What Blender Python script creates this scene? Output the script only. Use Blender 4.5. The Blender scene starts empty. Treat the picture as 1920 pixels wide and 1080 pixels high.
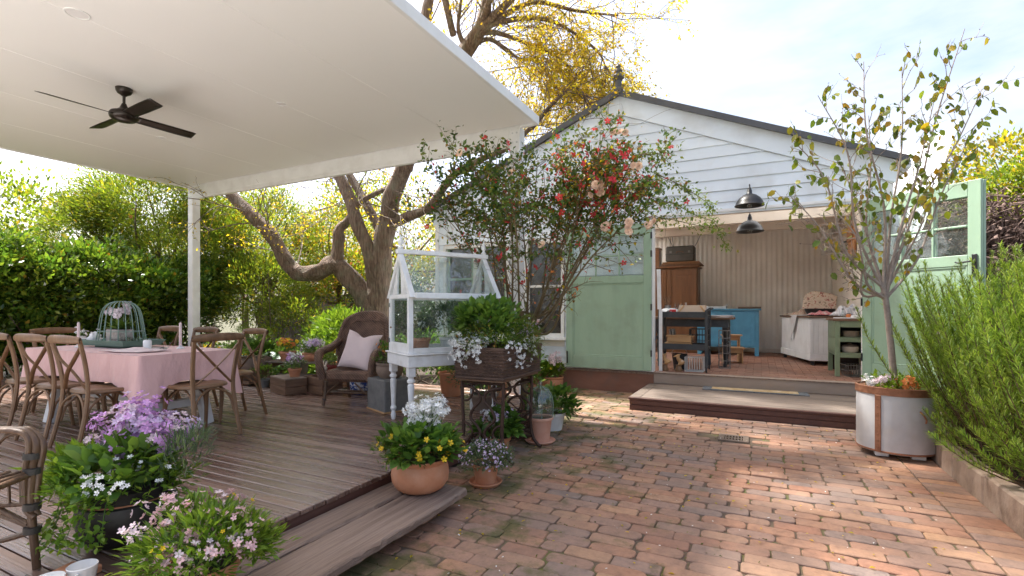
import bpy, bmesh, math, random
import numpy as np
from mathutils import Vector, Matrix

random.seed(7)
SC = bpy.context.scene
COL = SC.collection
R = math.radians
PI = math.pi

# ------------------------------------------------------------------ camera, sky, sun, exposure
cam = bpy.data.objects.new('camera', bpy.data.cameras.new('camera'))
COL.objects.link(cam)
cam.location = (0, 0, 1.3)
cam.rotation_euler = (R(90), 0, R(26.57))
cam.data.sensor_width = 36
cam.data.lens = 17.44
cam.data.shift_y = 0.0213
cam.data.clip_start = 0.05
cam.data.clip_end = 2000
SC.camera = cam

SUN_DIR = Vector((-0.62, 0.10, 1.0)).normalized()      # towards the sun: from the left, a little ahead
sun = bpy.data.objects.new('sun', bpy.data.lights.new('sun', 'SUN'))
COL.objects.link(sun)
sun.data.energy = 2.8
sun.data.angle = R(2.2)
sun.data.color = (1.0, 0.975, 0.93)
sun.rotation_euler = (-SUN_DIR).to_track_quat('-Z', 'Y').to_euler()

world = bpy.data.worlds.new('World')
SC.world = world
world.use_nodes = True
wn, wl = world.node_tree.nodes, world.node_tree.links
wn.clear()
w_out = wn.new('ShaderNodeOutputWorld')
w_bg = wn.new('ShaderNodeBackground')
w_bg.inputs['Strength'].default_value = 0.086
w_sky = wn.new('ShaderNodeTexSky')
w_sky.sky_type = 'NISHITA'
w_sky.sun_disc = False
w_sky.sun_elevation = math.asin(SUN_DIR.z)
w_sky.sun_rotation = math.atan2(SUN_DIR.x, SUN_DIR.y)
w_sky.air_density = 0.85
w_sky.ozone_density = 1.0
w_sky.dust_density = 6.0
w_tc = wn.new('ShaderNodeTexCoord')
w_map = wn.new('ShaderNodeMapping')
w_map.inputs['Scale'].default_value = (1.0, 1.0, 3.2)
w_map.inputs['Rotation'].default_value = (0, 0.25, 0.4)
w_ns = wn.new('ShaderNodeTexNoise')
w_ns.inputs['Scale'].default_value = 2.1
w_ns.inputs['Detail'].default_value = 9
w_ns.inputs['Roughness'].default_value = 0.56
w_rp = wn.new('ShaderNodeValToRGB')
w_rp.color_ramp.elements[0].position = 0.44
w_rp.color_ramp.elements[0].color = (0.0, 0.0, 0.0, 1)
w_rp.color_ramp.elements[1].position = 0.72
w_rp.color_ramp.elements[1].color = (1, 1, 1, 1)
w_mix = wn.new('ShaderNodeMixRGB')
w_mix.inputs['Color2'].default_value = (2.9, 2.95, 3.05, 1)      # thin white cloud, as bright as the sky's own haze
wl.new(w_tc.outputs['Generated'], w_map.inputs['Vector'])
wl.new(w_map.outputs['Vector'], w_ns.inputs['Vector'])
wl.new(w_ns.outputs['Fac'], w_rp.inputs['Fac'])
wl.new(w_rp.outputs['Color'], w_mix.inputs['Fac'])
wl.new(w_sky.outputs['Color'], w_mix.inputs['Color1'])
wl.new(w_mix.outputs['Color'], w_bg.inputs['Color'])
wl.new(w_bg.outputs['Background'], w_out.inputs['Surface'])

SC.view_settings.view_transform = 'Standard'
SC.view_settings.look = 'None'
SC.view_settings.exposure = 2.34
SC.view_settings.gamma = 1.0
SC.view_settings.use_curve_mapping = False
SC.cycles.max_bounces = 10
SC.cycles.diffuse_bounces = 6
SC.cycles.transparent_max_bounces = 16
SC.cycles.sample_clamp_indirect = 6.0
SC.cycles.use_denoising = True

# ------------------------------------------------------------------ materials
def new_mat(name):
    m = bpy.data.materials.new(name)
    m.use_nodes = True
    nt = m.node_tree
    nt.nodes.clear()
    out = nt.nodes.new('ShaderNodeOutputMaterial')
    return m, nt, nt.nodes, nt.links, out

def ramp(nodes, stops):
    r = nodes.new('ShaderNodeValToRGB')
    cr = r.color_ramp
    while len(cr.elements) < len(stops):
        cr.elements.new(0.5)
    for e, (p, c) in zip(cr.elements, stops):
        e.position = p
        e.color = (c[0], c[1], c[2], 1)
    return r

def surf(name, stops, scale=6.0, rough=0.6, bump=0.0, bscale=60.0, stretch=(1, 1, 1), metal=0.0, rand=0.0,
         spec=0.5, detail=6.0, world_pos=False, rvar=0.0, coat=0.0, dirt=None, sheen=0.0, bdist=0.004):
    """noise-mottled surface; rand = value change from piece to piece; dirt = (colour, amount, scale)"""
    m, nt, N, L, out = new_mat(name)
    if not isinstance(stops[0][1], (tuple, list)):
        stops = [(0.3, stops[0:3]), (0.7, stops[0:3])]
    p = N.new('ShaderNodeBsdfPrincipled')
    oi = N.new('ShaderNodeObjectInfo')
    geo = N.new('ShaderNodeNewGeometry')
    tc = N.new('ShaderNodeTexCoord')
    vec = geo.outputs['Position'] if world_pos else tc.outputs['Object']
    mp = N.new('ShaderNodeMapping')
    mp.inputs['Scale'].default_value = stretch
    L.new(vec, mp.inputs['Vector'])
    off = N.new('ShaderNodeVectorMath'); off.operation = 'ADD'
    mul = N.new('ShaderNodeMath'); mul.operation = 'MULTIPLY'; mul.inputs[1].default_value = 37.0 if not world_pos else 0.0
    add = N.new('ShaderNodeMath'); add.operation = 'ADD'
    L.new(oi.outputs['Random'], add.inputs[0]); L.new(geo.outputs['Random Per Island'], add.inputs[1])
    fr = N.new('ShaderNodeMath'); fr.operation = 'FRACT'
    L.new(add.outputs[0], fr.inputs[0])
    L.new(fr.outputs[0], mul.inputs[0])
    L.new(mp.outputs['Vector'], off.inputs[0]); L.new(mul.outputs[0], off.inputs[1])
    ns = N.new('ShaderNodeTexNoise')
    ns.inputs['Scale'].default_value = scale
    ns.inputs['Detail'].default_value = detail
    ns.inputs['Roughness'].default_value = 0.62
    L.new(off.outputs[0], ns.inputs['Vector'])
    rp = ramp(N, stops)
    L.new(ns.outputs['Fac'], rp.inputs['Fac'])
    col = rp.outputs['Color']
    if dirt:
        dn = N.new('ShaderNodeTexNoise'); dn.inputs['Scale'].default_value = dirt[2]; dn.inputs['Detail'].default_value = 8
        L.new(geo.outputs['Position'], dn.inputs['Vector'])
        dr = ramp(N, [(0.48, (0, 0, 0)), (0.72, (dirt[1],) * 3)])
        L.new(dn.outputs['Fac'], dr.inputs['Fac'])
        mx = N.new('ShaderNodeMixRGB')
        L.new(dr.outputs['Color'], mx.inputs['Fac']); L.new(col, mx.inputs['Color1'])
        mx.inputs['Color2'].default_value = (*dirt[0], 1)
        col = mx.outputs['Color']
    if rand:
        hs = N.new('ShaderNodeHueSaturation')
        mr = N.new('ShaderNodeMapRange')
        mr.inputs['To Min'].default_value = 1 - rand; mr.inputs['To Max'].default_value = 1 + rand
        L.new(fr.outputs[0], mr.inputs['Value'])
        L.new(mr.outputs['Result'], hs.inputs['Value']); L.new(col, hs.inputs['Color'])
        col = hs.outputs['Color']
    L.new(col, p.inputs['Base Color'])
    p.inputs['Roughness'].default_value = rough
    p.inputs['Metallic'].default_value = metal
    p.inputs['Specular IOR Level'].default_value = spec
    p.inputs['Coat Weight'].default_value = coat
    p.inputs['Sheen Weight'].default_value = sheen
    if rvar:
        r2 = N.new('ShaderNodeMapRange')
        r2.inputs['From Min'].default_value = 0.3; r2.inputs['From Max'].default_value = 0.7
        r2.inputs['To Min'].default_value = max(0.02, rough - rvar); r2.inputs['To Max'].default_value = min(1, rough + rvar)
        L.new(ns.outputs['Fac'], r2.inputs['Value']); L.new(r2.outputs['Result'], p.inputs['Roughness'])
    if bump:
        bn = N.new('ShaderNodeTexNoise')
        bn.inputs['Scale'].default_value = bscale; bn.inputs['Detail'].default_value = 5
        L.new(off.outputs[0], bn.inputs['Vector'])
        b = N.new('ShaderNodeBump')
        b.inputs['Strength'].default_value = bump; b.inputs['Distance'].default_value = bdist
        L.new(bn.outputs['Fac'], b.inputs['Height']); L.new(b.outputs['Normal'], p.inputs['Normal'])
    L.new(p.outputs['BSDF'], out.inputs['Surface'])
    return m

def leaf_mat(name, stops, trans=0.35, rough=0.42, hue=0.02, val=0.35, tint=(1.25, 1.25, 0.6), spec=0.4):
    """two-sided leaf: every leaf its own tone, light passing through"""
    m, nt, N, L, out = new_mat(name)
    geo = N.new('ShaderNodeNewGeometry')
    rp = ramp(N, stops)
    L.new(geo.outputs['Random Per Island'], rp.inputs['Fac'])
    ns = N.new('ShaderNodeTexNoise'); ns.inputs['Scale'].default_value = 1.7; ns.inputs['Detail'].default_value = 3
    L.new(geo.outputs['Position'], ns.inputs['Vector'])
    hs = N.new('ShaderNodeHueSaturation')
    mr = N.new('ShaderNodeMapRange')
    mr.inputs['From Min'].default_value = 0.3; mr.inputs['From Max'].default_value = 0.7
    mr.inputs['To Min'].default_value = 1 - val; mr.inputs['To Max'].default_value = 1 + val
    L.new(ns.outputs['Fac'], mr.inputs['Value'])
    L.new(mr.outputs['Result'], hs.inputs['Value'])
    mh = N.new('ShaderNodeMapRange')
    mh.inputs['To Min'].default_value = 0.5 - hue; mh.inputs['To Max'].default_value = 0.5 + hue
    L.new(ns.outputs['Fac'], mh.inputs['Value']); L.new(mh.outputs['Result'], hs.inputs['Hue'])
    L.new(rp.outputs['Color'], hs.inputs['Color'])
    p = N.new('ShaderNodeBsdfPrincipled')
    p.inputs['Roughness'].default_value = rough
    p.inputs['Specular IOR Level'].default_value = spec
    L.new(hs.outputs['Color'], p.inputs['Base Color'])
    t = N.new('ShaderNodeBsdfTranslucent')
    mt = N.new('ShaderNodeMixRGB'); mt.blend_type = 'MULTIPLY'; mt.inputs['Fac'].default_value = 1
    L.new(hs.outputs['Color'], mt.inputs['Color1']); mt.inputs['Color2'].default_value = (*tint, 1)
    L.new(mt.outputs['Color'], t.inputs['Color'])
    mx = N.new('ShaderNodeMixShader'); mx.inputs['Fac'].default_value = trans
    L.new(p.outputs['BSDF'], mx.inputs[1]); L.new(t.outputs['BSDF'], mx.inputs[2])
    L.new(mx.outputs['Shader'], out.inputs['Surface'])
    return m

def glass_mat(name, tint=(0.93, 0.96, 0.95), base=0.04, smear=0.03):
    m, nt, N, L, out = new_mat(name)
    tr = N.new('ShaderNodeBsdfTransparent'); tr.inputs['Color'].default_value = (*tint, 1)
    gl = N.new('ShaderNodeBsdfGlossy'); gl.inputs['Roughness'].default_value = 0.02
    df = N.new('ShaderNodeBsdfDiffuse'); df.inputs['Color'].default_value = (0.6, 0.62, 0.6, 1)
    lw = N.new('ShaderNodeFresnel'); lw.inputs['IOR'].default_value = 1.45
    ad = N.new('ShaderNodeMath'); ad.operation = 'ADD'; ad.inputs[1].default_value = base; ad.use_clamp = True
    gb_ = N.new('ShaderNodeNewGeometry'); io = N.new('ShaderNodeMapRange')
    io.inputs['To Min'].default_value = 1.45; io.inputs['To Max'].default_value = 1 / 1.45      # same reflectance from both faces of the sheet
    L.new(gb_.outputs['Backfacing'], io.inputs['Value']); L.new(io.outputs['Result'], lw.inputs['IOR'])
    L.new(lw.outputs['Fac'], ad.inputs[0])
    mx = N.new('ShaderNodeMixShader')
    L.new(ad.outputs[0], mx.inputs['Fac']); L.new(tr.outputs[0], mx.inputs[1]); L.new(gl.outputs[0], mx.inputs[2])
    ns = N.new('ShaderNodeTexNoise'); ns.inputs['Scale'].default_value = 5; ns.inputs['Detail'].default_value = 6
    geo = N.new('ShaderNodeNewGeometry'); L.new(geo.outputs['Position'], ns.inputs['Vector'])
    rp = ramp(N, [(0.4, (smear * .4,) * 3), (0.7, (smear * 2,) * 3)])
    L.new(ns.outputs['Fac'], rp.inputs['Fac'])
    m2 = N.new('ShaderNodeMixShader')
    L.new(rp.outputs['Color'], m2.inputs['Fac']); L.new(mx.outputs[0], m2.inputs[1]); L.new(df.outputs[0], m2.inputs[2])
    L.new(m2.outputs[0], out.inputs['Surface'])
    return m

def brick_mat(name, stops, moss=True):
    m, nt, N, L, out = new_mat(name)
    p = N.new('ShaderNodeBsdfPrincipled')
    oi = N.new('ShaderNodeObjectInfo'); geo = N.new('ShaderNodeNewGeometry')
    add = N.new('ShaderNodeMath'); add.operation = 'ADD'
    L.new(oi.outputs['Random'], add.inputs[0]); L.new(geo.outputs['Random Per Island'], add.inputs[1])
    fr = N.new('ShaderNodeMath'); fr.operation = 'FRACT'; L.new(add.outputs[0], fr.inputs[0])
    rp = ramp(N, stops); L.new(fr.outputs[0], rp.inputs['Fac'])
    ns = N.new('ShaderNodeTexNoise'); ns.inputs['Scale'].default_value = 14; ns.inputs['Detail'].default_value = 9; ns.inputs['Roughness'].default_value = 0.7
    L.new(geo.outputs['Position'], ns.inputs['Vector'])
    sp = ramp(N, [(0.28, (0.52, 0.52, 0.54)), (0.5, (1, 1, 1)), (0.72, (1.35, 1.3, 1.25))])
    L.new(ns.outputs['Fac'], sp.inputs['Fac'])
    mu = N.new('ShaderNodeMixRGB'); mu.blend_type = 'MULTIPLY'; mu.inputs['Fac'].default_value = 0.75
    L.new(rp.outputs['Color'], mu.inputs['Color1']); L.new(sp.outputs['Color'], mu.inputs['Color2'])
    col = mu.outputs['Color']
    # grey weathering film in broad patches
    n3 = N.new('ShaderNodeTexNoise'); n3.inputs['Scale'].default_value = 1.3; n3.inputs['Detail'].default_value = 6
    L.new(geo.outputs['Position'], n3.inputs['Vector'])
    r3 = ramp(N, [(0.42, (0, 0, 0)), (0.66, (0.6, 0.6, 0.6))]); L.new(n3.outputs['Fac'], r3.inputs['Fac'])
    g3 = N.new('ShaderNodeMixRGB'); L.new(r3.outputs['Color'], g3.inputs['Fac']); L.new(col, g3.inputs['Color1'])
    g3.inputs['Color2'].default_value = (0.22, 0.155, 0.12, 1)
    col = g3.outputs['Color']
    if moss:                                                   # moss thickens towards the damp deck side
        sx = N.new('ShaderNodeSeparateXYZ'); L.new(geo.outputs['Position'], sx.inputs[0])
        mr = N.new('ShaderNodeMapRange'); mr.inputs['From Min'].default_value = 0.5; mr.inputs['From Max'].default_value = -1.9
        mr.inputs['To Min'].default_value = -0.06; mr.inputs['To Max'].default_value = 0.19
        L.new(sx.outputs['X'], mr.inputs['Value'])
        n2 = N.new('ShaderNodeTexNoise'); n2.inputs['Scale'].default_value = 3.2; n2.inputs['Detail'].default_value = 10; n2.inputs['Roughness'].default_value = 0.68
        L.new(geo.outputs['Position'], n2.inputs['Vector'])
        a2 = N.new('ShaderNodeMath'); a2.operation = 'ADD'; L.new(n2.outputs['Fac'], a2.inputs[0]); L.new(mr.outputs['Result'], a2.inputs[1])
        r2 = ramp(N, [(0.62, (0, 0, 0)), (0.76, (0.85, 0.85, 0.85))]); L.new(a2.outputs[0], r2.inputs['Fac'])
        m2 = N.new('ShaderNodeMixRGB'); L.new(r2.outputs['Color'], m2.inputs['Fac']); L.new(col, m2.inputs['Color1'])
        m2.inputs['Color2'].default_value = (0.085, 0.085, 0.026, 1)
        col = m2.outputs['Color']
    L.new(col, p.inputs['Base Color'])
    p.inputs['Roughness'].default_value = 0.78
    p.inputs['Specular IOR Level'].default_value = 0.35
    nb = N.new('ShaderNodeTexNoise'); nb.inputs['Scale'].default_value = 55; nb.inputs['Detail'].default_value = 8
    L.new(geo.outputs['Position'], nb.inputs['Vector'])
    b = N.new('ShaderNodeBump'); b.inputs['Strength'].default_value = 0.55; b.inputs['Distance'].default_value = 0.006
    L.new(nb.outputs['Fac'], b.inputs['Height']); L.new(b.outputs['Normal'], p.inputs['Normal'])
    L.new(p.outputs['BSDF'], out.inputs['Surface'])
    return m

def weave_mat(name, c1, c2, sx=70, sz=45, strength=0.9):
    """woven cane: crossing bands give relief and tone"""
    m, nt, N, L, out = new_mat(name)
    p = N.new('ShaderNodeBsdfPrincipled'); tc = N.new('ShaderNodeTexCoord')
    w1 = N.new('ShaderNodeTexWave'); w1.bands_direction = 'Z'; w1.inputs['Scale'].default_value = sz; w1.inputs['Distortion'].default_value = 0.6
    w2 = N.new('ShaderNodeTexWave'); w2.bands_direction = 'DIAGONAL'; w2.inputs['Scale'].default_value = sx; w2.inputs['Distortion'].default_value = 0.6
    L.new(tc.outputs['Object'], w1.inputs['Vector']); L.new(tc.outputs['Object'], w2.inputs['Vector'])
    mu = N.new('ShaderNodeMath'); mu.operation = 'MULTIPLY'; L.new(w1.outputs['Fac'], mu.inputs[0]); L.new(w2.outputs['Fac'], mu.inputs[1])
    ns = N.new('ShaderNodeTexNoise'); ns.inputs['Scale'].default_value = 12; ns.inputs['Detail'].default_value = 5
    L.new(tc.outputs['Object'], ns.inputs['Vector'])
    ad = N.new('ShaderNodeMath'); ad.operation = 'ADD'; L.new(mu.outputs[0], ad.inputs[0]); L.new(ns.outputs['Fac'], ad.inputs[1])
    rp = ramp(N, [(0.35, c1), (1.0, c2)]); L.new(ad.outputs[0], rp.inputs['Fac'])
    L.new(rp.outputs['Color'], p.inputs['Base Color']); p.inputs['Roughness'].default_value = 0.55
    b = N.new('ShaderNodeBump'); b.inputs['Strength'].default_value = strength; b.inputs['Distance'].default_value = 0.006
    L.new(mu.outputs[0], b.inputs['Height']); L.new(b.outputs['Normal'], p.inputs['Normal'])
    L.new(p.outputs['BSDF'], out.inputs['Surface'])
    return m

def flat_leaf(name, c, trans=0.3, rough=0.5):
    c2 = tuple(min(1, x * 1.25 + .03) for x in c); c1 = tuple(x * 0.8 for x in c)
    return leaf_mat(name, [(0.0, c1), (0.5, c), (1.0, c2)], trans=trans, rough=rough, hue=0.01, val=0.12, tint=(1, 1, 1), spec=0.2)

WHITE = surf('white_paint', [(0.3, (0.78, 0.78, 0.765)), (0.7, (0.86, 0.86, 0.85))], 3, 0.45, bump=0.12, bscale=25, dirt=((0.50, 0.47, 0.42), 0.28, 4.0))
OLDWHITE = surf('worn_white_paint', [(0.3, (0.74, 0.74, 0.72)), (0.7, (0.86, 0.86, 0.85))], 5, 0.5, bump=0.25, bscale=30, dirt=((0.42, 0.37, 0.30), 0.35, 7.0))
CEIL = surf('ceiling_white', [(0.3, (0.86, 0.845, 0.825)), (0.7, (0.88, 0.865, 0.845))], 0.7, 0.42, bump=0.03, bscale=8)
SIDING = surf('siding_paint', [(0.3, (0.76, 0.82, 0.88)), (0.7, (0.81, 0.87, 0.92))], 2.0, 0.5, bump=0.2, bscale=14, stretch=(0.15, 1, 3), rand=0.05, dirt=((0.52, 0.51, 0.49), 0.42, 2.6))
CREAM = surf('cream_panel', [(0.3, (0.74, 0.66, 0.56)), (0.7, (0.80, 0.72, 0.62))], 2.5, 0.5, dirt=((0.40, 0.30, 0.22), 0.35, 1.3))
SAGE = surf('sage_green_paint', [(0.3, (0.275, 0.40, 0.285)), (0.7, (0.32, 0.45, 0.325))], 3, 0.45, bump=0.25, bscale=22, stretch=(3, 3, .4), dirt=((0.20, 0.235, 0.165), 0.45, 3.5))
SAGEDARK = surf('olive_green_paint', [(0.3, (0.19, 0.25, 0.15)), (0.7, (0.235, 0.30, 0.185))], 4, 0.5, bump=0.15, bscale=25)
DECKW = surf('stained_deck_timber', [(0.25, (0.105, 0.058, 0.042)), (0.5, (0.158, 0.092, 0.067)), (0.75, (0.24, 0.152, 0.116))], 5, 0.27, bump=0.4, bscale=30, stretch=(0.12, 3, 3), rand=0.28, rvar=0.13, spec=0.6, dirt=((0.16, 0.115, 0.092), 0.4, 1.6))
DECKF = surf('deck_fascia_timber', [(0.3, (0.075, 0.030, 0.022)), (0.7, (0.115, 0.05, 0.036))], 5, 0.5, bump=0.25, bscale=30, stretch=(3, 0.2, 3))
OLDWOOD = surf('weathered_plank', [(0.2, (0.075, 0.048, 0.036)), (0.42, (0.20, 0.135, 0.10)), (0.6, (0.30, 0.215, 0.165)), (0.8, (0.13, 0.085, 0.064))], 7, 0.75, bump=0.9, bscale=45, stretch=(5, 0.16, 5), bdist=0.008)
STEPW = surf('weathered_step_top', [(0.25, (0.14, 0.105, 0.082)), (0.5, (0.205, 0.158, 0.126)), (0.75, (0.28, 0.222, 0.18))], 5, 0.7, bump=0.4, bscale=30, stretch=(0.15, 3, 3), rand=0.08)
CHAIRW = surf('bentwood', [(0.25, (0.135, 0.068, 0.030)), (0.5, (0.20, 0.105, 0.048)), (0.75, (0.27, 0.15, 0.075))], 9, 0.42, bump=0.15, bscale=40, stretch=(2, 2, 0.4), rand=0.12)
BROWNW = surf('wardrobe_timber', [(0.25, (0.115, 0.045, 0.016)), (0.6, (0.18, 0.075, 0.026)), (0.8, (0.22, 0.10, 0.04))], 6, 0.4, bump=0.1, bscale=30, stretch=(3, 3, 0.3))
PINE = surf('pale_timber', [(0.25, (0.42, 0.22, 0.09)), (0.7, (0.56, 0.33, 0.15))], 8, 0.5, bump=0.1, stretch=(0.4, 3, 3), rand=0.1)
RUSTW = surf('crate_timber', [(0.25, (0.10, 0.055, 0.032)), (0.5, (0.17, 0.095, 0.055)), (0.75, (0.24, 0.15, 0.095))], 8, 0.7, bump=0.5, bscale=40, stretch=(0.4, 0.4, 4), rand=0.15)
BARK = surf('furrowed_bark', [(0.25, (0.055, 0.034, 0.022)), (0.47, (0.15, 0.098, 0.066)), (0.62, (0.24, 0.168, 0.118)), (0.8, (0.33, 0.25, 0.19))], 13, 0.85, bump=1.0, bscale=22, stretch=(2.4, 2.4, 0.30), bdist=0.06, dirt=((0.20, 0.21, 0.14), 0.5, 5))
TWIG = surf('twig_bark', [(0.3, (0.10, 0.07, 0.05)), (0.7, (0.18, 0.13, 0.095))], 20, 0.8)
PALEBARK = surf('pale_bark', [(0.3, (0.19, 0.145, 0.12)), (0.7, (0.33, 0.27, 0.23))], 18, 0.75, bump=0.3, bscale=60)
ROSESTEM = surf('rose_stem', [(0.3, (0.10, 0.065, 0.028)), (0.7, (0.17, 0.12, 0.05))], 14, 0.7)
TERRA = surf('terracotta', [(0.25, (0.42, 0.165, 0.075)), (0.5, (0.50, 0.21, 0.105)), (0.75, (0.56, 0.27, 0.155))], 7, 0.75, bump=0.2, bscale=60, dirt=((0.52, 0.36, 0.26), 0.25, 9))
TERRAPINK = surf('salmon_terracotta', [(0.3, (0.55, 0.27, 0.18)), (0.7, (0.64, 0.37, 0.27))], 7, 0.75, bump=0.2, bscale=60)
IRON = surf('black_cast_iron', [(0.3, (0.006, 0.006, 0.006)), (0.7, (0.014, 0.013, 0.012))], 9, 0.5, bump=0.3, bscale=50, dirt=((0.04, 0.032, 0.026), 0.25, 12))
RUSTIRON = surf('rusty_iron', [(0.3, (0.035, 0.018, 0.012)), (0.7, (0.085, 0.042, 0.026))], 18, 0.65, metal=0.3, bump=0.3, bscale=80)
BLACK = surf('black_metal', [(0.3, (0.013, 0.013, 0.014)), (0.7, (0.02, 0.02, 0.021))], 8, 0.38)
BRONZE = surf('fan_bronze', [(0.3, (0.020, 0.014, 0.011)), (0.7, (0.032, 0.023, 0.018))], 5, 0.32, metal=0.4)
DARKGREY = surf('charcoal_paint', [(0.3, (0.026, 0.029, 0.033)), (0.7, (0.045, 0.049, 0.054))], 6, 0.55, dirt=((0.12, 0.12, 0.12), 0.3, 9))
SLATE = surf('roof_capping', [(0.3, (0.060, 0.060, 0.066)), (0.7, (0.095, 0.095, 0.10))], 5, 0.45)
ZINC = surf('zinc_grey', [(0.25, (0.40, 0.40, 0.41)), (0.5, (0.48, 0.48, 0.49)), (0.75, (0.55, 0.54, 0.53))], 4, 0.5, bump=0.1, bscale=30, dirt=((0.36, 0.30, 0.25), 0.35, 5))
COPPER = surf('aged_copper', [(0.3, (0.20, 0.085, 0.045)), (0.7, (0.36, 0.17, 0.10))], 16, 0.5, metal=0.5, bump=0.25, bscale=60)
GALV = surf('galvanised_sheet', [(0.3, (0.55, 0.56, 0.57)), (0.7, (0.70, 0.71, 0.72))], 3, 0.42, metal=0.2)
WIRE = surf('wire_metal', [(0.3, (0.16, 0.155, 0.15)), (0.7, (0.27, 0.26, 0.25))], 30, 0.4, metal=0.7)
GREENWIRE = surf('green_wire', [(0.3, (0.14, 0.22, 0.17)), (0.7, (0.22, 0.32, 0.26))], 30, 0.5)
TEALTRAY = surf('teal_tray_paint', [(0.3, (0.095, 0.20, 0.155)), (0.7, (0.14, 0.26, 0.21))], 8, 0.45)
WICKER = weave_mat('woven_brown_cane', (0.05, 0.024, 0.015), (0.26, 0.145, 0.09), 19, 24, 1.0)
BASKET = weave_mat('woven_dark_wicker', (0.028, 0.015, 0.010), (0.17, 0.095, 0.062), 40, 34)
CANE = surf('cane_pole', [(0.25, (0.05, 0.026, 0.015)), (0.5, (0.105, 0.057, 0.031)), (0.75, (0.18, 0.11, 0.063))], 12, 0.38, bump=0.3, bscale=40, stretch=(3, 3, 0.6), rand=0.12)
BIND = surf('dark_cane_binding', [(0.3, (0.03, 0.028, 0.024)), (0.7, (0.06, 0.052, 0.045))], 30, 0.6, bump=0.5, bscale=90)
PINK = surf('pink_linen', [(0.3, (0.69, 0.41, 0.38)), (0.7, (0.75, 0.475, 0.44))], 5, 0.85, bump=0.9, bscale=9, sheen=0.2, bdist=0.03, stretch=(1, 1, .5))
PALEPINK = surf('pale_pink_linen', [(0.3, (0.66, 0.51, 0.48)), (0.7, (0.72, 0.58, 0.55))], 6, 0.9, bump=0.4, bscale=14, sheen=0.2, bdist=0.01)
LINEN = surf('white_linen', [(0.3, (0.66, 0.64, 0.63)), (0.7, (0.76, 0.74, 0.73))], 7, 0.9, bump=0.4, bscale=18, bdist=0.008)
BLUE = surf('blue_cabinet_paint', [(0.3, (0.085, 0.30, 0.48)), (0.7, (0.11, 0.36, 0.55))], 5, 0.45, dirt=((0.06, 0.20, 0.32), 0.3, 6))
STONE = surf('grey_stone', [(0.25, (0.11, 0.108, 0.10)), (0.5, (0.17, 0.165, 0.155)), (0.75, (0.22, 0.21, 0.19))], 9, 0.85, bump=0.5, bscale=50)
BOWLSTONE = surf('brown_stone', [(0.25, (0.15, 0.10, 0.07)), (0.7, (0.26, 0.185, 0.135))], 8, 0.85, bump=0.5, bscale=40)
KERB = surf('kerb_sandstone', [(0.25, (0.22, 0.15, 0.11)), (0.5, (0.31, 0.225, 0.17)), (0.75, (0.38, 0.295, 0.23))], 5, 0.85, bump=0.6, bscale=30, rand=0.1, dirt=((0.13, 0.085, 0.06), 0.5, 6), bdist=0.01)
CONC = surf('threshold_concrete', [(0.25, (0.27, 0.20, 0.155)), (0.7, (0.37, 0.29, 0.235))], 4, 0.8, bump=0.3, bscale=40, stretch=(0.4, 1, 1.5))
PLINTH = surf('painted_plinth', [(0.25, (0.20, 0.085, 0.052)), (0.7, (0.29, 0.135, 0.088))], 4, 0.7, bump=0.3, bscale=30, stretch=(0.4, 1, 1), dirt=((0.16, 0.11, 0.085), 0.5, 5))
SOIL = surf('soil', [(0.3, (0.028, 0.018, 0.012)), (0.7, (0.065, 0.045, 0.03))], 25, 0.95, bump=0.8, bscale=50, bdist=0.02)
EARTH = surf('garden_earth', [(0.3, (0.050, 0.042, 0.024)), (0.6, (0.075, 0.075, 0.032)), (0.8, (0.10, 0.08, 0.05))], 3, 0.95, bump=0.6, bscale=20, bdist=0.03, world_pos=True)
JOINT = surf('mossy_joint_sand', [(0.30, (0.07, 0.05, 0.036)), (0.47, (0.125, 0.088, 0.058)), (0.60, (0.11, 0.11, 0.03)), (0.78, (0.15, 0.15, 0.035))], 1.6, 0.95, bump=0.8, bscale=70, detail=10, world_pos=True, bdist=0.006)
BRICK = brick_mat('old_red_brick', [(0.0, (0.345, 0.19, 0.12)), (0.16, (0.30, 0.15, 0.097)), (0.32, (0.385, 0.215, 0.13)), (0.48, (0.25, 0.16, 0.12)), (0.62, (0.355, 0.20, 0.13)), (0.76, (0.225, 0.17, 0.145)), (0.9, (0.32, 0.19, 0.135)), (1.0, (0.41, 0.24, 0.14))])
FLOORBR = brick_mat('shed_floor_brick', [(0.0, (0.26, 0.125, 0.08)), (0.5, (0.34, 0.165, 0.11)), (1.0, (0.38, 0.20, 0.135))], moss=False)
FENCEW = surf('grey_fence_timber', [(0.25, (0.085, 0.072, 0.058)), (0.7, (0.17, 0.15, 0.125))], 6, 0.85, bump=0.4, bscale=30, stretch=(3, 3, 0.25), rand=0.2)
DRYVINE = surf('dead_vine', [(0.25, (0.085, 0.052, 0.040)), (0.5, (0.16, 0.105, 0.085)), (0.75, (0.25, 0.185, 0.155))], 12, 0.9, rand=0.35)
DARKBACK = surf('dark_wall', [(0.3, (0.045, 0.032, 0.026)), (0.7, (0.075, 0.055, 0.046))], 4, 0.9)
GREYMAT = surf('door_mat_border', [(0.3, (0.07, 0.08, 0.095)), (0.7, (0.22, 0.235, 0.25))], 30, 0.95, bump=0.5, bscale=120)
TANMAT = surf('door_mat_coir', [(0.3, (0.40, 0.24, 0.10)), (0.5, (0.52, 0.38, 0.21)), (0.7, (0.62, 0.52, 0.36))], 9, 0.95, bump=0.6, bscale=120)
CERAMIC = surf('white_ceramic', [(0.3, (0.74, 0.73, 0.71)), (0.7, (0.80, 0.79, 0.77))], 3, 0.18, coat=0.3)
CREAMCER = surf('cream_ceramic', [(0.3, (0.55, 0.45, 0.36)), (0.7, (0.68, 0.58, 0.48))], 5, 0.3)
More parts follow.
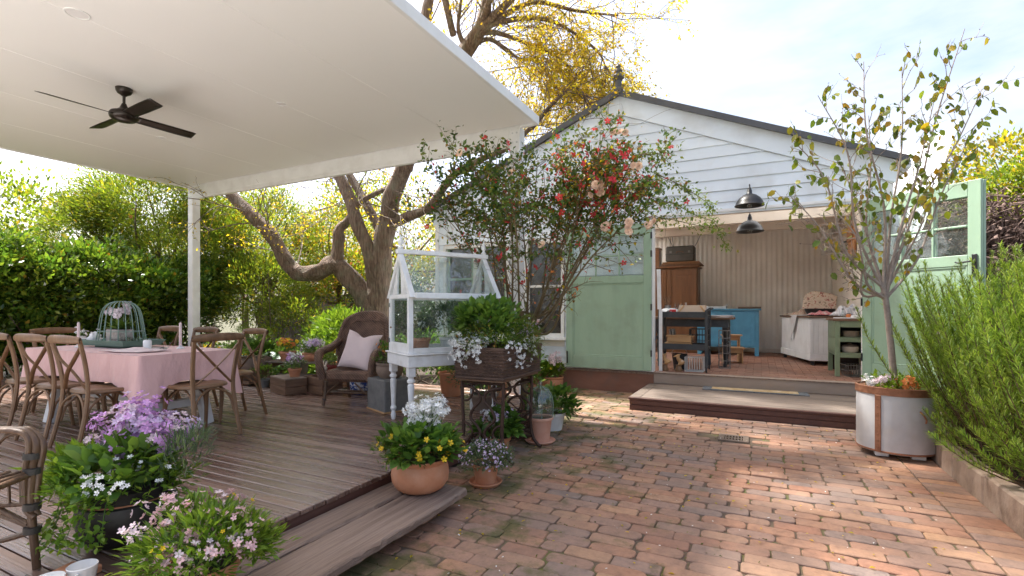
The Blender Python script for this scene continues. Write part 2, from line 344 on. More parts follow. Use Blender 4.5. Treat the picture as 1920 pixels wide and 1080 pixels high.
BLUEWHITE = surf('blue_and_white_glaze', [(0.44, (0.70, 0.72, 0.76)), (0.50, (0.05, 0.10, 0.34)), (0.60, (0.05, 0.09, 0.30)), (0.64, (0.70, 0.72, 0.76))], 16, 0.2, detail=2)
FLORAL = surf('floral_cloth', [(0.30, (0.10, 0.07, 0.06)), (0.42, (0.58, 0.44, 0.32)), (0.55, (0.64, 0.52, 0.40)), (0.62, (0.42, 0.13, 0.10)), (0.72, (0.14, 0.15, 0.11))], 16, 0.85, detail=3)
PINKFLORAL = surf('pink_floral_cloth', [(0.35, (0.66, 0.60, 0.57)), (0.5, (0.62, 0.26, 0.26)), (0.58, (0.50, 0.08, 0.10)), (0.68, (0.66, 0.56, 0.52))], 14, 0.85, detail=3)
CLEAR = glass_mat('clear_pane')
DARKPANE = glass_mat('fly_screened_pane', tint=(0.15, 0.145, 0.14), base=0.07, smear=0.05)
def frosted(name):
    m, nt, N, L, out = new_mat(name)
    t = N.new('ShaderNodeBsdfTranslucent'); t.inputs['Color'].default_value = (.86, .87, .88, 1); d = N.new('ShaderNodeBsdfDiffuse'); d.inputs['Color'].default_value = (.8, .8, .8, 1)
    mx = N.new('ShaderNodeMixShader'); mx.inputs['Fac'].default_value = .12; L.new(t.outputs[0], mx.inputs[1]); L.new(d.outputs[0], mx.inputs[2]); L.new(mx.outputs[0], out.inputs['Surface'])
    return m
FROST_SHEET = frosted('frosted_sheet')  # translucent sheet for the added skylight and the lean-to
MIRRORISH = glass_mat('cloche_glass', tint=(0.85, 0.90, 0.89), base=0.08, smear=0.04)

L_GLOSS = leaf_mat('glossy_hedge_leaf', [(0.0, (0.05, 0.11, 0.018)), (0.50, (0.105, 0.19, 0.026)), (0.80, (0.20, 0.285, 0.035)), (0.985, (0.28, 0.32, 0.04)), (1.0, (0.30, 0.085, 0.02))], 0.3, 0.27, val=0.5, spec=0.6)
L_FINE = leaf_mat('feathery_leaf', [(0.0, (0.08, 0.13, 0.018)), (0.6, (0.17, 0.23, 0.028)), (0.92, (0.29, 0.31, 0.035)), (1.0, (0.44, 0.29, 0.03))], 0.5, 0.5, val=0.45)
L_CITRUS = leaf_mat('citrus_leaf', [(0.0, (0.09, 0.15, 0.018)), (0.5, (0.22, 0.26, 0.026)), (0.8, (0.40, 0.35, 0.03)), (0.93, (0.54, 0.33, 0.025)), (1.0, (0.60, 0.20, 0.02))], 0.5, 0.45, val=0.4)
L_DARK = leaf_mat('dark_leaf', [(0.0, (0.018, 0.045, 0.012)), (0.7, (0.035, 0.075, 0.018)), (1.0, (0.07, 0.12, 0.025))], 0.25, 0.4, val=0.4)
L_MID = leaf_mat('green_leaf', [(0.0, (0.06, 0.13, 0.022)), (0.6, (0.11, 0.205, 0.033)), (1.0, (0.185, 0.285, 0.05))], 0.35, 0.42, val=0.3)
L_LIME = leaf_mat('bright_lime_leaf', [(0.0, (0.095, 0.175, 0.02)), (0.6, (0.16, 0.26, 0.03)), (1.0, (0.25, 0.34, 0.045))], 0.4, 0.45, val=0.3)
L_ROSE = leaf_mat('rose_leaf', [(0.0, (0.05, 0.10, 0.02)), (0.6, (0.10, 0.165, 0.028)), (0.9, (0.19, 0.22, 0.035)), (1.0, (0.26, 0.11, 0.03))], 0.35, 0.4, val=0.4)
L_SPRAY = leaf_mat('young_rose_leaf', [(0.0, (0.10, 0.17, 0.025)), (0.7, (0.17, 0.24, 0.04)), (1.0, (0.30, 0.26, 0.05))], 0.45, 0.4, val=0.25)
L_YELLOW = leaf_mat('yellow_elm_leaf', [(0.0, (0.32, 0.29, 0.03)), (0.5, (0.55, 0.42, 0.03)), (0.85, (0.68, 0.48, 0.035)), (1.0, (0.62, 0.32, 0.03))], 0.6, 0.5, val=0.25)
L_MAG = leaf_mat('drooping_tree_leaf', [(0.0, (0.085, 0.14, 0.016)), (0.5, (0.16, 0.20, 0.02)), (0.75, (0.27, 0.25, 0.025)), (1.0, (0.36, 0.20, 0.02))], 0.4, 0.4, val=0.3)
L_ROSEMARY = leaf_mat('rosemary_needle', [(0.0, (0.125, 0.215, 0.032)), (0.6, (0.245, 0.355, 0.055)), (1.0, (0.38, 0.47, 0.10))], 0.45, 0.45, val=0.3)
L_HEATH = leaf_mat('grey_green_heath', [(0.0, (0.075, 0.115, 0.06)), (0.7, (0.13, 0.19, 0.095)), (1.0, (0.20, 0.26, 0.14))], 0.3, 0.5, val=0.25)
L_HOSTA = leaf_mat('blue_green_hosta', [(0.0, (0.045, 0.105, 0.055)), (0.7, (0.08, 0.16, 0.085)), (1.0, (0.12, 0.21, 0.10))], 0.3, 0.4, val=0.2)
L_HILL = leaf_mat('hillside_leaf', [(0.0, (0.12, 0.17, 0.025)), (0.4, (0.24, 0.26, 0.032)), (0.75, (0.42, 0.34, 0.032)), (1.0, (0.56, 0.34, 0.03))], 0.5, 0.5, val=0.35)
L_PLUM = leaf_mat('plum_sprig', [(0.0, (0.09, 0.055, 0.055)), (0.7, (0.16, 0.10, 0.095)), (1.0, (0.16, 0.17, 0.07))], 0.3, 0.5, val=0.3)
F_WHITE = flat_leaf('white_petal', (0.76, 0.76, 0.74))
F_LILAC = flat_leaf('lilac_petal', (0.62, 0.34, 0.64))
F_PALELILAC = flat_leaf('pale_lilac_petal', (0.66, 0.52, 0.70))
F_PINK = flat_leaf('pink_petal', (0.74, 0.48, 0.50))
F_PALEPINK = flat_leaf('pale_pink_petal', (0.76, 0.62, 0.66))
F_YELLOW = flat_leaf('yellow_petal', (0.78, 0.50, 0.02))
F_RED = flat_leaf('red_petal', (0.62, 0.045, 0.045))
F_ORANGE = flat_leaf('orange_petal', (0.66, 0.22, 0.06))
F_PEACH = flat_leaf('peach_petal', (0.84, 0.60, 0.44))
F_ORCHID = flat_leaf('orchid_petal', (0.72, 0.64, 0.66))

# ------------------------------------------------------------------ mesh helpers
def tag(o, label=None, cat=None, group=None, kind=None):
    if label: o['label'] = label
    if cat: o['category'] = cat
    if group: o['group'] = group
    if kind: o['kind'] = kind
    return o

def thing(name, label, cat, loc=(0, 0, 0), rz=0.0, group=None):
    o = bpy.data.objects.new(name, None)
    o.empty_display_size = 0.1
    COL.objects.link(o)
    o.location = loc
    o.rotation_euler = (0, 0, rz)
    return tag(o, label, cat, group)

def link(name, me, mat, parent=None):
    o = bpy.data.objects.new(name, me)
    COL.objects.link(o)
    if mat is not None and not me.materials:
        me.materials.append(mat)
    if parent is not None:
        o.parent = parent
    return o

def dup(root, loc, rz, label=None):
    r = root.copy(); COL.objects.link(r); r.location = loc; r.rotation_euler = (0, 0, rz)
    if label: r['label'] = label
    for ch in list(root.children):
        c = ch.copy(); COL.objects.link(c); c.parent = r
        for g in list(ch.children):
            d = g.copy(); COL.objects.link(d); d.parent = c
    return r

def spline(pts, n=6):
    """Catmull-Rom through the points"""
    P = [Vector(p) for p in pts]
    if len(P) < 3: return P
    out = []
    for i in range(len(P) - 1):
        p0 = P[i - 1] if i else P[i] * 2 - P[i + 1]
        p1, p2 = P[i], P[i + 1]
        p3 = P[i + 2] if i + 2 < len(P) else P[i + 1] * 2 - P[i]
        for k in range(n):
            t = k / n
            out.append(0.5 * ((2 * p1) + (p2 - p0) * t + (2 * p0 - 5 * p1 + 4 * p2 - p3) * t * t + (3 * p1 - p0 - 3 * p2 + p3) * t ** 3))
    out.append(P[-1])
    return out

class MB:
    def __init__(s): s.v = []; s.f = []
    def add(s, vs, fs):
        o = len(s.v)
        s.v += [tuple(v) for v in vs]
        s.f += [tuple(i + o for i in f) for f in fs]
        return s
    def box(s, lo, hi, ch=0.0, M=None):
        c = [(a + b) / 2 for a, b in zip(lo, hi)]
        h = [abs(b - a) / 2 for a, b in zip(lo, hi)]
        ch = min(ch, min(h) * 0.8)
        vs = []
        if ch <= 0:
            vs = [Vector((sx * h[0], sy * h[1], sz * h[2])) for sx in (-1, 1) for sy in (-1, 1) for sz in (-1, 1)]
            fs = [(0, 1, 3, 2), (4, 6, 7, 5), (0, 4, 5, 1), (2, 3, 7, 6), (0, 2, 6, 4), (1, 5, 7, 3)]
        else:
            idx = {}
            for sx in (-1, 1):
                for sy in (-1, 1):
                    for sz in (-1, 1):
                        for a in range(3):
                            d = [h[0] - ch, h[1] - ch, h[2] - ch]; d[a] = h[a]
                            idx[(sx, sy, sz, a)] = len(vs)
                            vs.append(Vector((sx * d[0], sy * d[1], sz * d[2])))
            fs = []
            for a in range(3):
                b, e = (a + 1) % 3, (a + 2) % 3
                for sg in (-1, 1):
                    q = []
                    for (i, j) in ((-1, -1), (1, -1), (1, 1), (-1, 1)):
                        k = [0, 0, 0]; k[a] = sg; k[b] = i; k[e] = j
                        q.append(idx[(*k, a)])
                    fs.append(q)
                for i in (-1, 1):
                    for j in (-1, 1):
                        k1 = [0, 0, 0]; k1[b] = i; k1[e] = j; k1[a] = -1
                        k2 = list(k1); k2[a] = 1
                        fs.append([idx[(*k1, b)], idx[(*k2, b)], idx[(*k2, e)], idx[(*k1, e)]])
            for sx in (-1, 1):
                for sy in (-1, 1):
                    for sz in (-1, 1):
                        fs.append([idx[(sx, sy, sz, a)] for a in range(3)])
            ff = []
            for f in fs:
                n = (vs[f[1]] - vs[f[0]]).cross(vs[f[2]] - vs[f[0]])
                cc = sum((vs[i] for i in f), Vector()) / len(f)
                ff.append(f if n.dot(cc) > 0 else f[::-1])
            fs = ff
        cv = Vector(c)
        vs = [(M @ v if M else v) + cv for v in vs]
        return s.add(vs, fs)
    def bar(s, p, q, w, h, up=(0, 0, 1), ch=0.0):
        """box from p to q; w across, h along 'up'"""
        p, q = Vector(p), Vector(q)
        d = (q - p); L = d.length; d.normalize()
        u = Vector(up); sd = d.cross(u)
        if sd.length < 1e-4: sd = d.cross(Vector((1, 0, 0)))
        sd.normalize(); u = sd.cross(d)
        M = Matrix((sd, d, u)).transposed()
        c = (p + q) / 2
        t = MB().box((-w / 2, -L / 2, -h / 2), (w / 2, L / 2, h / 2), ch)
        return s.add([M @ Vector(v) + c for v in t.v], t.f)
    def tube(s, pts, r, n=8, cap=True, flat=1.0):
        P = [Vector(p) for p in pts]
        rs = [r] * len(P) if not hasattr(r, '__len__') else list(r)
        if len(rs) != len(P):
            rs = [rs[0] + (rs[-1] - rs[0]) * i / (len(P) - 1) for i in range(len(P))]
        T = []
        for i in range(len(P)):
            a = P[max(0, i - 1)]; b = P[min(len(P) - 1, i + 1)]
            t = b - a
            T.append(t.normalized() if t.length > 1e-9 else Vector((0, 0, 1)))
        n0 = T[0].cross(Vector((0.13, 0.21, 0.97)))
        if n0.length < 0.05: n0 = T[0].cross(Vector((1, 0, 0)))
        n0.normalize()
        vs, fs = [], []
        for i, (p, t) in enumerate(zip(P, T)):
            n0 = (n0 - t * n0.dot(t)).normalized()
            b = t.cross(n0)
            for k in range(n):
                a = 2 * PI * k / n
                vs.append(p + (n0 * math.cos(a) + b * (math.sin(a) * flat)) * rs[i])
        for i in range(len(P) - 1):
            for k in range(n):
                k2 = (k + 1) % n
                fs.append((i * n + k, i * n + k2, (i + 1) * n + k2, (i + 1) * n + k))
        if cap:
            fs.append(tuple(range(n - 1, -1, -1)))
            fs.append(tuple((len(P) - 1) * n + k for k in range(n)))
        return s.add(vs, fs)
    def lathe(s, prof, n=24, c=(0, 0, 0), sx=1.0, sy=1.0, a0=0.0):
        vs, fs = [], []
        for (r, z) in prof:
            for k in range(n):
                a = 2 * PI * k / n + a0
                vs.append((c[0] + r * sx * math.cos(a), c[1] + r * sy * math.sin(a), c[2] + z))
        for i in range(len(prof) - 1):
            for k in range(n):
                k2 = (k + 1) % n
                fs.append((i * n + k, i * n + k2, (i + 1) * n + k2, (i + 1) * n + k))
        if prof[0][0] > 1e-5: fs.append(tuple(range(n - 1, -1, -1)))
        if prof[-1][0] > 1e-5: fs.append(tuple((len(prof) - 1) * n + k for k in range(n)))
        return s.add(vs, fs)
    def prism(s, poly, d, off=(0, 0, 0)):
        """poly: 3D points of one flat face; d: extrusion vector"""
        P = [Vector(p) + Vector(off) for p in poly]; D = Vector(d); k = len(P)
        return s.add(P + [p + D for p in P], [tuple(range(k - 1, -1, -1)), tuple(range(k, 2 * k))] + [(i, (i + 1) % k, k + (i + 1) % k, k + i) for i in range(k)])
    def grid(s, fn, nu, nv):
        vs = [fn(i / nu, j / nv) for j in range(nv + 1) for i in range(nu + 1)]
        fs = [(j * (nu + 1) + i, j * (nu + 1) + i + 1, (j + 1) * (nu + 1) + i + 1, (j + 1) * (nu + 1) + i) for j in range(nv) for i in range(nu)]
        return s.add(vs, fs)
    def xf(s, M): s.v = [tuple(M @ Vector(v)) for v in s.v]; return s
    def mesh(s, name, smooth=False, ang=40):
        me = bpy.data.meshes.new(name)
        me.from_pydata(s.v, [], s.f)
        if smooth:
            me.polygons.foreach_set('use_smooth', [True] * len(me.polygons))
            me.set_sharp_from_angle(angle=R(ang))
        me.update()
        return me
    def o(s, name, mat, parent=None, smooth=False, ang=40):
        return link(name, s.mesh(name, smooth, ang), mat, parent)

def solid(o, t, off=0.0):
    m = o.modifiers.new('thickness', 'SOLIDIFY'); m.thickness = t; m.offset = off
    return o

# ------------------------------------------------------------------ foliage helpers (numpy)
TM = {
    'leaf':   (np.array([(0, 0, 0), (-.27, .42, .07), (0, 1, -.06), (.27, .42, .07)]), [(0, 2, 1), (0, 3, 2)]),
    'long':   (np.array([(0, 0, 0), (-.14, .45, .04), (0, 1, -.12), (.14, .45, .04)]), [(0, 2, 1), (0, 3, 2)]),
    'needle': (np.array([(-.06, 0, 0), (.06, 0, 0), (.035, 1, 0), (-.035, 1, 0)]), [(0, 1, 2, 3)]),
    'oval':   (np.array([(0, 0, 0), (-.30, .28, .06), (-.27, .68, .04), (0, 1, -.10), (.27, .68, .04), (.30, .28, .06), (0, .5, -.02)]), [(0, 6, 1), (1, 6, 2), (2, 6, 3), (3, 6, 4), (4, 6, 5), (5, 6, 0)]),
    'petal':  (np.array([(0, 0, 0), (-.33, .45, .10), (-.22, .92, .16), (.22, .92, .16), (.33, .45, .10)]), [(0, 4, 3, 2, 1)]),
}
_pf = []
_ff = []
for _k in range(5):
    _a = 2 * PI * _k / 5
    _b = len(_pf)
    for (x, y, z) in ((0, .04, 0), (-.28, .42, .06), (-.22, .86, .20), (.22, .86, .20), (.28, .42, .06)):
        _pf.append((x * math.cos(_a) - y * math.sin(_a), x * math.sin(_a) + y * math.cos(_a), z))
    _ff.append((_b, _b + 4, _b + 3, _b + 2, _b + 1))
TM['flower'] = (np.array(_pf), _ff)
_pf = []; _ff = []
for _l, (_n, _rad, _tilt) in enumerate(((6, 1.0, 0.25), (5, .72, .62), (4, .42, .9))):
    for _k in range(_n):
        _a = 2 * PI * (_k + .5 * _l) / _n; _b = len(_pf)
        for (x, y, z) in ((-.15, .05, 0), (-.5, .6, .1), (-.3, 1, .0), (.3, 1, .0), (.5, .6, .1), (.15, .05, 0)):
            yy = y * math.cos(_tilt) * _rad; zz = y * math.sin(_tilt) * _rad + z * .6
            xx = x * _rad
            _pf.append((xx * math.cos(_a) - yy * math.sin(_a), xx * math.sin(_a) + yy * math.cos(_a), zz))
        _ff.append(tuple(_b + i for i in (0, 5, 4, 3, 2, 1)))
TM['rose'] = (np.array(_pf), _ff)

def unit(a):
    return a / np.maximum(np.linalg.norm(a, axis=1, keepdims=True), 1e-9)

def scatter(name, C, D, S, mat, parent, tm='leaf', rng=None, up=(0, 0, 1), upw=0.8, face=False):
    """one mesh of many leaves: base C, axis D, size S; face=True: D is the flower's facing"""
    rng = rng or np.random.default_rng(1)
    T, F = TM[tm]
    C = np.asarray(C, float); D = unit(np.asarray(D, float)); S = np.asarray(S, float)
    n = len(C)
    if face:
        rn = rng.normal(size=(n, 3)); Y = unit(rn - D * (rn * D).sum(1, keepdims=True)); Z = D
    else:
        rn = rng.normal(size=(n, 3)) * (1 - upw) + np.array(up) * upw
        Z = unit(rn - D * (rn * D).sum(1, keepdims=True)); Y = D
    X = np.cross(Y, Z)
    k = len(T)
    V = C[:, None, :] + S[:, None, None] * (T[None, :, 0:1] * X[:, None, :] + T[None, :, 1:2] * Y[:, None, :] + T[None, :, 2:3] * Z[:, None, :])
    V = V.reshape(-1, 3)
    me = bpy.data.meshes.new(name)
    nf = len(F)
    lens = np.array([len(f) for f in F])
    flat = np.concatenate([np.array(f) for f in F])
    loops = (np.arange(n)[:, None] * k + flat[None, :]).ravel().astype(np.int32)
    tot = np.tile(lens, n)
    st = np.concatenate([[0], np.cumsum(tot)[:-1]]).astype(np.int32)
    me.vertices.add(n * k); me.vertices.foreach_set('co', V.ravel().astype(np.float32))
    me.loops.add(len(loops)); me.loops.foreach_set('vertex_index', loops)
    me.polygons.add(n * nf); me.polygons.foreach_set('loop_start', st)
    me.update(calc_edges=True)
    o = link(name, me, mat, parent)
    if parent is not None and (tm in ('flower', 'petal') or name in ('underplanting', 'buds')): o['kind'] = 'stuff'      # too small to pick apart singly
    return o

def blob(rng, c, rad, n, clumps=40, shell=0.75, spread=0.25, low=-0.3, flat=0.5):
    """points and outward directions for leaves in clumps over an ellipsoid's outer shell"""
    c = np.array(c, float); rad = np.array(rad, float)
    d = unit(rng.normal(size=(clumps * 3, 3)))
    d = d[d[:, 2] > low][:clumps]
    rr = shell + (1 - shell) * rng.random((len(d), 1)) + rng.normal(size=(len(d), 1)) * 0.06
    K = c + d * rad * rr
    w = rng.random(len(d)) + 0.35; w /= w.sum()
    i = rng.choice(len(d), n, p=w)
    off = rng.normal(size=(n, 3)) * spread * rad.mean()
    P = K[i] + off * np.array([1, 1, 0.75])
    D = unit(d[i] * 0.7 + unit(off) * 0.7 + rng.normal(size=(n, 3)) * 0.45 + np.array([0, 0, flat]))
    return P, D

# ================================================================== SETTING
def in_view(x, y, z):
    """distance ahead of the camera and whether the point is near the frame"""
    d = -x * .4472 + y * .8944; r = x * .8944 + y * .4472
    if d < 0.3: return 0, False
    u, v = r / d, (z - 1.3) / d
    return d, abs(u) < 1.12 and -0.62 < v < 0.72

g = MB(); g.grid(lambda u, v: (-400 + 800 * u, -400 + 800 * v, -0.06), 8, 8)
tag(g.o('ground', EARTH), kind='structure')

# garden bed behind the deck and along the left, a little mounded
rng = np.random.default_rng(3)
def bedz(u, v):
    x = -16 + 12.6 * u; y = 5.95 + 7.0 * v
    return (x, y, 0.02 + 0.06 * math.sin(x * 2.1) * math.cos(y * 1.7) * min(1, 4 * v))
g = MB(); g.grid(bedz, 40, 20)
tag(g.o('garden_bed', SOIL), kind='structure')

# ---- brick paving: mossy joint bed, bricks as parts
bp_ = MB(); bp_.grid(lambda u, v: (-9 + 14 * u, -9.0 + 8.98 * v, -.012), 4, 4)  # pale ground added behind the camera to bounce sunlight forward
tag(bp_.o('added_bounce_terrace', surf('bounce_terrace_pale', [(.3, (.58, .57, .55)), (.7, (.68, .67, .65))], 3, .8, bump=.2)), kind='structure')
pav = MB(); pav.grid(lambda u, v: (-3.4 + 4.74 * u, 0.3 + 7.7 * v, -0.011), 30, 40).o('brick_paving', JOINT)
pav = bpy.data.objects['brick_paving']; tag(pav, kind='structure')

def brick_shape(L, W, rd, rs, H=0.05):
    """worn brick: rounded ends, softened arris, 12-gon outline"""
    x, y = L / 2, W / 2
    r1 = [rd * (0.6 + 0.8 * rs.random()) for _ in range(4)]
    r1 = [min(r, y * .95) for r in r1]
    out = []
    for (sx, sy), r in zip(((1, -1), (1, 1), (-1, 1), (-1, -1)), r1):
        a0 = {(1, -1): -90, (1, 1): 0, (-1, 1): 90, (-1, -1): 180}[(sx, sy)]
        for k in range(3):
            a = R(a0 + 45 * k)
            out.append((sx * (x - r) + r * math.cos(a), sy * (y - r * .8) + r * .8 * math.sin(a)))
    n = len(out)
    b = MB()
    bev = 0.0042
    sc = lambda p, e: (p[0] * (1 - e / x), p[1] * (1 - e / y))
    vs = [(*p, -H) for p in out] + [(*p, -bev) for p in out] + [(*sc(p, bev), 0.0) for p in out]
    fs = [(i, (i + 1) % n, n + (i + 1) % n, n + i) for i in range(n)] + [(n + i, n + (i + 1) % n, 2 * n + (i + 1) % n, 2 * n + i) for i in range(n)]
    fs.append(tuple(2 * n + i for i in range(n)))
    b.add(vs, fs)
    return b

rs = random.Random(11)
spots = []
PITCH = 0.108
row = 0
y = 0.62
while y < 7.84:
    x = 1.083
    # border course against the kerb
    spots.append((1.215, y, 0.245, 0.5, rs.random()))
    first = True
    while x > -3.35:
        L = 0.250 + rs.gauss(0, 0.006)
        if rs.random() < 0.045: L *= 0.55
        if first and row % 2: L = 0.115
        elif first: L = 0.235
        spots.append((x - L / 2, y + rs.gauss(0, 0.003), L, 1.0, rs.random()))
        x -= L + 0.008
        first = False
    y += PITCH + rs.gauss(0, 0.0015); row += 1
DR = (-0.24, 5.49)                                             # drain grate position
def keep(s):
    x, y, L = s[0], s[1], s[2]
    if x < -2.33 and y < 5.4: return False                     # under the deck
    if x > -1.40 and y > 6.60: return False                    # under the step
    if abs(x - DR[0]) < 0.13 + L / 2 and abs(y - DR[1]) < 0.17: return False
    d, ok = in_view(x, y, 0)
    return ok or d == 0
spots = [s for s in spots if keep(s)]
def size_key(s):
    d, ok = in_view(s[0], s[1], 0)
    hidden = s[0] < -1.75 and s[1] < 2.6
    return -(1 / d ** 3 if ok and d > 0.4 and not hidden and abs((s[0] * .8944 + s[1] * .4472) / d) < 1.03 and 1.3 / d < 0.56 else 0)
spots.sort(key=size_key)
variants = {}
for kind, (L, rdz) in {'full': (0.251, .018), 'full2': (0.250, .030), 'full3': (0.248, .012), 'full4': (0.252, .036), 'full5': (0.249, .024), 'half': (0.136, .03), 'sq': (0.245, .010), 'cut': (0.112, .02), 'cut2': (0.233, .02)}.items():
    variants[kind] = brick_shape(L, 0.1025, rdz, rs)
vm = {k: v.mesh('brick') for k, v in variants.items()}
rest = MB()
for i, (x, y, L, rt, q) in enumerate(spots):
    if rt == 0.5: k = 'sq'
    elif L == 0.115: k = 'cut'
    elif L == 0.235: k = 'cut2'
    elif L < 0.17: k = 'half'
    elif L < 0.2175 and False: k = 'cut2'
    else: k = ('full', 'full2', 'full3', 'full4', 'full5')[int(q * 5) % 5]
    z = max(-.006, rs.gauss(0.0, 0.0026)) + 0.003 * math.sin(x * 1.1 + .5) * math.sin(y * .9)
    rz = rs.gauss(0, 0.012) + (PI if rs.random() < .5 else 0)
    tx, ty = rs.gauss(0, 0.008), rs.gauss(0, 0.006)
    M = Matrix.Translation((x, y, z)) @ Matrix.Rotation(rz, 4, 'Z') @ Matrix.Rotation(tx, 4, 'X') @ Matrix.Rotation(ty, 4, 'Y')
    if i < 300:
        o = link('brick', vm[k], BRICK, pav); o.matrix_local = M
    else:
        b = variants[k]; rest.add([M @ Vector(v) for v in b.v], b.f)
tag(rest.o('brick_field', BRICK, pav), kind='stuff')

# small pale specks, fallen petals and leaves on the bricks
n = 170
P = np.stack([rng.uniform(-1.8, 1.2, n), rng.uniform(1.2, 6.4, n), rng.uniform(.004, .010, n)], 1)
tag(scatter('fallen_petals', P, np.stack([rng.normal(size=n), rng.normal(size=n), rng.normal(size=n) * .15], 1), rng.uniform(.006, .016, n), F_WHITE, None, 'petal', rng, upw=.9), kind='stuff')
n = 260
P = np.stack([rng.uniform(-2.0, 1.2, n), rng.uniform(1.2, 6.4, n), rng.uniform(.006, .013, n)], 1)
tag(scatter('fallen_leaves', P, np.stack([rng.normal(size=n), rng.normal(size=n), rng.normal(size=n) * .15], 1), rng.uniform(.016, .036, n), L_YELLOW, None, 'leaf', rng, upw=.9), kind='stuff')
# moss cushions in the joints near the deck
n = 2600
mx = -2.2 + 2.3 * rng.random(n) ** 1.7
my = rng.uniform(1.0, 6.0, n)
row_i = np.round((my - .62) / PITCH)
my = .62 + (row_i + .5) * PITCH + rng.normal(size=n) * .006
msk = (np.sin(mx * 3.1 + my * 1.3) + np.sin(my * 2.7 - mx * 1.9)) > -0.2
mx, my = mx[msk], my[msk]; n = len(mx)
P = np.stack([mx, my, rng.uniform(-.011, -.001, n)], 1)
tag(scatter('joint_moss', P, np.stack([rng.normal(size=n) * .8, rng.normal(size=n) * .8, rng.random(n) * .6], 1), rng.uniform(.008, .022, n), leaf_mat('moss', [(0, (.07, .075, .015)), (1, (.17, .17, .03))], .2, .8), None, 'leaf', rng, upw=.5), kind='stuff')

# ---- drain grate
dr = thing('drain_grate', 'small cast iron drain grate let into the brick paving in front of the step', 'drain grate', (DR[0], DR[1], 0.0), R(1))
b = MB()
for lo, hi in (((-.14, -.13, -.03), (.14, -.085, .008)), ((-.14, .085, -.03), (.14, .13, .008)), ((-.14, -.085, -.03), (-.085, .085, .008)), ((.085, -.085, -.03), (.14, .085, .008))):
    b.box(lo, hi, .003)
b.o('frame', surf('grate_iron', [(0.3, (.13, .095, .07)), (.7, (.24, .18, .14))], 20, .6, metal=.4, bump=.3), dr)
b = MB()
for k in range(6):
    b.box((-.078 + k * .0285, -.0845, -.02), (-.066 + k * .0285, .0845, .004), .002)
b.box((-.085, -.008, -.021), (.085, .008, .003), .002)
b.o('grating', bpy.data.materials['grate_iron'], dr)
MB().box((-.1, -.1, -.05), (.1, .1, -.03)).o('sump', BLACK, dr)

# ---- kerb of stone blocks with the raised bed behind it
kb = thing('stone_kerb', 'low sandstone kerb of rough blocks edging the rosemary bed on the right', 'kerb', (1.40, 0, 0))
y = 0.4
while y < 6.9:
    L = 0.62 + rs.uniform(-.10, .14)
    h = 0.195 + rs.gauss(0, .008)
    b = MB().box((-.062, y, -.1), (.065 + rs.gauss(0, .006), y + L - .012, h), .014)
    b.xf(Matrix.Rotation(rs.gauss(0, .008), 4, 'Y'))
    b.o('kerb_block', KERB, kb)
    y += L
g = MB(); g.grid(lambda u, v: (1.455 + 6 * u, 0.2 + 12 * v, 0.15 + 0.25 * u + .03 * math.sin(9 * u + 13 * v) + .02 * math.sin(31 * v + 17 * u)), 24, 40)
tag(g.o('raised_bed', SOIL), kind='structure')

# ---- deck
dk = MB()
dk.box((-12.0, 0.0, -0.03), (-2.31, 5.98, 0.165))
deck = dk.o('deck', DARKBACK); tag(deck, kind='structure')
y = 0.1
BP = 0.0905
i = 0
while y < 5.98:
    jx = [-12.0, -2.247 + rs.gauss(0, .0025)]
    cut = rs.uniform(-9.5, -4.2)
    if i % 3 != 1: jx.insert(1, cut)
    for a, b_ in zip(jx[:-1], jx[1:]):
        zz = rs.gauss(0, .0011)
        MB().box((a + .0015, y + .0035, 0.172 + zz), (b_ - .0015, y + BP - .0035, 0.2 + zz), .004).o('deck_board', DECKW, deck)
    y += BP; i += 1
MB().box((-2.305, 0.05, 0.02), (-2.262, 5.96, 0.170), .003).o('fascia_board', DECKF, deck)
# screw heads along the edge joist
b = MB()
for k in range(64):
    for xx in (-2.30, -2.72, -3.17, -3.62):
        for dy in (.024, .066):
            b.lathe([(0.0045, 0), (0.0035, .0012), (0, .0012)], 6, (xx + rs.gauss(0, .004), .1 + k * BP + dy, .2))
tag(b.o('screw_heads', BLACK, deck), kind='stuff')

# ---- plank step along the deck edge
ps = thing('plank_step', 'weathered two plank timber step along the deck edge, splintered at its outer side', 'step', (-2.0, 0, 0))
def rough_plank(x0, x1, y0, y1, z0, z1, end, seed):
    r = random.Random(seed); ny = 60; b = MB()
    prof = []
    for j in range(ny + 1):
        t = j / ny; yy = y0 + (y1 - y0) * t
        e = 0.006 * math.sin(yy * 5.3 + seed) + r.gauss(0, .0028)
        e2 = 0.003 * math.sin(yy * 3.1) + r.gauss(0, .0016)
        xa, xb = x0 + e2, x1 + e
        yb = yy + (end * t ** 30 if j == ny else 0)
        wz = .004 * math.sin(yy * 1.7 + seed)
        prof.append([(xa, yy, z0), (xb - .012, yy - end * (t > .995), z0), (xb, yy - end * (t > .995), z0 + .012), (xb + r.gauss(0, .003), yy - end * (t > .995), z1 - .012 + r.gauss(0, .002)), (xb - .014, yy - end * (t > .995), z1 + wz), ((xa + xb) / 2, yy - end * .3 * (t > .995), z1 + wz * .5 + .001), (xa + .006, yy, z1 + wz), (xa, yy, z1 - .008)])
    k = 8
    vs = [p for q in prof for p in q]
    fs = [(j * k + i, j * k + (i + 1) % k, (j + 1) * k + (i + 1) % k, (j + 1) * k + i) for j in range(ny) for i in range(k)]
    fs += [tuple(range(k - 1, -1, -1)), tuple(ny * k + i for i in range(k))]
    return b.add(vs, fs)
rough_plank(-.252, -.050, 0.3, 2.86, .075, .128, .0, 3).o('plank', OLDWOOD, ps)
rough_plank(-.036, .275, 0.3, 2.83, .072, .126, .17, 8).o('plank', OLDWOOD, ps)
for yy in (2.5, 1.3):
    b = MB().box((-.2, yy - .09, 0.0), (.20, yy + .07, .073), .015)
    b.o('support_block', RUSTW, ps)

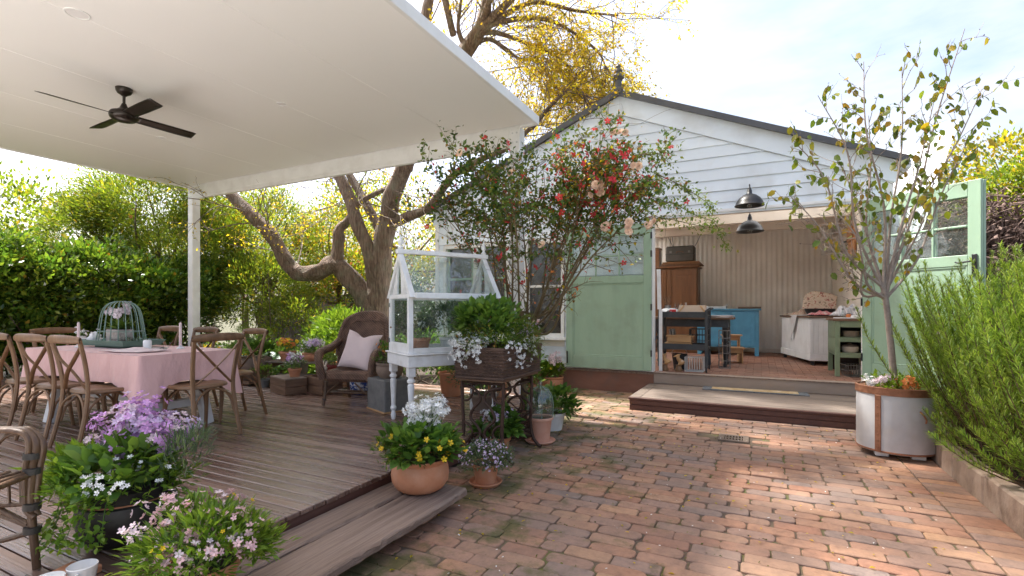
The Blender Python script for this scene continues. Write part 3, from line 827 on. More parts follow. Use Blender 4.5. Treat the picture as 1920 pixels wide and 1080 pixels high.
# ---- low step in front of the workshop
st = thing('doorway_step', 'wide low timber step with dark brown riser below the workshop opening', 'step', (0, 0, 0))
bx = -1.40
MB().box((-1.50, 6.50, -0.02), (1.46, 7.80, 0.128)).o('riser_core', DARKBACK, st)
for z0, z1 in ((.0, .066), (.070, .130)):
    MB().box((-1.525, 6.475, z0), (1.48, 6.498, z1), .004).o('riser_board', DECKF, st)
    MB().box((-1.525, 6.4985, z0), (-1.502, 7.80, z1), .004).o('riser_board', DECKF, st)
yy = 6.462
MB().box((-1.54, yy, .132), (1.5, yy + .055, .164), .006).o('nosing', DECKF, st)
MB().box((-1.54, yy + .057, .134), (-1.40, 7.838, .163), .005).o('edge_board', STEPW, st)
yy += .057
while yy < 7.80:
    MB().box((-1.397, yy, .134), (1.5, min(yy + .134, 7.838), .1635 + rs.gauss(0, .0008)), .004).o('tread_board', STEPW, st)
    yy += .137
mt = thing('door_mat', 'long narrow coir door mat with a grey border on the step', 'door mat', (-0.08, 7.68, .166), R(1.5))
MB().grid(lambda u, v: (-.66 + 1.32 * u, -.15 + .30 * v, .011 + .0015 * math.sin(40 * u) * math.sin(20 * v)), 40, 10).box((-.66, -.15, .0005), (.66, .15, .0100)).o('border', GREYMAT, mt)
MB().box((-.54, -.105, .012), (.54, .105, .0165), .002).o('coir_panel', TANMAT, mt)

# ================================================================== PATIO ROOF
pr = thing('patio_roof', 'flat white patio roof over the deck on square white posts', 'patio roof', (0, 0, 0))
X0, X1, Y0, Y1, ZC = -10.03, -2.60, 1.25, 5.80, 3.70
joints = [-10.03, -8.70, -7.47, -6.22, -4.98, -3.75, -2.60]
for a, b_ in zip(joints[:-1], joints[1:]):
    MB().box((a + .0022, Y0, ZC), (b_ - .0022, Y1, ZC + .075), .005).o('ceiling_panel', CEIL, pr)
b = MB().box((X1 + .001, Y0 - .05, ZC - .012), (X1 + .045, Y1 + .10, ZC + .105), .006)
b.o('roof_edge', WHITE, pr)
MB().box((X0 - .045, Y0 - .05, ZC - .012), (X0 - .001, Y1 + .10, ZC + .105), .006).o('roof_edge', WHITE, pr)
MB().box((X0, Y1 + .045, ZC - .012), (X1, Y1 + .10, ZC + .105), .006).o('roof_edge', WHITE, pr)
MB().box((X0, Y0 - .05, ZC - .012), (X1, Y0 - .004, ZC + .105), .006).o('roof_edge', WHITE, pr)
MB().box((X0, Y0, ZC + .076), (X1, Y1 + .04, ZC + .10)).o('roof_sheet', GALV, pr)
for (xa, xb) in ((-10.0, -9.85), (-2.955, -2.805)):
    p = MB().box((xa, 5.835, -.05 if xa > -5 else .2), (xb, 5.985, ZC - .002), .006).o('post', WHITE, pr)
    bb = MB()
    for dx in (.045, .105):
        for zz in (3.62, 3.50):
            t = MB().lathe([(0.0, .010), (.010, .010), (.013, .004), (.013, 0)], 8)
            t.xf(Matrix.Translation((xa + dx, 5.835, zz)) @ Matrix.Rotation(R(90), 4, 'X'))
            bb.add(t.v, t.f)
    bb.o('bolt', GALV, p)
MB().box((-9.848, 5.838, 3.452), (-2.957, 5.90, 3.697), .005).o('beam', WHITE, pr)
MB().box((-9.848, 5.826, 3.50), (-2.957, 5.837, 3.53), .002).o('beam_flange', WHITE, pr)

for (x, y, w, lab) in ((-4.95, 2.02, .085, 'round recessed ceiling light of the patio roof, nearest the front and largest'), (-4.99, 3.97, .055, 'round recessed ceiling light between the fan and the white roof edge'), (-7.46, 4.0, .055, 'round recessed ceiling light just beyond the ceiling fan')):
    t = thing('downlight', lab, 'ceiling light', (x, y, ZC), group='recessed lights in the patio ceiling')
    MB().lathe([(w * .86, -.001), (w * .9, -.006), (w, -.004), (w, .004), (w * .86, .004)], 28).o('trim_ring', WHITE, t, True)
    MB().lathe([(0, -.0015), (w * .84, -.0015), (w * .84, .004)], 28).o('diffuser', LINEN, t, True)

cf = thing('ceiling_fan', 'dark four blade ceiling fan hanging under the white patio roof', 'ceiling fan', (-6.17, 2.93, ZC), R(86))
MB().lathe([(0, -.085), (.02, -.085), (.035, -.07), (.062, -.055), (.075, -.03), (.078, -.001), (0, -.001)], 28).o('canopy', BRONZE, cf, True)
MB().lathe([(0, -.20), (.014, -.20), (.014, -.08), (0, -.08)], 12).o('downrod', BRONZE, cf, True)
MB().lathe([(0, -.365), (.05, -.362), (.10, -.348), (.128, -.325), (.135, -.30), (.13, -.275), (.12, -.262), (.075, -.245), (.04, -.215), (.02, -.165), (0, -.165)], 32).o('motor_housing', BRONZE, cf, True)
for k in range(4):
    bl = MB()
    def bf(u, v, s=0):
        L0 = .12 + .59 * u; w = .055 + .012 * math.sin(u * 2.2)
        if u > .97: w *= .90
        return Vector((L0, (v - .5) * 2 * w, -.30 - (v - .5) * .036 + .004 * s))
    bl.grid(lambda u, v: bf(u, v, 0), 14, 4)
    o = bl.xf(Matrix.Rotation(k * PI / 2, 4, 'Z')).o('blade', BRONZE, cf, True)
    solid(o, .006)

# ================================================================== WORKSHOP (white weatherboard building)
sh = thing('workshop', 'white weatherboard workshop with gabled front and wide open doorway', 'workshop', (0, 0, 0))
WY, BY = 7.85, 12.55                       # front wall plane, back wall plane
XL, XR, XC = -5.54, 1.51, -2.0
OX0, OX1, OZ0, OZ1 = -1.47, 1.20, .338, 2.71
APEX, SL = 4.70, 0.42
gz = lambda x: APEX - SL * abs(x - XC)      # roof line at x

# ---- weatherboards: each a bevelled plank, lapped
def board(x0, x1, z0, ztop, tl=0.0, tr=0.0):
    """x0..x1 at bottom; tl/tr: shift of the upper corners for boards cut on the gable slope"""
    h = ztop - z0
    f = WY - .028; k = WY - .008; bk = WY + .010
    vs = [(x0, f, z0), (x1, f, z0), (x1 - tr, k, ztop), (x0 + tl, k, ztop), (x0, bk, z0), (x1, bk, z0), (x1 - tr, bk, ztop), (x0 + tl, bk, ztop)]
    MB().add(vs, [(0, 1, 2, 3), (5, 4, 7, 6), (0, 4, 5, 1), (3, 2, 6, 7), (1, 5, 6, 2), (4, 0, 3, 7)]).o('weatherboard', SIDING, sh)
EXP = 0.168
_bd = board
rb = random.Random(17)
def board(x0, x1, z0, ztop, tl=0.0, tr=0.0):                  # long runs are pieced, joints staggered
    if x1 - x0 > 2.4:
        c = x0 + (x1 - x0) * rb.uniform(.3, .7)
        _bd(x0, c - .0015, z0 + rb.gauss(0, .0012), ztop, tl, 0); _bd(c + .0015, x1, z0 + rb.gauss(0, .0012), ztop, 0, tr)
    else: _bd(x0, x1, z0, ztop, tl, tr)
holes = [(-5.36, -3.97, .84, 2.50), (-3.66, -2.93, .84, 2.50)]
z = .345
while z < gz(XC) - .34:
    zt = z + EXP - .001
    lo_, hi_ = XL + .075, XR - .075
    # gable cut by the barge boards
    if zt > gz(XR) - .32:
        xr = XC + (APEX - .30 - z) / SL; xl = 2 * XC - xr
        sh_ = (zt - z) / SL
        a = max(xl, lo_); c = min(xr, hi_)
        tl = sh_ if a == xl else 0; tr = sh_ if c == xr else 0
        if c - a - tl - tr > .05:
            board(a, c, z, zt, tl, tr)
    else:
        seg = [(lo_, hi_)]
        cuts = [(h[0], h[1]) for h in holes if z < h[3] and zt > h[2]]
        if z < OZ1 - .02: cuts.append((OX0 - .07, OX1 + .07))
        for c0, c1 in cuts:
            ns_ = []
            for a, c in seg:
                if c0 > a and c0 < c: ns_.append((a, c0))
                if c1 > a and c1 < c: ns_.append((c1, c))
                if c1 <= a or c0 >= c: ns_.append((a, c))
            seg = ns_
        for a, c in seg:
            if c - a > .03: board(a, c, z, zt)
    z += EXP
# wall lining behind the boards (piers and head, never across an opening)
wl_ = MB()
def lining(x0, x1, z0, z1): wl_.box((x0, WY + .012, z0), (x1, WY + .11, z1))
lining(XL, holes[0][0], 0, 2.72); lining(holes[0][1], holes[1][0], 0, 2.72); lining(holes[1][1], OX0 - .02, 0, 2.72)
for h in holes:
    lining(h[0] + .001, h[1] - .001, 0, h[2]); lining(h[0] + .001, h[1] - .001, h[3], 2.719)
lining(OX1 + .02, XR, 0, 2.72)
wl_.prism([(XL, WY + .012, 2.722), (XR, WY + .012, 2.722), (XR, WY + .012, gz(XR) - .06), (XC, WY + .012, APEX - .06), (XL, WY + .012, gz(XL) - .06)], (0, .10, 0))
wl_.o('wall_lining', CREAM, sh)
# side and back walls
MB().box((XL, WY + .111, 0), (XL + .1, BY + .1, gz(XL) - .06)).o('side_wall', SIDING, sh)
MB().box((XR - .1, WY + .111, 0), (XR, BY + .1, gz(XR) - .06)).o('side_wall', CREAM, sh)
MB().box((XL + .1, BY + .03, 0), (XR - .1, BY + .1, 3.1)).o('back_wall', CREAM, sh)
cg = MB()
NX = 420
def corr(u, v):
    x = XL + .11 + (XR - XL - .22) * u
    ph = (x / .104) % 1.0
    d = .018 * (0.5 + .5 * math.cos(2 * PI * ph)) ** 1.6
    return (x, BY - .0 - d, .34 + 2.77 * v)
cg.grid(corr, NX, 1)
cg.o('corrugated_lining', surf('cream_corrugated_sheet', [(0.3, (0.80, 0.75, 0.67)), (0.7, (0.85, 0.80, 0.73))], 1.5, 0.5, dirt=((0.42, 0.33, 0.25), 0.35, 1.1)), sh, True, 80)
cg = MB()
cg.grid(lambda u, v: (XR - .112, WY + .13 + (BY - WY - .15) * u, .34 + 2.77 * v), 2, 2)
MB().box((XR - .135, WY + .13, .34), (XR - .102, BY - .03, 3.1)).o('side_lining', CREAM, sh)
SKX, SKY = (-5.15, 1.25), (8.25, 9.75)                       # unseen skylight added above the doorway to brighten the interior
for lo, hi in (((XL + .1, WY + .113), (XR - .1, SKY[0])), ((-2.25, SKY[1]), (XR - .1, BY + .02)), ((XL + .1, 12.2), (-2.25, BY + .02)), ((XL + .1, SKY[0]), (SKX[0], 12.2)), ((SKX[1], SKY[0]), (XR - .1, SKY[1]))):
    MB().box((lo[0] + .0004, lo[1] + .0004, 3.10), (hi[0] - .0004, hi[1] - .0004, 3.14)).o('ceiling', CREAM, sh)
MB().box((-2.2, 9.8, 2.86), (XR - .14, 9.92, 3.098), .004).o('ceiling_beam', CREAM, sh)
MB().box((-2.2, 11.2, 2.90), (XR - .14, 11.32, 3.098), .004).o('ceiling_beam', CREAM, sh)
MB().box((XL + .12, BY - .055, .342), (XR - .14, BY - .03, .43), .004).o('skirting', CREAM, sh)
# floor: herringbone brick, pieces joined (a few pixels each)
MB().box((XL + .1, WY + .0, .0), (XR - .1, BY + .03, .326)).o('floor_slab', CONC, sh)
fl = MB()
for i in range(40):
    for j in range(22):
        x0 = -3.4 + j * .228 + (.114 if i % 2 else 0); y0 = WY + .14 + i * .114
        if x0 + .222 < XR - .14: fl.box((x0, y0, .318), (x0 + .222, y0 + .108, .338 + random.gauss(0, .0008)), .003)
tag(fl.o('floor_bricks', FLOORBR, sh), kind='stuff')
MB().box((OX0, WY - .03, .165), (OX1 + .3, WY + .135, .336), .008).o('threshold', CONC, sh)
MB().box((OX0, WY - .045, .325), (OX1 + .05, WY - .031, .337), .002).o('threshold_strip', OLDWOOD, sh)
# plinth
MB().box((XL, WY - .02, -.05), (OX0 - .002, WY + .011, .335), .004).o('plinth', PLINTH, sh)
MB().box((XL + .02, WY - .045, .300), (OX0 - .005, WY - .0205, .333), .004).o('sill_board', OLDWOOD, sh)
# corner boards, header, door jambs
MB().box((XL - .005, WY - .04, .338), (XL + .074, WY + .008, gz(XL) - .05), .004).o('corner_board', WHITE, sh)
MB().box((XR - .074, WY - .04, .05), (XR + .005, WY + .008, gz(XR) - .05), .004).o('corner_board', WHITE, sh)
MB().box((OX0 - .068, WY - .05, .339), (OX0 - .002, WY + .13, OZ1 + .01), .004).o('door_jamb', WHITE, sh)
MB().box((OX1 + .002, WY - .05, .339), (OX1 + .068, WY + .13, OZ1 + .01), .004).o('door_jamb', WHITE, sh)
MB().box((OX0 - .068, WY - .048, OZ1 + .012), (OX1 + .068, WY - .028, OZ1 + .055), .003).o('head_trim', WHITE, sh)
MB().box((OX0 - .0, WY + .0125, OZ1 - .0), (OX1 + .0, WY + .16, OZ1 + .05), .003).o('lintel', CREAM, sh)
MB().box((OX0 - .3, WY + .17, 2.80), (OX1 + .15, WY + .30, 3.09), .004).o('lintel', CREAM, sh)
# barge boards, roof sheets, capping, finial
for sgn in (-1, 1):
    xe = XR + .04 if sgn > 0 else XL - .04
    p = [(XC, WY - .058, APEX - .012), (xe, WY - .058, gz(xe) - .012), (xe, WY - .058, gz(xe) - .30), (XC, WY - .058, APEX - .30)]
    MB().prism(p, (0, .028, 0)).o('barge_board', SIDING, sh)
    def sheet(xa, xb, ya, yb, nm, m, t0=0.0, t1=.038):
        MB().prism([(xa, ya, gz(xa) + t0), (xb, ya, gz(xb) + t0), (xb, ya, gz(xb) + t1), (xa, ya, gz(xa) + t1)], (0, yb - ya, 0)).o(nm, m, sh)
    xo = xe + sgn * .10
    if True:
        yK = SKY[1] if sgn > 0 else 12.2
        k0, k1 = (XC + .25, SKX[1]) if sgn > 0 else (XC - .25, SKX[0])
        sheet(XC, xo, WY - .14, SKY[0], 'roof_sheet', SLATE); sheet(XC, xo, yK, BY + .25, 'roof_sheet', SLATE)
        sheet(XC, k0, SKY[0] + .0005, yK - .0005, 'roof_sheet', SLATE); sheet(k1, xo, SKY[0] + .0005, yK - .0005, 'roof_sheet', SLATE)
        MB().grid(lambda u, v: (k0 + (k1 - k0) * u, SKY[0] + (yK - SKY[0]) * v, gz(k0 + (k1 - k0) * u) + .012), 4, 2).o('added_skylight_pane', FROST_SHEET, sh)  # added pane, out of view, diffusing daylight into the workshop
    p = [(XC, WY - .165, APEX - .035), (xe + sgn * .11, WY - .165, gz(xe + sgn * .11) - .03), (xe + sgn * .11, WY - .165, gz(xe + sgn * .11) + .050), (XC, WY - .165, APEX + .058)]
    MB().prism(p, (0, .024, 0)).o('verge_capping', SLATE, sh)
MB().box((XR + .045, WY - .13, gz(XR) - .16), (XR + .17, BY, gz(XR) - .05), .01).o('gutter', GALV, sh)
fi = MB().lathe([(.0, 0), (.075, 0), (.075, .03), (.05, .05), (.05, .16), (.062, .175), (.085, .20), (.09, .23), (.07, .255), (.042, .275), (.05, .29), (.062, .31), (.055, .335), (.032, .35), (.03, .365), (.042, .385), (.03, .41), (.0, .425)], 20)
fi.xf(Matrix.Translation((XC, WY - .10, APEX + .05))).o('finial', SLATE, sh, True, 30)
MB().box((XC - .06, WY - .18, APEX - .02), (XC + .06, WY - .02, APEX + .07), .01).o('ridge_block', SLATE, sh)

# ---- front windows
for wi, (x0, x1, z0, z1) in enumerate(holes):
    fr = MB()
    for lo, hi in (((x0, z0), (x0 + .06, z1)), ((x1 - .06, z0), (x1, z1)), ((x0 + .06, z0), (x1 - .06, z0 + .06)), ((x0 + .06, z1 - .06), (x1 - .06, z1))):
        fr.box((lo[0] + .001, WY - .045, lo[1] + .001), (hi[0] - .001, WY + .10, hi[1] - .001), .004)
    w = fr.o('window', WHITE, sh)
    mid = (x0 + x1) / 2
    zt = z0 + (z1 - z0) * (.52 if wi else .62)
    MB().box((x0 + .06, WY + .0, zt - .02), (x1 - .06, WY + .05, zt + .02), .003).o('transom', WHITE if wi else SAGE, w)
    if wi == 0:
        MB().box((mid - .05, WY - .02, z0 + .062), (mid + .05, WY + .06, z1 - .062), .003).o('mullion', WHITE, w)
        for a, c in ((x0 + .061, mid - .051), (mid + .051, x1 - .061)):
            s = MB()
            for lo, hi in (((a, z0 + .062), (a + .05, z1 - .062)), ((c - .05, z0 + .062), (c, z1 - .062))):
                s.box((lo[0], WY + .01, lo[1]), (hi[0], WY + .045, hi[1]), .003)
            s.o('sash', SAGE, w)
    MB().box((x0 - .05, WY - .10, z0 - .05), (x1 + .05, WY + .011, z0 - .001), .006).o('sill', WHITE, w)
    MB().box((x0 + .05, WY + .055, z0 + .05), (x1 - .05, WY + .060, z1 - .05)).o('pane', DARKPANE, w)
    # net curtain drawn aside inside
    for side in ((-1, 1) if wi else ()):
        cu = MB()
        def cf_(u, v, side=side, x0=x0, x1=x1, z0=z0, z1=z1):
            t = v ** 1.8
            wd = .10 + .34 * t
            xa = x0 + .05 if side < 0 else x1 - .05
            x = xa - side * u * wd
            return (x, WY + .19 + .022 * math.sin(u * 22), z0 + .08 + (z1 - z0 - .12) * v)
        cu.grid(cf_, 28, 12)
        cu.o('net_curtain', LINEN, w, True, 80)

# ---- green doors: stiles, rails, glazing bars, panel, panes, hardware
def half_door(name, label, loc, rz, W=1.38, H=2.28, hinge_left=True, handle=True):
    d = MB()
    t = .022
    T = .118
    zr = [(0, .20), (1.36, 1.48), (H - .17, H)]
    d.box((0, -t, 0), (T, t, H), .005).box((W - T, -t, 0), (W, t, H), .005)
    for a, b_ in zr:
        d.box((T + .0005, -t + .001, a + .001), (W - T - .0005, t - .001, b_ - .001), .004)
    D = d.o(name, SAGE, sh)
    D.location = loc; D.rotation_euler = (0, 0, rz)
    D['label'] = label
    MB().box((T, -.009, .20), (W - T, .009, 1.36)).o('panel', SAGE, D)
    mo = MB()
    for (a, c, z0, z1) in ((T, T + .022, .20, 1.36), (W - T - .022, W - T, .20, 1.36), (T + .022, W - T - .022, .20, .222), (T + .022, W - T - .022, 1.338, 1.36)):
        mo.box((a + .0006, -.0165, z0 + .0006), (c - .0006, .0165, z1 - .0006), .005)
    mo.o('panel_moulding', SAGE, D)
    gx = [T + (W - 2 * T) * k / 3 for k in range(4)]
    gzz = [1.48, 1.48 + (H - .17 - 1.48) * .5, H - .17]
    gb = MB()
    for k in (1, 2): gb.box((gx[k] - .011, -.015, 1.481), (gx[k] + .011, .015, H - .171), .004)
    for k in range(3):
        gb.box((gx[k] + .012, -.014, gzz[1] - .011), (gx[k + 1] - .012, .014, gzz[1] + .011), .004)
    gb.o('glazing_bars', SAGE, D)
    for k in range(3):
        for j in range(2):
            MB().box((gx[k] + .012, -.0025, gzz[j] + .012), (gx[k + 1] - .012, .0025, gzz[j + 1] - .012)).o('pane', CLEAR, D)
    hx = 0 if hinge_left else W
    for z in (.27, .98, 1.80, 2.08):
        MB().box((hx - .012, -t - .008, z - .05), (hx + .012, -t - .0005, z + .05), .002).o('hinge', BLACK, D)
    lx = W - .055 if hinge_left else .055
    for sy in ((-1, 1) if handle else ()):
        h = MB().box((lx - .024, sy * (t + .006) - .006, 1.24), (lx + .024, sy * (t + .006) + .006, 1.48), .004)
        pts = spline([(lx, sy * .03, 1.40), (lx, sy * .075, 1.40), (lx + (-.03 if hinge_left else .03), sy * .082, 1.40), (lx + (-.12 if hinge_left else .12), sy * .075, 1.392), (lx + (-.15 if hinge_left else .15), sy * .07, 1.402)], 4)
        h.tube(pts, [.010] * (len(pts) - 4) + [.009, .008, .008, .009], 8)
        h.lathe([(.0, 0), (.016, 0), (.016, .012), (0, .012)], 10, (lx, sy * .028, 1.30))
        h.o('handle', BLACK, D, True)
    bx_ = W - .02 if hinge_left else .02
    if not handle:
        MB().box((bx_ - .012, -t - .012, .06), (bx_ + .012, -t - .0005, .26), .003).o('bolt', BLACK, D)
    return D
# left leaf swung flat against the wall (hinge on its right-hand side)
half_door('door', 'green door folded back flat against the weatherboards', (OX0 - 1.40, WY - .085, .36), 0, hinge_left=False, handle=False)
# right leaf swung towards the camera
dx, dy = 2.12 - 1.19, 6.97 - 7.77
half_door('door', 'green door swung forward beside the potted tree', (1.19, 7.77, .42), math.atan2(dy, dx), W=1.225, H=2.28)
# second leaf folded behind it
half_door('door', 'green door folded behind the forward leaf', (1.225, 7.812, .42), math.atan2(dy, dx) + .002, W=1.225, H=2.28, handle=False)

# ---- barn lamps
def barn_lamp(label, loc, k=1.0, arm=None):
    t = thing('barn_lamp', label, 'lamp', loc)
    pr_ = [(.022, .115), (.030, .105), (.034, .06), (.05, .05), (.085, .035), (.135, -.005), (.168, -.055), (.182, -.10), (.190, -.105), (.184, -.112), (.176, -.104), (.160, -.058), (.13, -.012), (.08, .025), (.03, .04)]
    MB().lathe([(r * k, z * k) for r, z in pr_], 32).o('shade', BLACK, t, True, 60)
    MB().lathe([(0, .19 * k), (.005, .19 * k), (.007, .15 * k), (.02, .135 * k), (.024, .112 * k), (0, .112 * k)], 14).o('cap', BLACK, t, True)
    MB().lathe([(0, -.135 * k), (.022 * k, -.125 * k), (.036 * k, -.095 * k), (.036 * k, -.07 * k), (.018 * k, -.02 * k), (.016 * k, .03 * k), (0, .03 * k)], 18).o('bulb', MIRRORISH, t, True, 80)
    if arm:
        MB().tube(spline(arm, 6), .009 * k, 8).o('arm', BLACK, t, True)
    return t
barn_lamp('dark barn lamp mounted on the weatherboards above the workshop opening', (-.13, 7.52, 2.83), 1.0, [(0, 0, .17), (0, .10, .20), (0, .22, .14), (0, .31, .10)])
barn_lamp('dark barn lamp hanging inside the workshop just below the opening', (-.14, 8.35, 2.60), 1.05, [(0, 0, .19), (0, 0, .30), (0, 0, .40), (0, 0, .49)])

# ================================================================== INSIDE THE WORKSHOP
FZ = .3385
def legs4(parent, mat, x0, x1, y0, y1, z0, z1, w=.05, name='leg'):
    for x in (x0, x1 - w):
        for y in (y0, y1 - w):
            MB().box((x, y, z0), (x + w, y + w, z1), .003).o(name, mat, parent)

wd = thing('wardrobe', 'tall brown timber wardrobe at the back left of the workshop', 'wardrobe', (-1.90, 11.95, FZ))
MB().box((-.66, -.27, .08), (.66, .30, 1.90), .006).o('body', BROWNW, wd)
for s in (-1, 1):
    x0, x1 = (-.64, -.004) if s < 0 else (.004, .64)
    d = MB()
    for lo, hi in (((x0, .12), (x0 + .09, 1.86)), ((x1 - .09, .12), (x1, 1.86)), ((x0 + .09, .12), (x1 - .09, .24)), ((x0 + .09, 1.74), (x1 - .09, 1.86)), ((x0 + .09, .85), (x1 - .09, .95))):
        d.box((lo[0] + .0005, -.295, lo[1] + .0005), (hi[0] - .0005, -.271, hi[1] - .0005), .004)
    d = d.o('door', BROWNW, wd)
    MB().box((x0 + .09, -.280, .24), (x1 - .09, -.2705, 1.74)).o('panel', BROWNW, d)
    MB().lathe([(0, 0), (.014, .004), (.016, .018), (0, .024)], 12, (0, 0, 0)).xf(Matrix.Translation((s * .05, -.295, 1.0)) @ Matrix.Rotation(R(90), 4, 'X')).o('knob', BLACK, d, True)
MB().box((-.70, -.32, 1.902), (.70, .32, 1.95), .012).o('cornice', BROWNW, wd)
MB().box((-.68, -.29, 0), (.68, .31, .079), .006).o('plinth', BROWNW, wd)

sc_ = thing('suitcase', 'old grey suitcase with a brown handle lying on top of the wardrobe', 'suitcase', (-1.62, 11.86, FZ + 2.045))
MB().box((-.31, -.16, 0), (.31, .16, .36), .03).o('shell', surf('old_suitcase', [(.3, (.055, .05, .042)), (.7, (.10, .09, .075))], 6, .6, bump=.2), sc_)
MB().tube(spline([(-.07, -.165, .20), (-.06, -.195, .225), (.06, -.195, .225), (.07, -.165, .20)]), .010, 8).o('handle', RUSTW, sc_, True)
for x in (-.20, .20): MB().box((x - .025, -.168, .20), (x + .025, -.1605, .25), .002).o('latch', WIRE, sc_)
MB().box((-.312, -.163, .165), (.312, .163, .178)).o('seam', BLACK, sc_)
bd = thing('blanket', 'folded brown blanket under the suitcase on the wardrobe', 'blanket', (-1.60, 11.85, FZ + 1.951))
for k in range(3): MB().box((-.44 + .02 * k, -.2, .031 * k), (.46 - .03 * k, .2, .031 * k + .03), .013).o('fold', surf('brown_blanket%d' % k, [(.3, (.10 + .05 * k, .055 + .02 * k, .035)), (.7, (.17 + .06 * k, .10 + .02 * k, .06))], 20, .95), bd)
bx = thing('wooden_box', 'small dark wooden box at the left end of the wardrobe top', 'box', (-2.22, 11.85, FZ + 1.951))
MB().box((-.15, -.16, 0), (.15, .16, .40), .008).o('case', BROWNW, bx); MB().box((-.16, -.17, .401), (.16, .17, .44), .006).o('lid', RUSTW, bx)
wr = thing('wire_stand', 'bent wire stand rising above the old suitcase', 'wire stand', (-1.58, 11.80, FZ + 2.407))
wb = MB()
wb.tube(spline([(-.34, .0, .28), (-.20, 0, .0), (-.14, 0, .0)]), .008, 6)
wb.tube(spline([(.42, .0, .30), (.28, 0, .0), (.20, 0, .0)]), .008, 6)
wb.tube(spline([(-.20, .05, 0.0), (-.22, .05, .32), (-.05, .05, .46), (.20, .05, .47)]), .008, 6)
wb.tube(spline([(-.34, 0, .28), (.0, .03, .26), (.42, 0, .30)]), .006, 6)
wb.o('wire', WIRE, wr, True)

bc = thing('blue_cabinet', 'bright blue cupboard with an arched panel door against the corrugated wall', 'cabinet', (-.62, 11.70, FZ))
MB().box((-.60, -.25, .17), (.60, .26, .945), .005).o('body', BLUE, bc)
MB().box((-.64, -.30, .947), (.64, .28, .985), .008).o('top', BLUE, bc)
for x in (-.60, .52):
    for y in (-.25, .18): MB().box((x, y, 0), (x + .08, y + .08, .169), .004).o('leg', BLUE, bc)
for s in (-1, 1):
    x0, x1 = (-.53, -.004) if s < 0 else (.004, .53)
    d = MB()
    for lo, hi in (((x0, .21), (x0 + .08, .91)), ((x1 - .08, .21), (x1, .91)), ((x0 + .08, .21), (x1 - .08, .30))):
        d.box((lo[0] + .0005, -.270, lo[1]), (hi[0] - .0005, -.2515, hi[1]), .004)
    a, c = x0 + .08, x1 - .08; cxm = (a + c) / 2
    arch = [(a + .0005, -.270, .91), (a + .0005, -.270, .78)] + [(cxm - (c - a) / 2 * math.cos(t), -.270, .78 + .07 * math.sin(t)) for t in (R(30), R(60), R(90), R(120), R(150))] + [(c - .0005, -.270, .78), (c - .0005, -.270, .91)]
    d.prism(arch, (0, .0185, 0))
    d = d.o('door', BLUE, bc)
    MB().box((a, -.258, .30), (c, -.2512, .86)).o('panel', BLUE, d)
    MB().box((s * .045 - .008, -.274, .52), (s * .045 + .008, -.2705, .57)).o('keyhole', BLACK, d)
for nm, lab, x, mat, w, h in (('enamel_tray', 'grey enamel tray on the left of the blue cupboard top', -.33, GALV, .30, .05), ('wooden_tray', 'dark timber tray at the right end of the blue cupboard top', .42, RUSTW, .22, .04)):
    t = thing(nm, lab, 'tray', (-.62 + x, 11.68, FZ + .986))
    MB().box((-w, -.15, 0), (w, .15, .012), .003).o('base', mat, t)
    rim = MB()
    rim.box((-w, -.15, .0125), (w, -.138, h), .002).box((-w, .138, .0125), (w, .15, h), .002).box((-w, -.1375, .0125), (-w + .012, .1375, h), .002).box((w - .012, -.1375, .0125), (w, .1375, h), .002)
    rim.o('rim', mat, t)
    if nm == 'enamel_tray': MB().tube([(w - .02, -.1, h), (w + .02, -.1, h + .05), (w + .02, .1, h + .05), (w - .02, .1, h)], .008, 6).o('handle', mat, t)

wt = thing('work_table', 'dark table with brown top and turned legs behind the trolley', 'table', (-1.05, 9.25, FZ))
MB().box((-.78, -.36, .80), (.66, .36, .836), .006).o('tabletop', RUSTW, wt)
MB().box((-.70, -.30, .67), (.58, .30, .799), .004).o('apron', DARKGREY, wt)
for x in (-.64, .53):
    for y in (-.26, .26):
        MB().lathe([(.028, 0), (.035, .04), (.022, .07), (.030, .20), (.045, .34), (.028, .40), (.05, .43), (.05, .47), (.03, .50), (.048, .56), (.048, .669)], 14, (x, y, 0)).o('leg', BLACK, wt, True)
nb = thing('papers', 'loose pile of papers and prints on the work table', 'papers', (-.62, 9.1, FZ + .837))
for k in range(4): MB().box((-.22, -.15, .008 * k), (.2, .15, .008 * k + .007), .001, Matrix.Rotation(.25 * k - .3, 3, 'Z')).o('sheet', (LINEN, PALEPINK, RUSTW, LINEN)[k], nb)

tr = thing('trolley', 'dark grey metal trolley with shelves on castors just inside the doorway', 'trolley', (-1.45, 8.07, FZ))
TW, TD, TH = .74, .52, .955
for x, y in ((0, 0), (TW - .045, 0), (0, TD - .045), (TW - .045, TD - .045)):
    MB().box((x, y, .07), (x + .045, y + .045, TH), .004).o('post', DARKGREY, tr)
for z, nm in ((.36, 'shelf'), (.86, 'top_shelf')):
    b = MB().box((.002, .046, z), (TW - .002, TD - .046, z + .018), .002)
    b.box((.046, .004, z - .02), (TW - .046, .03, z + .07), .003).box((.046, TD - .03, z - .02), (TW - .046, TD - .004, z + .07), .003)
    b.box((.004, .046, z - .0205), (.03, TD - .046, z - .001), .002).box((TW - .03, .046, z - .0205), (TW - .004, TD - .046, z - .001), .002)
    b.o(nm, DARKGREY, tr)
for x, y in ((.022, .022), (TW - .022, .022), (.022, TD - .022), (TW - .022, TD - .022)):
    MB().lathe([(0, -.011), (.034, -.011), (.034, .011), (0, .011)], 16).xf(Matrix.Translation((x, y, .035)) @ Matrix.Rotation(R(90), 4, 'Y')).o('castor', BLACK, tr, True)
MB().tube(spline([(TW - .02, .02, TH), (TW + .03, .02, TH + .03), (TW + .03, TD - .02, TH + .03), (TW - .02, TD - .02, TH)], 5), .012, 8).o('push_handle', DARKGREY, tr, True)

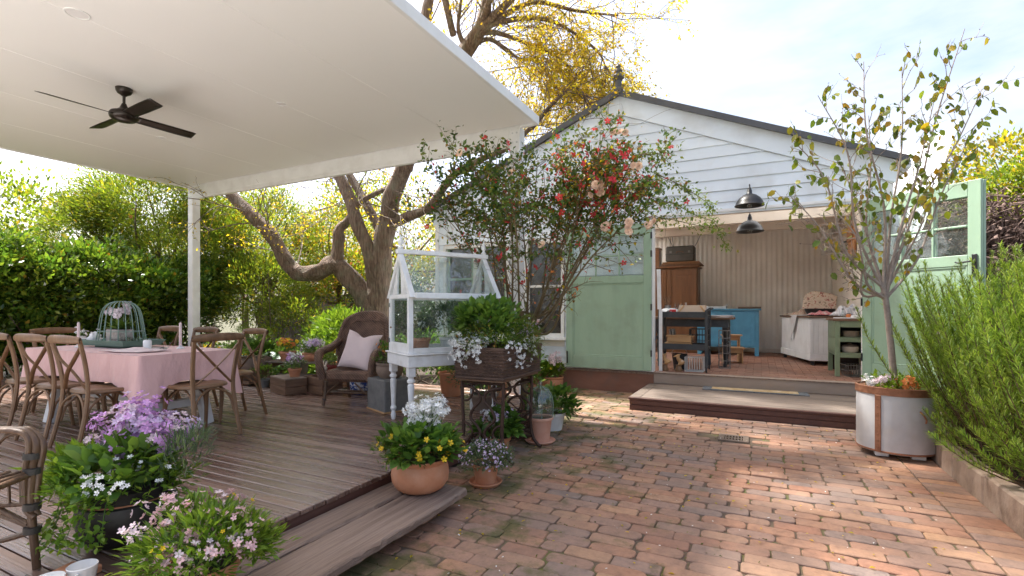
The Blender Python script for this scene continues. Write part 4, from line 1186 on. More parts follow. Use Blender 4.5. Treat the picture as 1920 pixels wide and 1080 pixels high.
TZ = FZ + .878
cr_ = thing('seed_box', 'pale timber tray box with slanted ends standing on the trolley top', 'box', (-.95, 8.30, TZ))
MB().box((-.20, -.14, 0), (.20, .14, .012)).o('base', PINE, cr_)
MB().prism([(-.23, -.15, .0), (.23, -.15, .0), (.19, -.11, .155), (-.19, -.11, .155)], (0, .010, 0)).o('front_panel', surf('bleached_board', [(.3, (.55, .40, .28)), (.7, (.66, .52, .39))], 7, .7, stretch=(.4, 3, 3)), cr_)
MB().prism([(-.19, .10, .0), (.19, .10, .0), (.19, .10, .155), (-.19, .10, .155)], (0, .010, 0)).o('back_panel', PINE, cr_)
for s in (-1, 1): MB().bar((s * .22, -.157, .005), (s * .12, -.122, .150), .022, .01, (0, -1, 0), .002).o('brace', PINE, cr_)
MB().box((-.15, -.172, .0), (.15, -.158, .045), .004).o('band', TERRAPINK, cr_)
hg = thing('wrapped_bundle', 'clear plastic wrapped bundle with a red label on the left of the trolley top', 'bundle', (-1.30, 8.25, TZ))
bn = MB(); bn.grid(lambda u, v: (.15 * math.cos(2 * PI * u) * (math.sin(PI * min(max(v, .02), .98)) ** .5) * 1.0, (v - .5) * .24, .055 + .052 * math.sin(2 * PI * u) * (math.sin(PI * min(max(v, .02), .98)) ** .5) + .008 * math.sin(9 * u + 13 * v)), 20, 10)
bn.o('wrap', GALV, hg, True)
MB().grid(lambda u, v: (.02 + .10 * u, -.123 + .012 * math.sin(3 * u), .03 + .06 * v), 6, 3).o('label_patch', F_RED, hg, True)
for i_, (x, lab) in enumerate(((-1.24, 'glass phial nearest the wardrobe on the trolley top'), (-1.19, 'middle one of the three glass phials on the trolley top'), (-1.14, 'glass phial next to the pale seed box'))):
    t = thing('glass_phial', lab, 'phial', (x, 8.44, TZ), group='glass phials on the trolley')
    MB().lathe([(0, 0), (.02, 0), (.02, .12), (.01, .14), (.01, .17), (0, .17)], 12).o('glass', MIRRORISH, t, True); MB().lathe([(0, .171), (.011, .171), (.011, .19), (0, .19)], 10).o('stopper', RUSTW, t, True)
cs = thing('brass_candlestick', 'small brass candlestick between the phials and the seed box', 'candlestick', (-1.07, 8.42, TZ))
br = surf('brass', [(.3, (.45, .30, .07)), (.7, (.58, .40, .10))], 8, .35, metal=.6)
MB().lathe([(0, 0), (.055, 0), (.05, .012), (.012, .02), (.010, .06), (.018, .07), (0, .07)], 18).o('base', br, cs, True); MB().lathe([(0, .071), (.009, .071), (.008, .20), (0, .20)], 10).o('taper', LINEN, cs, True)
jg = thing('metal_jug', 'dark metal jug of utensils behind the wrapped bundle', 'jug', (-1.36, 8.46, TZ))
MB().lathe([(0, 0), (.05, 0), (.06, .06), (.045, .13), (.052, .16), (0, .155)], 18).o('body', WIRE, jg, True)
ut = MB()
for a in range(5): ut.tube([(.01 * a - .02, 0, .14), (.03 * a - .08, .01 * (a % 3), .30 + .03 * (a % 2))], .006, 6)
ut.o('utensils', RUSTW, jg, True)
for i_, (z, lab, dx_) in enumerate(((.379, 'flat pale timber box, lower of two on the trolley middle shelf', 0), (.452, 'deeper orange timber box, upper of two on the trolley middle shelf', .02))):
    t = thing('timber_box', lab, 'box', (-1.15 + dx_, 8.31, FZ + z), group='timber boxes on the trolley shelf')
    h = .045 if i_ == 0 else .085
    MB().box((-.19, -.15, 0), (.17, .13, h), .005).o('case', PINE, t); MB().box((-.21, -.165, h + .001), (.19, .145, h + .022), .004).o('lid', PINE, t)
for i_, (dx_, lab) in enumerate(((0, 'grey file folder leaning at the left behind the timber boxes'), (.045, 'grey file folder leaning nearer the wire basket'))):
    t = MB().box((-.012, -.11, 0), (.012, .11, .27), .002); t.xf(Matrix.Rotation(-.13, 4, 'Y'))
    o = t.o('file_folder', surf('grey_card%d' % i_, [(.3, (.20, .18, .16)), (.7, (.27, .25, .23))], 6, .8), None); o.location = (-1.28 + dx_, 8.44, FZ + .38); tag(o, lab, 'folder', 'file folders on the trolley shelf')

def wire_basket(label, loc, w, d, h, n=7, rz=0.0, mat=WIRE, rings=3, taper=1.0, cat='wire basket', r=.0035):
    t = thing('wire_basket', label, cat, loc, rz)
    rim = MB(); bars = MB()
    def P(s, z):
        k = taper + (1 - taper) * z / h
        per = 2 * (w + d); q = (s % 1) * per
        if q < w: p = (-w / 2 + q, -d / 2)
        elif q < w + d: p = (w / 2, -d / 2 + q - w)
        elif q < 2 * w + d: p = (w / 2 - (q - w - d), d / 2)
        else: p = (-w / 2, d / 2 - (q - 2 * w - d))
        return (p[0] * k, p[1] * k, z)
    for zi in range(rings):
        z = r + (h - r) * zi / (rings - 1)
        c = [P(k, z) for k in (0, w / (2 * (w + d)), .5, (2 * w + d) / (2 * (w + d)), 1)]
        for a, b_ in zip(c[:-1], c[1:]): rim.tube([a, b_], r * 1.5, 6)
    m_ = n * 4
    for k in range(m_): bars.tube([P(k / m_, r), P(k / m_, h)], r, 5)
    for k in range(1, n): bars.tube([(-w / 2 * taper, d * taper * (k / n - .5), r), (w / 2 * taper, d * taper * (k / n - .5), r)], r * .8, 5)
    rim.o('rim', mat, t); bars.o('wires', mat, t)
    return t
wire_basket('wire mesh basket on the trolley middle shelf right of the timber boxes', (-.86, 8.32, FZ + .379), .26, .30, .28, 6, 0, BLACK, 4)
wire_basket('low bright wire crate on the floor under the trolley', (-.92, 8.26, FZ), .27, .24, .22, 7, 0, GALV, 2)
wire_basket('tall narrow wire cage standing on the floor beside the trolley', (-.53, 8.95, FZ), .17, .30, .62, 4, .1, WIRE, 6)
bin_ = thing('metal_bucket', 'dark mesh bucket under the trolley between the timber birds and the wire crate', 'bucket', (-1.17, 8.42, FZ))
MB().lathe([(0, 0), (.09, 0), (.12, .24), (.125, .25), (.115, .245), (.085, .01), (0, .01)], 20).o('body', DARKGREY, bin_, True); MB().tube([(.12 * math.cos(t), 0, .25 + .10 * math.sin(t)) for t in np.linspace(0, PI, 12)], .004, 6).o('handle', WIRE, bin_)
for i_, (x, lab) in enumerate(((-1.35, 'carved timber bird on the floor under the left of the trolley'), (-1.14, 'carved timber bird with a paper tag under the trolley middle'))):
    t = thing('carved_bird', lab, 'ornament', (x, 8.12, FZ), .35 * i_, 'carved birds under the trolley')
    MB().lathe([(0, 0), (.055, 0), (.06, .02), (.045, .05), (.04, .09), (.05, .10), (0, .105)], 14).o('stand', CHAIRW, t, True)
    MB().tube(spline([(.05, 0, .11), (.03, 0, .15), (-.01, 0, .20), (.0, 0, .25), (.03, 0, .27)]), [.045, .05, .055, .058, .055, .05, .045, .04, .036, .032, .03, .029, .028, .028, .026, .024, .022, .020, .018, .016, .014, .012, .010, .008, .004][:25], 10).o('body', PINE, t, True)
    MB().tube([(.0, 0, .25), (-.05, 0, .235), (-.085, 0, .225)], [.022, .014, .003], 8).o('beak', PINE, t, True)
    if i_: MB().box((.03, -.04, .12), (.06, -.036, .17)).o('paper_tag', LINEN, t)
sp = thing('step_stool', 'small pale timber two step stool in front of the blue cupboard', 'step stool', (-.46, 9.95, FZ), .25)
for z, y0, y1 in ((.26, -.22, -.02), (.48, -.02, .16)):
    MB().box((-.17, y0 - .02, z), (.17, y1, z + .028), .004).o('tread', PINE, sp)
for s in (-1, 1):
    MB().prism([(s * .14, -.22, 0), (s * .14, .15, 0), (s * .14, .15, .479), (s * .14, .0, .479), (s * .14, .0, .259), (s * .14, -.22, .259)], (-s * .022, 0, 0)).o('side_panel', PINE, sp)
MB().box((-.117, -.19, .18), (.117, -.17, .2595)).o('cross_rail', PINE, sp); MB().box((-.117, .02, .40), (.117, .04, .4795)).o('cross_rail', PINE, sp)

ct = thing('panelled_counter', 'white counter clad in tongue and groove boards standing on castors', 'counter', (.78, 9.97, FZ), R(14))
CW, CD, CH = .60, 1.62, .80
MB().box((0.012, .012, .11), (CW - .012, CD - .012, CH + .02)).o('core', WHITE, ct)
k = 0
for y in np.arange(.05, CD - .06, .0775):
    MB().box((.0, y + .0015, .20), (.0115, y + .0765, CH), .003).o('lining_board', WHITE, ct)
for x in np.arange(.05, CW - .06, .0775):
    MB().box((x + .0015, .0, .20), (x + .0765, .0115, CH), .003).o('lining_board', WHITE, ct)
MB().box((-.012, -.012, .08), (CW, .011, .198), .004).box((-.012, .0115, .08), (.011, CD, .198), .004).o('skirting', WHITE, ct)
MB().box((-.010, -.010, .20), (.045, .0118, CH - .001), .004).box((-.010, .0125, .20), (.0117, .047, CH - .001), .004).o('corner_trim', WHITE, ct)
MB().box((-.03, -.03, CH + .021), (CW + .02, CD, CH + .052), .005).o('top', RUSTW, ct)
for x, y in ((.05, .06), (CW - .08, .06), (.05, CD - .08)): MB().lathe([(0, 0), (.03, 0), (.03, .078), (0, .078)], 12, (x, y, 0)).o('castor', BLACK, ct)
CZ = FZ + CH + .053
# cloths on the counter
def crumple(name, label, mat, loc, w, d, h, seed, rz=0, cat='cloth', n=22):
    r = np.random.default_rng(seed); ph = r.random(8) * 6.28
    b = MB()
    def f(u, v):
        e = max(0.0, 1 - (abs(2 * u - 1) ** 3 * .9)) * max(0.0, 1 - (abs(2 * v - 1) ** 3 * .9))
        z = h * (.12 + .88 * e * (.55 + .25 * math.sin(7 * u + ph[0]) * math.cos(5 * v + ph[1]) + .25 * math.sin(13 * u * v + ph[2]) + .12 * math.sin(21 * u - 9 * v + ph[3])))
        return (w * (u - .5) + .02 * math.sin(9 * v + ph[4]), d * (v - .5) + .02 * math.sin(8 * u + ph[5]), max(.004, z))
    b.grid(f, n, n)
    o = b.o(name, mat, None, True, 80); o.location = loc; o.rotation_euler = (0, 0, rz); solid(o, .004, 1)
    return tag(o, label, cat)
def ctp(x, y, z=0):
    c, s = math.cos(R(14)), math.sin(R(14))
    return (.78 + x * c - y * s, 9.97 + x * s + y * c, CZ + z)
crumple('folded_cloths', 'patterned cloth folded along the rear of the white counter top', FLORAL, ctp(.20, 1.05), .42, .75, .14, 5, R(14))
crumple('pink_cloth', 'red and pink floral cloth spilling over the front of the counter top', PINKFLORAL, ctp(.30, .26), .46, .40, .12, 8, R(20))
hb = thing('open_basket', 'dark lined basket with a raised floral lid on the white counter', 'basket', ctp(.32, .50), R(5))
MB().lathe([(0, 0), (.20, 0), (.24, .10), (.25, .13), (.23, .125), (.19, .02), (0, .02)], 24, sy=.75).o('bowl', BLACK, hb, True)
ld = MB(); ld.grid(lambda u, v: (.26 * (2 * u - 1) + .05 * v, .14 + .10 * v + .03 * math.cos(3 * u), .10 + .34 * v * (1 - .25 * abs(2 * u - 1) ** 3) + .02 * math.sin(6 * u)), 14, 10)
solid(ld.o('lid', FLORAL, hb, True, 80), .02)
tw = MB(); tw.grid(lambda u, v: (-.036 - .012 * math.sin(5 * u) - .01 * v, .78 + .42 * (u - .5) * (1 - v * .88) + .06 * v, CH + .06 - .50 * v * (1 - .2 * abs(2 * u - 1))), 14, 14)
tw.grid(lambda u, v: (-.036 + .30 * v, .78 + .42 * (u - .5), CH + .0575 + .006 * math.sin(6 * u)), 14, 5)
o = tw.o('tea_towel', LINEN, None, True, 80); o.location = (.78, 9.97, FZ); o.rotation_euler = (0, 0, R(14)); solid(o, .004); tag(o, 'white tea towel draped in a point over the counter side', 'towel')
ap = MB(); ap.grid(lambda u, v: (.50 + .045 * math.sin(5 * u + 4 * v) + .09 * (u - .5) * (1 - .3 * v), -.022 - .012 * math.cos(9 * u), .62 - .46 * v), 8, 12)
o = ap.o('hanging_cloth', FLORAL, None, True, 80); o.location = (.78, 9.97, FZ); o.rotation_euler = (0, 0, R(14)); solid(o, .004); tag(o, 'narrow floral cloth hanging from a hook on the counter end', 'cloth')

gs = thing('green_shelf', 'olive green shelf unit with a timber top beside the right door jamb', 'shelf unit', (.97, 8.50, FZ))
GW, GD, GH = .46, .85, .80
for x, y in ((0, 0), (GW - .06, 0), (0, GD - .06), (GW - .06, GD - .06)): MB().box((x, y, 0), (x + .06, y + .06, GH), .004).o('post', SAGEDARK, gs)
for z in (.32, .545):
    MB().box((.003, .003, z), (GW - .003, GD - .003, z + .022), .003).o('shelf', SAGEDARK, gs)
    MB().box((.061, .001, z - .045), (GW - .061, .03, z - .001), .003).o('shelf_rail', SAGEDARK, gs)
MB().box((.061, .001, GH - .09), (GW - .061, .03, GH - .001), .003).box((.001, .061, GH - .09), (.03, GD - .061, GH - .001), .003).o('apron', SAGEDARK, gs)
MB().box((.003, .061, .30), (.012, GD - .061, GH - .091)).o('side_panel', SAGEDARK, gs)
MB().box((.061, GD - .03, .02), (GW - .061, GD - .01, GH - .09)).o('back_panel', DARKBACK, gs)
MB().box((-.03, -.03, GH + .001), (GW + .01, GD + .02, GH + .032), .005).o('top', RUSTW, gs)
GZ = FZ
for i_, (x, y, z, lab) in enumerate(((1.18, 8.68, .5675, 'cream plates stacked on the upper shelf of the green unit'), )):
    t = thing('plate_stack', lab, 'plates', (x, y, GZ + z))
    for k in range(6): MB().lathe([(0, .002), (.07, 0), (.105, .012), (.11, .018), (.10, .016), (.065, .008), (0, .008)], 24, (0, 0, .0135 * k)).o('plate', CREAMCER, t, True)
t = thing('glass_jug', 'clear glass jug right of the stacked plates', 'jug', (1.34, 8.66, GZ + .5675))
MB().lathe([(0, 0), (.05, 0), (.062, .05), (.05, .11), (.055, .13), (.05, .13), (.045, .11), (0, .008)], 20).o('body', MIRRORISH, t, True)
t = thing('casserole', 'brown lidded casserole on the lower shelf of the green unit', 'pot', (1.17, 8.68, GZ + .3425))
MB().lathe([(0, 0), (.09, 0), (.11, .03), (.11, .085), (0, .085)], 24).o('pot', CREAMCER, t, True); MB().lathe([(.0, .0855), (.115, .0855), (.10, .105), (.03, .12), (.02, .135), (0, .137)], 24).o('lid', BOWLSTONE, t, True)
t = thing('slate_board', 'dark framed slate leaning behind the plates in the green unit', 'board', (1.22, 8.95, GZ + .5675))
MB().box((-.14, 0, 0), (.14, .014, .19), .002).xf(Matrix.Rotation(-.15, 4, 'X')).o('slate', DARKGREY, t); 
wire_basket('slanted wire basket with a paper tag on the floor under the green unit', (1.20, 8.66, FZ), .26, .30, .17, 7, .3, WIRE, 3, .7)
for i_, (x, y, z, w, d, h, mat, lab) in enumerate(((1.12, 8.62, .833, .30, .24, .018, LINEN, 'flat white tray on the green unit, lowest and nearest'), (1.30, 8.70, .833, .22, .3, .05, LINEN, 'folded pale linen at the right on the green unit'))):
    o = MB().box((-w / 2, -d / 2, 0), (w / 2, d / 2, h), min(.012, h / 3)).o('folded_linen' if i_ else 'white_tray', mat); o.location = (x, y, FZ + z); tag(o, lab, 'linen' if i_ else 'tray')
crumple('striped_cushion', 'crumpled striped cushion at the back of the green unit top', surf('ticking_stripe', [(.42, (.62, .60, .60)), (.5, (.30, .30, .34)), (.58, (.62, .60, .60))], 30, .9, stretch=(1, .05, .05), detail=1), (1.22, 9.0, FZ + .833), .42, .36, .26, 12, .2, 'cushion')
t = thing('glass_bottle', 'small clear bottle standing on the green unit top', 'bottle', (1.10, 8.80, FZ + .833)); MB().lathe([(0, 0), (.028, 0), (.03, .06), (.012, .10), (.012, .13), (0, .13)], 14).o('body', MIRRORISH, t, True); MB().lathe([(0, .131), (.014, .131), (.014, .15), (0, .15)], 10).o('cap', WIRE, t, True)
t = thing('yellow_jar', 'little amber jar beside the clear bottle on the green unit', 'jar', (1.17, 8.78, FZ + .833)); MB().lathe([(0, 0), (.03, 0), (.033, .05), (.025, .065), (0, .065)], 14).o('body', F_ORANGE, t, True); MB().lathe([(0, .0655), (.026, .0655), (.026, .08), (0, .08)], 12).o('lid', WIRE, t, True)
t = thing('hanging_satchel', 'tan leather satchel hanging high on the right inside wall', 'bag', (1.355, 9.7, 2.15))
lt = surf('tan_leather', [(.3, (.30, .12, .04)), (.7, (.42, .19, .07))], 6, .5)
MB().box((-.05, -.22, 0), (.018, .22, .52), .03).o('body', lt, t); MB().box((-.062, -.225, .26), (-.0505, .225, .53), .004).o('flap', lt, t); MB().tube(spline([(-.02, -.18, .52), (0, 0, .85), (-.02, .18, .52)]), .012, 6).o('strap', lt, t)
t = thing('coat_hook', 'dark iron hook on the right inside wall beside the satchel', 'hook', (1.372, 10.05, 2.45))
MB().tube(spline([(0, 0, .2), (-.02, 0, .05), (-.12, 0, .0), (-.15, 0, .12)]), .016, 8).o('hook', IRON, t, True); MB().box((-.02, -.05, .0), (.0, .05, .3), .005).o('plate', IRON, t)
t = thing('leaning_board', 'pale timber board leaning just inside the left door jamb', 'board', (-1.40, 8.02, FZ + .0)); MB().box((-.03, 0, .97), (.03, .02, 1.60), .003).xf(Matrix.Rotation(-.02, 4, 'Y')).box((-.025, .0, .0), (.025, .02, .969)).o('board', OLDWHITE, t)
t = thing('spinning_wheel_chair', 'timber chair seen dimly behind the shop window', 'chair', (-3.0, 8.9, FZ))
MB().box((-.28, -.22, .40), (.28, .22, .44), .01).o('seat', CHAIRW, t)
for x in (-.25, .25):
    for y in (-.2, .2): MB().tube([(x, y, 0), (x, y, .40 if y < 0 else 1.0)], .02, 8).o('leg', CHAIRW, t)
for k in range(5): MB().tube([(-.2 + .1 * k, .2, .44), (-.2 + .1 * k, .2, .96)], .01, 6).o('spindle', CHAIRW, t)
MB().box((-.27, .18, .96), (.27, .22, 1.03), .01).o('top_rail', CHAIRW, t)
t['label'] = 'timber spindle chair seen dimly behind the right window'; t.name = 'spindle_chair'

# ================================================================== DINING SETTING ON THE DECK
DZ = .2015
tb = thing('dining_table', 'long white trestle dining table under a pink cloth', 'table', (-5.50, 2.65, DZ))
TL, TWd = 2.0, .80
MB().box((-TL / 2, -TWd / 2, .685), (TL / 2, TWd / 2, .718), .004).o('tabletop', WHITE, tb)
for x in (-.70, .70):
    for s in (-1, 1):
        MB().bar((x, s * .34, 0), (x, s * .20, .684), .075, .085, (0, 1, 0), .004).o('leg', WHITE, tb)
    MB().box((x - .035, -.24, .20), (x + .035, .24, .27), .004).o('cross_rail', WHITE, tb)
    MB().box((x - .04, -.30, .62), (x + .04, .30, .6845), .004).o('bearer', WHITE, tb)
MB().box((-.664, -.03, .205), (.664, .03, .265), .004).o('stretcher', WHITE, tb)
tcx = MB()
hx, hy = TL / 2 + .006, TWd / 2 + .006
NU = 200
per = []
def perim(s):
    P4 = 4 * (hx + hy); q = s * P4
    for (L, p, d, nrm) in ((2 * hx, (-hx, -hy), (1, 0), (0, -1)), (2 * hy, (hx, -hy), (0, 1), (1, 0)), (2 * hx, (hx, hy), (-1, 0), (0, 1)), (2 * hy, (-hx, hy), (0, -1), (-1, 0))):
        if q <= L + 1e-9: return p[0] + d[0] * q, p[1] + d[1] * q, nrm, min(q, L - q)
        q -= L
    return -hx, -hy, (0, -1), 0
ncx = Vector((0, 0))
NV = 14
vs = []
for j in range(NV + 1):
    v = j / NV
    for i in range(NU):
        x, y, nr, dc = perim(i / NU)
        cw = math.exp(-(dc / .10) ** 2)
        drop = .245 + .16 * math.exp(-(dc / .17) ** 2) + .012 * math.sin(i * .21)
        # folds swell towards the hem
        nx_, ny_ = nr
        if dc < .12:
            vx, vy = math.copysign(1, x), math.copysign(1, y)
            k = .5 * (1 - dc / .12)
            nx_, ny_ = nr[0] * (1 - k) + (vx if nr[0] == 0 else 0) * k, nr[1] * (1 - k) + (vy if nr[1] == 0 else 0) * k
        out = .004 + v * (.013 + .013 * math.sin(i * .42 + 1.3 * math.sin(i * .11)) + .005 * math.sin(i * 1.13 + 2 * math.sin(i * .07))) + .075 * cw * v ** 1.2
        ztop = .7225 - .006 * (1 - math.cos(min(1, v * 8) * PI / 2))
        vs.append((x + nx_ * out, y + ny_ * out, ztop - drop * v))
fs = [(j * NU + i, j * NU + (i + 1) % NU, (j + 1) * NU + (i + 1) % NU, (j + 1) * NU + i) for j in range(NV) for i in range(NU)]
tcx.add(vs, fs)
tcx.grid(lambda u, v: (hx * (2 * u - 1), hy * (2 * v - 1), .7228 + .0012 * math.sin(17 * u) * math.sin(11 * v)), 30, 14)
o = tcx.o('tablecloth', PINK, None, True, 70); o.location = tb.location; tag(o, 'pink linen cloth spread over the long dining table, its corner hanging low', 'tablecloth')
TT = DZ + .725

def make_chair(label):
    c = thing('dining_chair', label, 'chair', (0, 0, 0), 0, 'cross back chairs around the dining table')
    st_ = MB()
    pr_ = []
    N_ = 28
    for (sc2, z) in ((.90, .428), (1.0, .436), (1.0, .452), (.95, .462), (.55, .455), (0.02, .452)):
        for k in range(N_):
            a = 2 * PI * k / N_
            ca, sa = math.cos(a), math.sin(a)
            e = .62
            x = math.copysign(abs(ca) ** e, ca) * (.205 + .022 * sa) * sc2; y = math.copysign(abs(sa) ** e, sa) * .205 * sc2
            pr_.append((x, y + .01, z))
    st_.add(pr_, [(j * N_ + k, j * N_ + (k + 1) % N_, (j + 1) * N_ + (k + 1) % N_, (j + 1) * N_ + k) for j in range(5) for k in range(N_)] + [tuple(range(N_ - 1, -1, -1)), tuple(5 * N_ + k for k in range(N_))])
    st_.o('seat', CHAIRW, c, True, 50)
    for s in (-1, 1):
        p = spline([(s * .195, -.275, 0), (s * .185, -.225, .22), (s * .178, -.195, .45), (s * .190, -.215, .66), (s * .205, -.262, .865)], 6)
        MB().tube(p, [.014] + [.0165] * (len(p) - 2) + [.015], 8, flat=1.15).o('back_leg', CHAIRW, c, True)
        p = spline([(s * .178, .165, .43), (s * .182, .175, .22), (s * .192, .20, 0)], 6)
        MB().tube(p, [.019, .0145], 8).o('front_leg', CHAIRW, c, True)
        p = spline([(s * .184, .178, .20), (s * .168, .14, .33), (s * .150, .03, .415), (s * .150, -.06, .415), (s * .165, -.17, .33), (s * .178, -.212, .20)], 5)
        MB().tube(p, .0095, 7).o('bentwood_brace', CHAIRW, c, True)
    for yy, z0 in ((.185, .20), (-.222, .20)):
        p = spline([(-.182, yy, z0), (-.15, yy * .95, .34), (-.05, yy * .86, .415), (.05, yy * .86, .415), (.15, yy * .95, .34), (.182, yy, z0)], 5)
        MB().tube(p, .0095, 7).o('bentwood_brace', CHAIRW, c, True)
    tr_ = MB()
    def rail(u, v):
        x = .228 * (2 * u - 1); yb = -.262 - .035 * (1 - (2 * u - 1) ** 2)
        h_ = .036 * (1 - .35 * abs(2 * u - 1) ** 4)
        a = 2 * PI * v
        return (x, yb - .005 + .011 * math.cos(a), .862 + h_ * math.sin(a) + .008 * (1 - (2 * u - 1) ** 2))
    tr_.grid(rail, 16, 10); tr_.o('top_rail', CHAIRW, c, True, 70)
    for s in (-1, 1):
        p = spline([(s * .197, -.245, .815), (s * .10, -.247, .71), (s * -.02, -.225 - .012 * s, .60), (s * -.165, -.190, .462)], 6)
        b = MB()
        for q0, q1 in zip(p[:-1], p[1:]):
            pass
        b.tube(p, .015, 8, flat=.45); b.o('cross_brace', CHAIRW, c, True)
    return c
CH = [
    (-4.88, 2.17, 0.04, 'near side bentwood chair closest to the lilac flower pot, third from the left'),
    (-5.44, 2.16, 0.10, 'near side bentwood chair in the middle of the row'),
    (-6.05, 2.16, 0.0, 'near side bentwood chair cut by the left edge of the photo'),
    (-4.38, 2.65, PI / 2 + .03, 'bentwood chair at the near end of the table showing its full crossed back'),
    (-4.87, 3.26, PI - .10, 'far side bentwood chair next to the stone bowl planter'),
    (-5.72, 3.28, PI + .02, 'far side bentwood chair beside the white post'),
    (-6.44, 3.28, PI, 'far side bentwood chair right of the wire cloche'),
    (-6.72, 2.66, -PI / 2, 'bentwood chair at the far left end of the table'),
]
c0 = make_chair(CH[0][3]); c0.location = (CH[0][0], CH[0][1], DZ); c0.rotation_euler = (0, 0, CH[0][2])
for x, y, rz, lab in CH[1:]: dup(c0, (x, y, DZ), rz, lab)

# ---- things on the table
ty = thing('display_tray', 'long teal timber tray in the middle of the pink table', 'tray', (-5.78, 2.72, TT), R(4))
MB().box((-.34, -.17, .025), (.34, .17, .037), .003).o('base', TEALTRAY, ty)
rim = MB()
rim.prism([(-.38, -.205, .075), (.38, -.205, .075), (.34, -.172, .020), (-.34, -.172, .020)], (0, .014, 0)); rim.prism([(-.38, .19, .075), (.38, .19, .075), (.34, .158, .020), (-.34, .158, .020)], (0, .014, 0))
rim.prism([(-.38, -.19, .075), (-.38, .19, .075), (-.34, .158, .020), (-.34, -.158, .020)], (.012, 0, 0)); rim.prism([(.38, -.19, .075), (.38, .19, .075), (.34, .158, .020), (.34, -.158, .020)], (-.012, 0, 0))
rim.o('rim', TEALTRAY, ty); MB().box((-.24, -.11, .0), (.24, .11, .0245), .003).o('foot', TEALTRAY, ty)
cl = thing('wire_cloche', 'domed green wire cloche standing in the teal tray over the orchids', 'cloche', (-5.78, 2.72, TT + .0375), R(4))
wb = MB()
for k in range(10):
    a = PI * k / 10
    pts = [(math.cos(a) * r_, math.sin(a) * r_ * .52, z) for r_, z in ((.31, 0), (.285, .12), (.25, .28), (.20, .37), (.10, .415), (0, .42))]
    pts = pts + [(-x, -y, z) for x, y, z in pts[-2::-1]]
    wb.tube(spline(pts, 3), .0042, 6)
wb.o('ribs', GREENWIRE, cl, True)
rg = MB()
for r_, z in ((.31, .003), (.285, .12)): rg.tube([(math.cos(t) * r_, math.sin(t) * r_ * .52, z) for t in np.linspace(0, 2 * PI, 33)], .0035, 6, False)
rg.o('ring', GREENWIRE, cl, True)
op = thing('orchid_pot', 'white orchids in a pale patterned concrete pot under the wire cloche', 'orchid pot', (-5.76, 2.70, TT + .0375))
ptm = surf('carved_concrete', [(.3, (.30, .25, .22)), (.7, (.48, .42, .38))], 22, .85, bump=1.0, bscale=35, bdist=.02)
MB().box((-.11, -.075, 0), (.11, .075, .14), .008).o('pot', ptm, op); MB().box((-.10, -.065, .1405), (.10, .065, .144)).o('soil', SOIL, op)
rng = np.random.default_rng(21)
sm = MB(); fp = []; fd = []
for k in range(5):
    a = rng.uniform(-1, 1); e = Vector((.14 * a + rng.normal() * .03, rng.normal() * .05, .30 + rng.random() * .10))
    p = spline([(a * .05, 0, .14), (a * .07, e.y * .5, .27), e, e + Vector((.07 * (1 if a > 0 else -1), -.02, -.03))], 5); sm.tube(p, .003, 5)
    for q in p[8:]:
        for _ in range(2): fp.append(q + Vector(rng.normal(size=3) * .015)); fd.append((rng.normal() * .5 + .4, -1, rng.normal() * .4))
sm.o('stems', L_MID, op, True); scatter('flowers', fp, fd, rng.uniform(.022, .032, len(fp)), F_ORCHID, op, 'flower', rng, face=True)
n = 90; scatter('leaves', np.stack([rng.uniform(-.09, .09, n), rng.uniform(-.05, .05, n), np.full(n, .143)], 1), np.stack([rng.normal(size=n) * .8, rng.normal(size=n) * .8, rng.random(n) + .3], 1), rng.uniform(.06, .15, n), L_MID, op, 'long', rng)
sp_ = thing('white_shell', 'crumpled white shell ornament at the left of the teal tray', 'ornament', (-6.02, 2.60, TT + .0375))
b = MB().lathe([(0, 0), (.05, .01), (.062, .04), (.05, .075), (.02, .095), (0, .1)], 9); b.v = [tuple(Vector(v) * (1 + .22 * math.sin(i * 2.4))) for i, v in enumerate(b.v)]; b.o('shell', LINEN, sp_)
n = 220; gm = thing('trailing_greenery', 'small grey green creeper spilling over the right of the teal tray', 'plant', (-5.56, 2.72, TT + .0375))
scatter('leaves', np.stack([rng.normal(size=n) * .06, rng.normal(size=n) * .07, rng.random(n) * .06], 1), rng.normal(size=(n, 3)) + np.array([0, 0, .4]), rng.uniform(.014, .026, n), L_HEATH, gm, 'leaf', rng)
sm = MB()
for k in range(12): sm.tube([(rng.normal() * .02, rng.normal() * .02, 0), (rng.normal() * .07, rng.normal() * .07, .05)], .002, 4)
sm.o('stems', TWIG, gm)
for x, y, lab, r_, h in ((-4.98, 2.55, 'stubby white pillar candle right of the teal tray on the table', .034, .10),):
    t = thing('pillar_candle', lab, 'candle', (x, y, TT)); MB().lathe([(0, 0), (r_, 0), (r_, h * .85), (r_ * .8, h), (0, h * .96)], 24).o('wax', CERAMIC, t, True); MB().tube([(0, 0, h * .96), (.002, 0, h + .012)], .0015, 5).o('wick', BLACK, t)
for x, y, lab in ((-5.02, 2.86, 'tall pale taper candle near the far right of the table'), (-6.10, 2.50, 'tall pale taper candle left of the wire cloche')):
    t = thing('taper_candle', lab, 'candle', (x, y, TT), group='taper candles on the table')
    MB().lathe([(0, 0), (.038, 0), (.03, .01), (.014, .016), (.016, .03), (0, .03)], 20).o('holder', CERAMIC, t, True); MB().lathe([(0, .0305), (.013, .0305), (.012, .24), (.004, .252), (0, .252)], 16).o('taper', PALEPINK, t, True)
crumple('napkin', 'folded white napkin cloth rumpled on the near side of the table', PALEPINK, (-5.02, 2.46, TT + .001), .52, .26, .040, 31, .1, 'napkin')
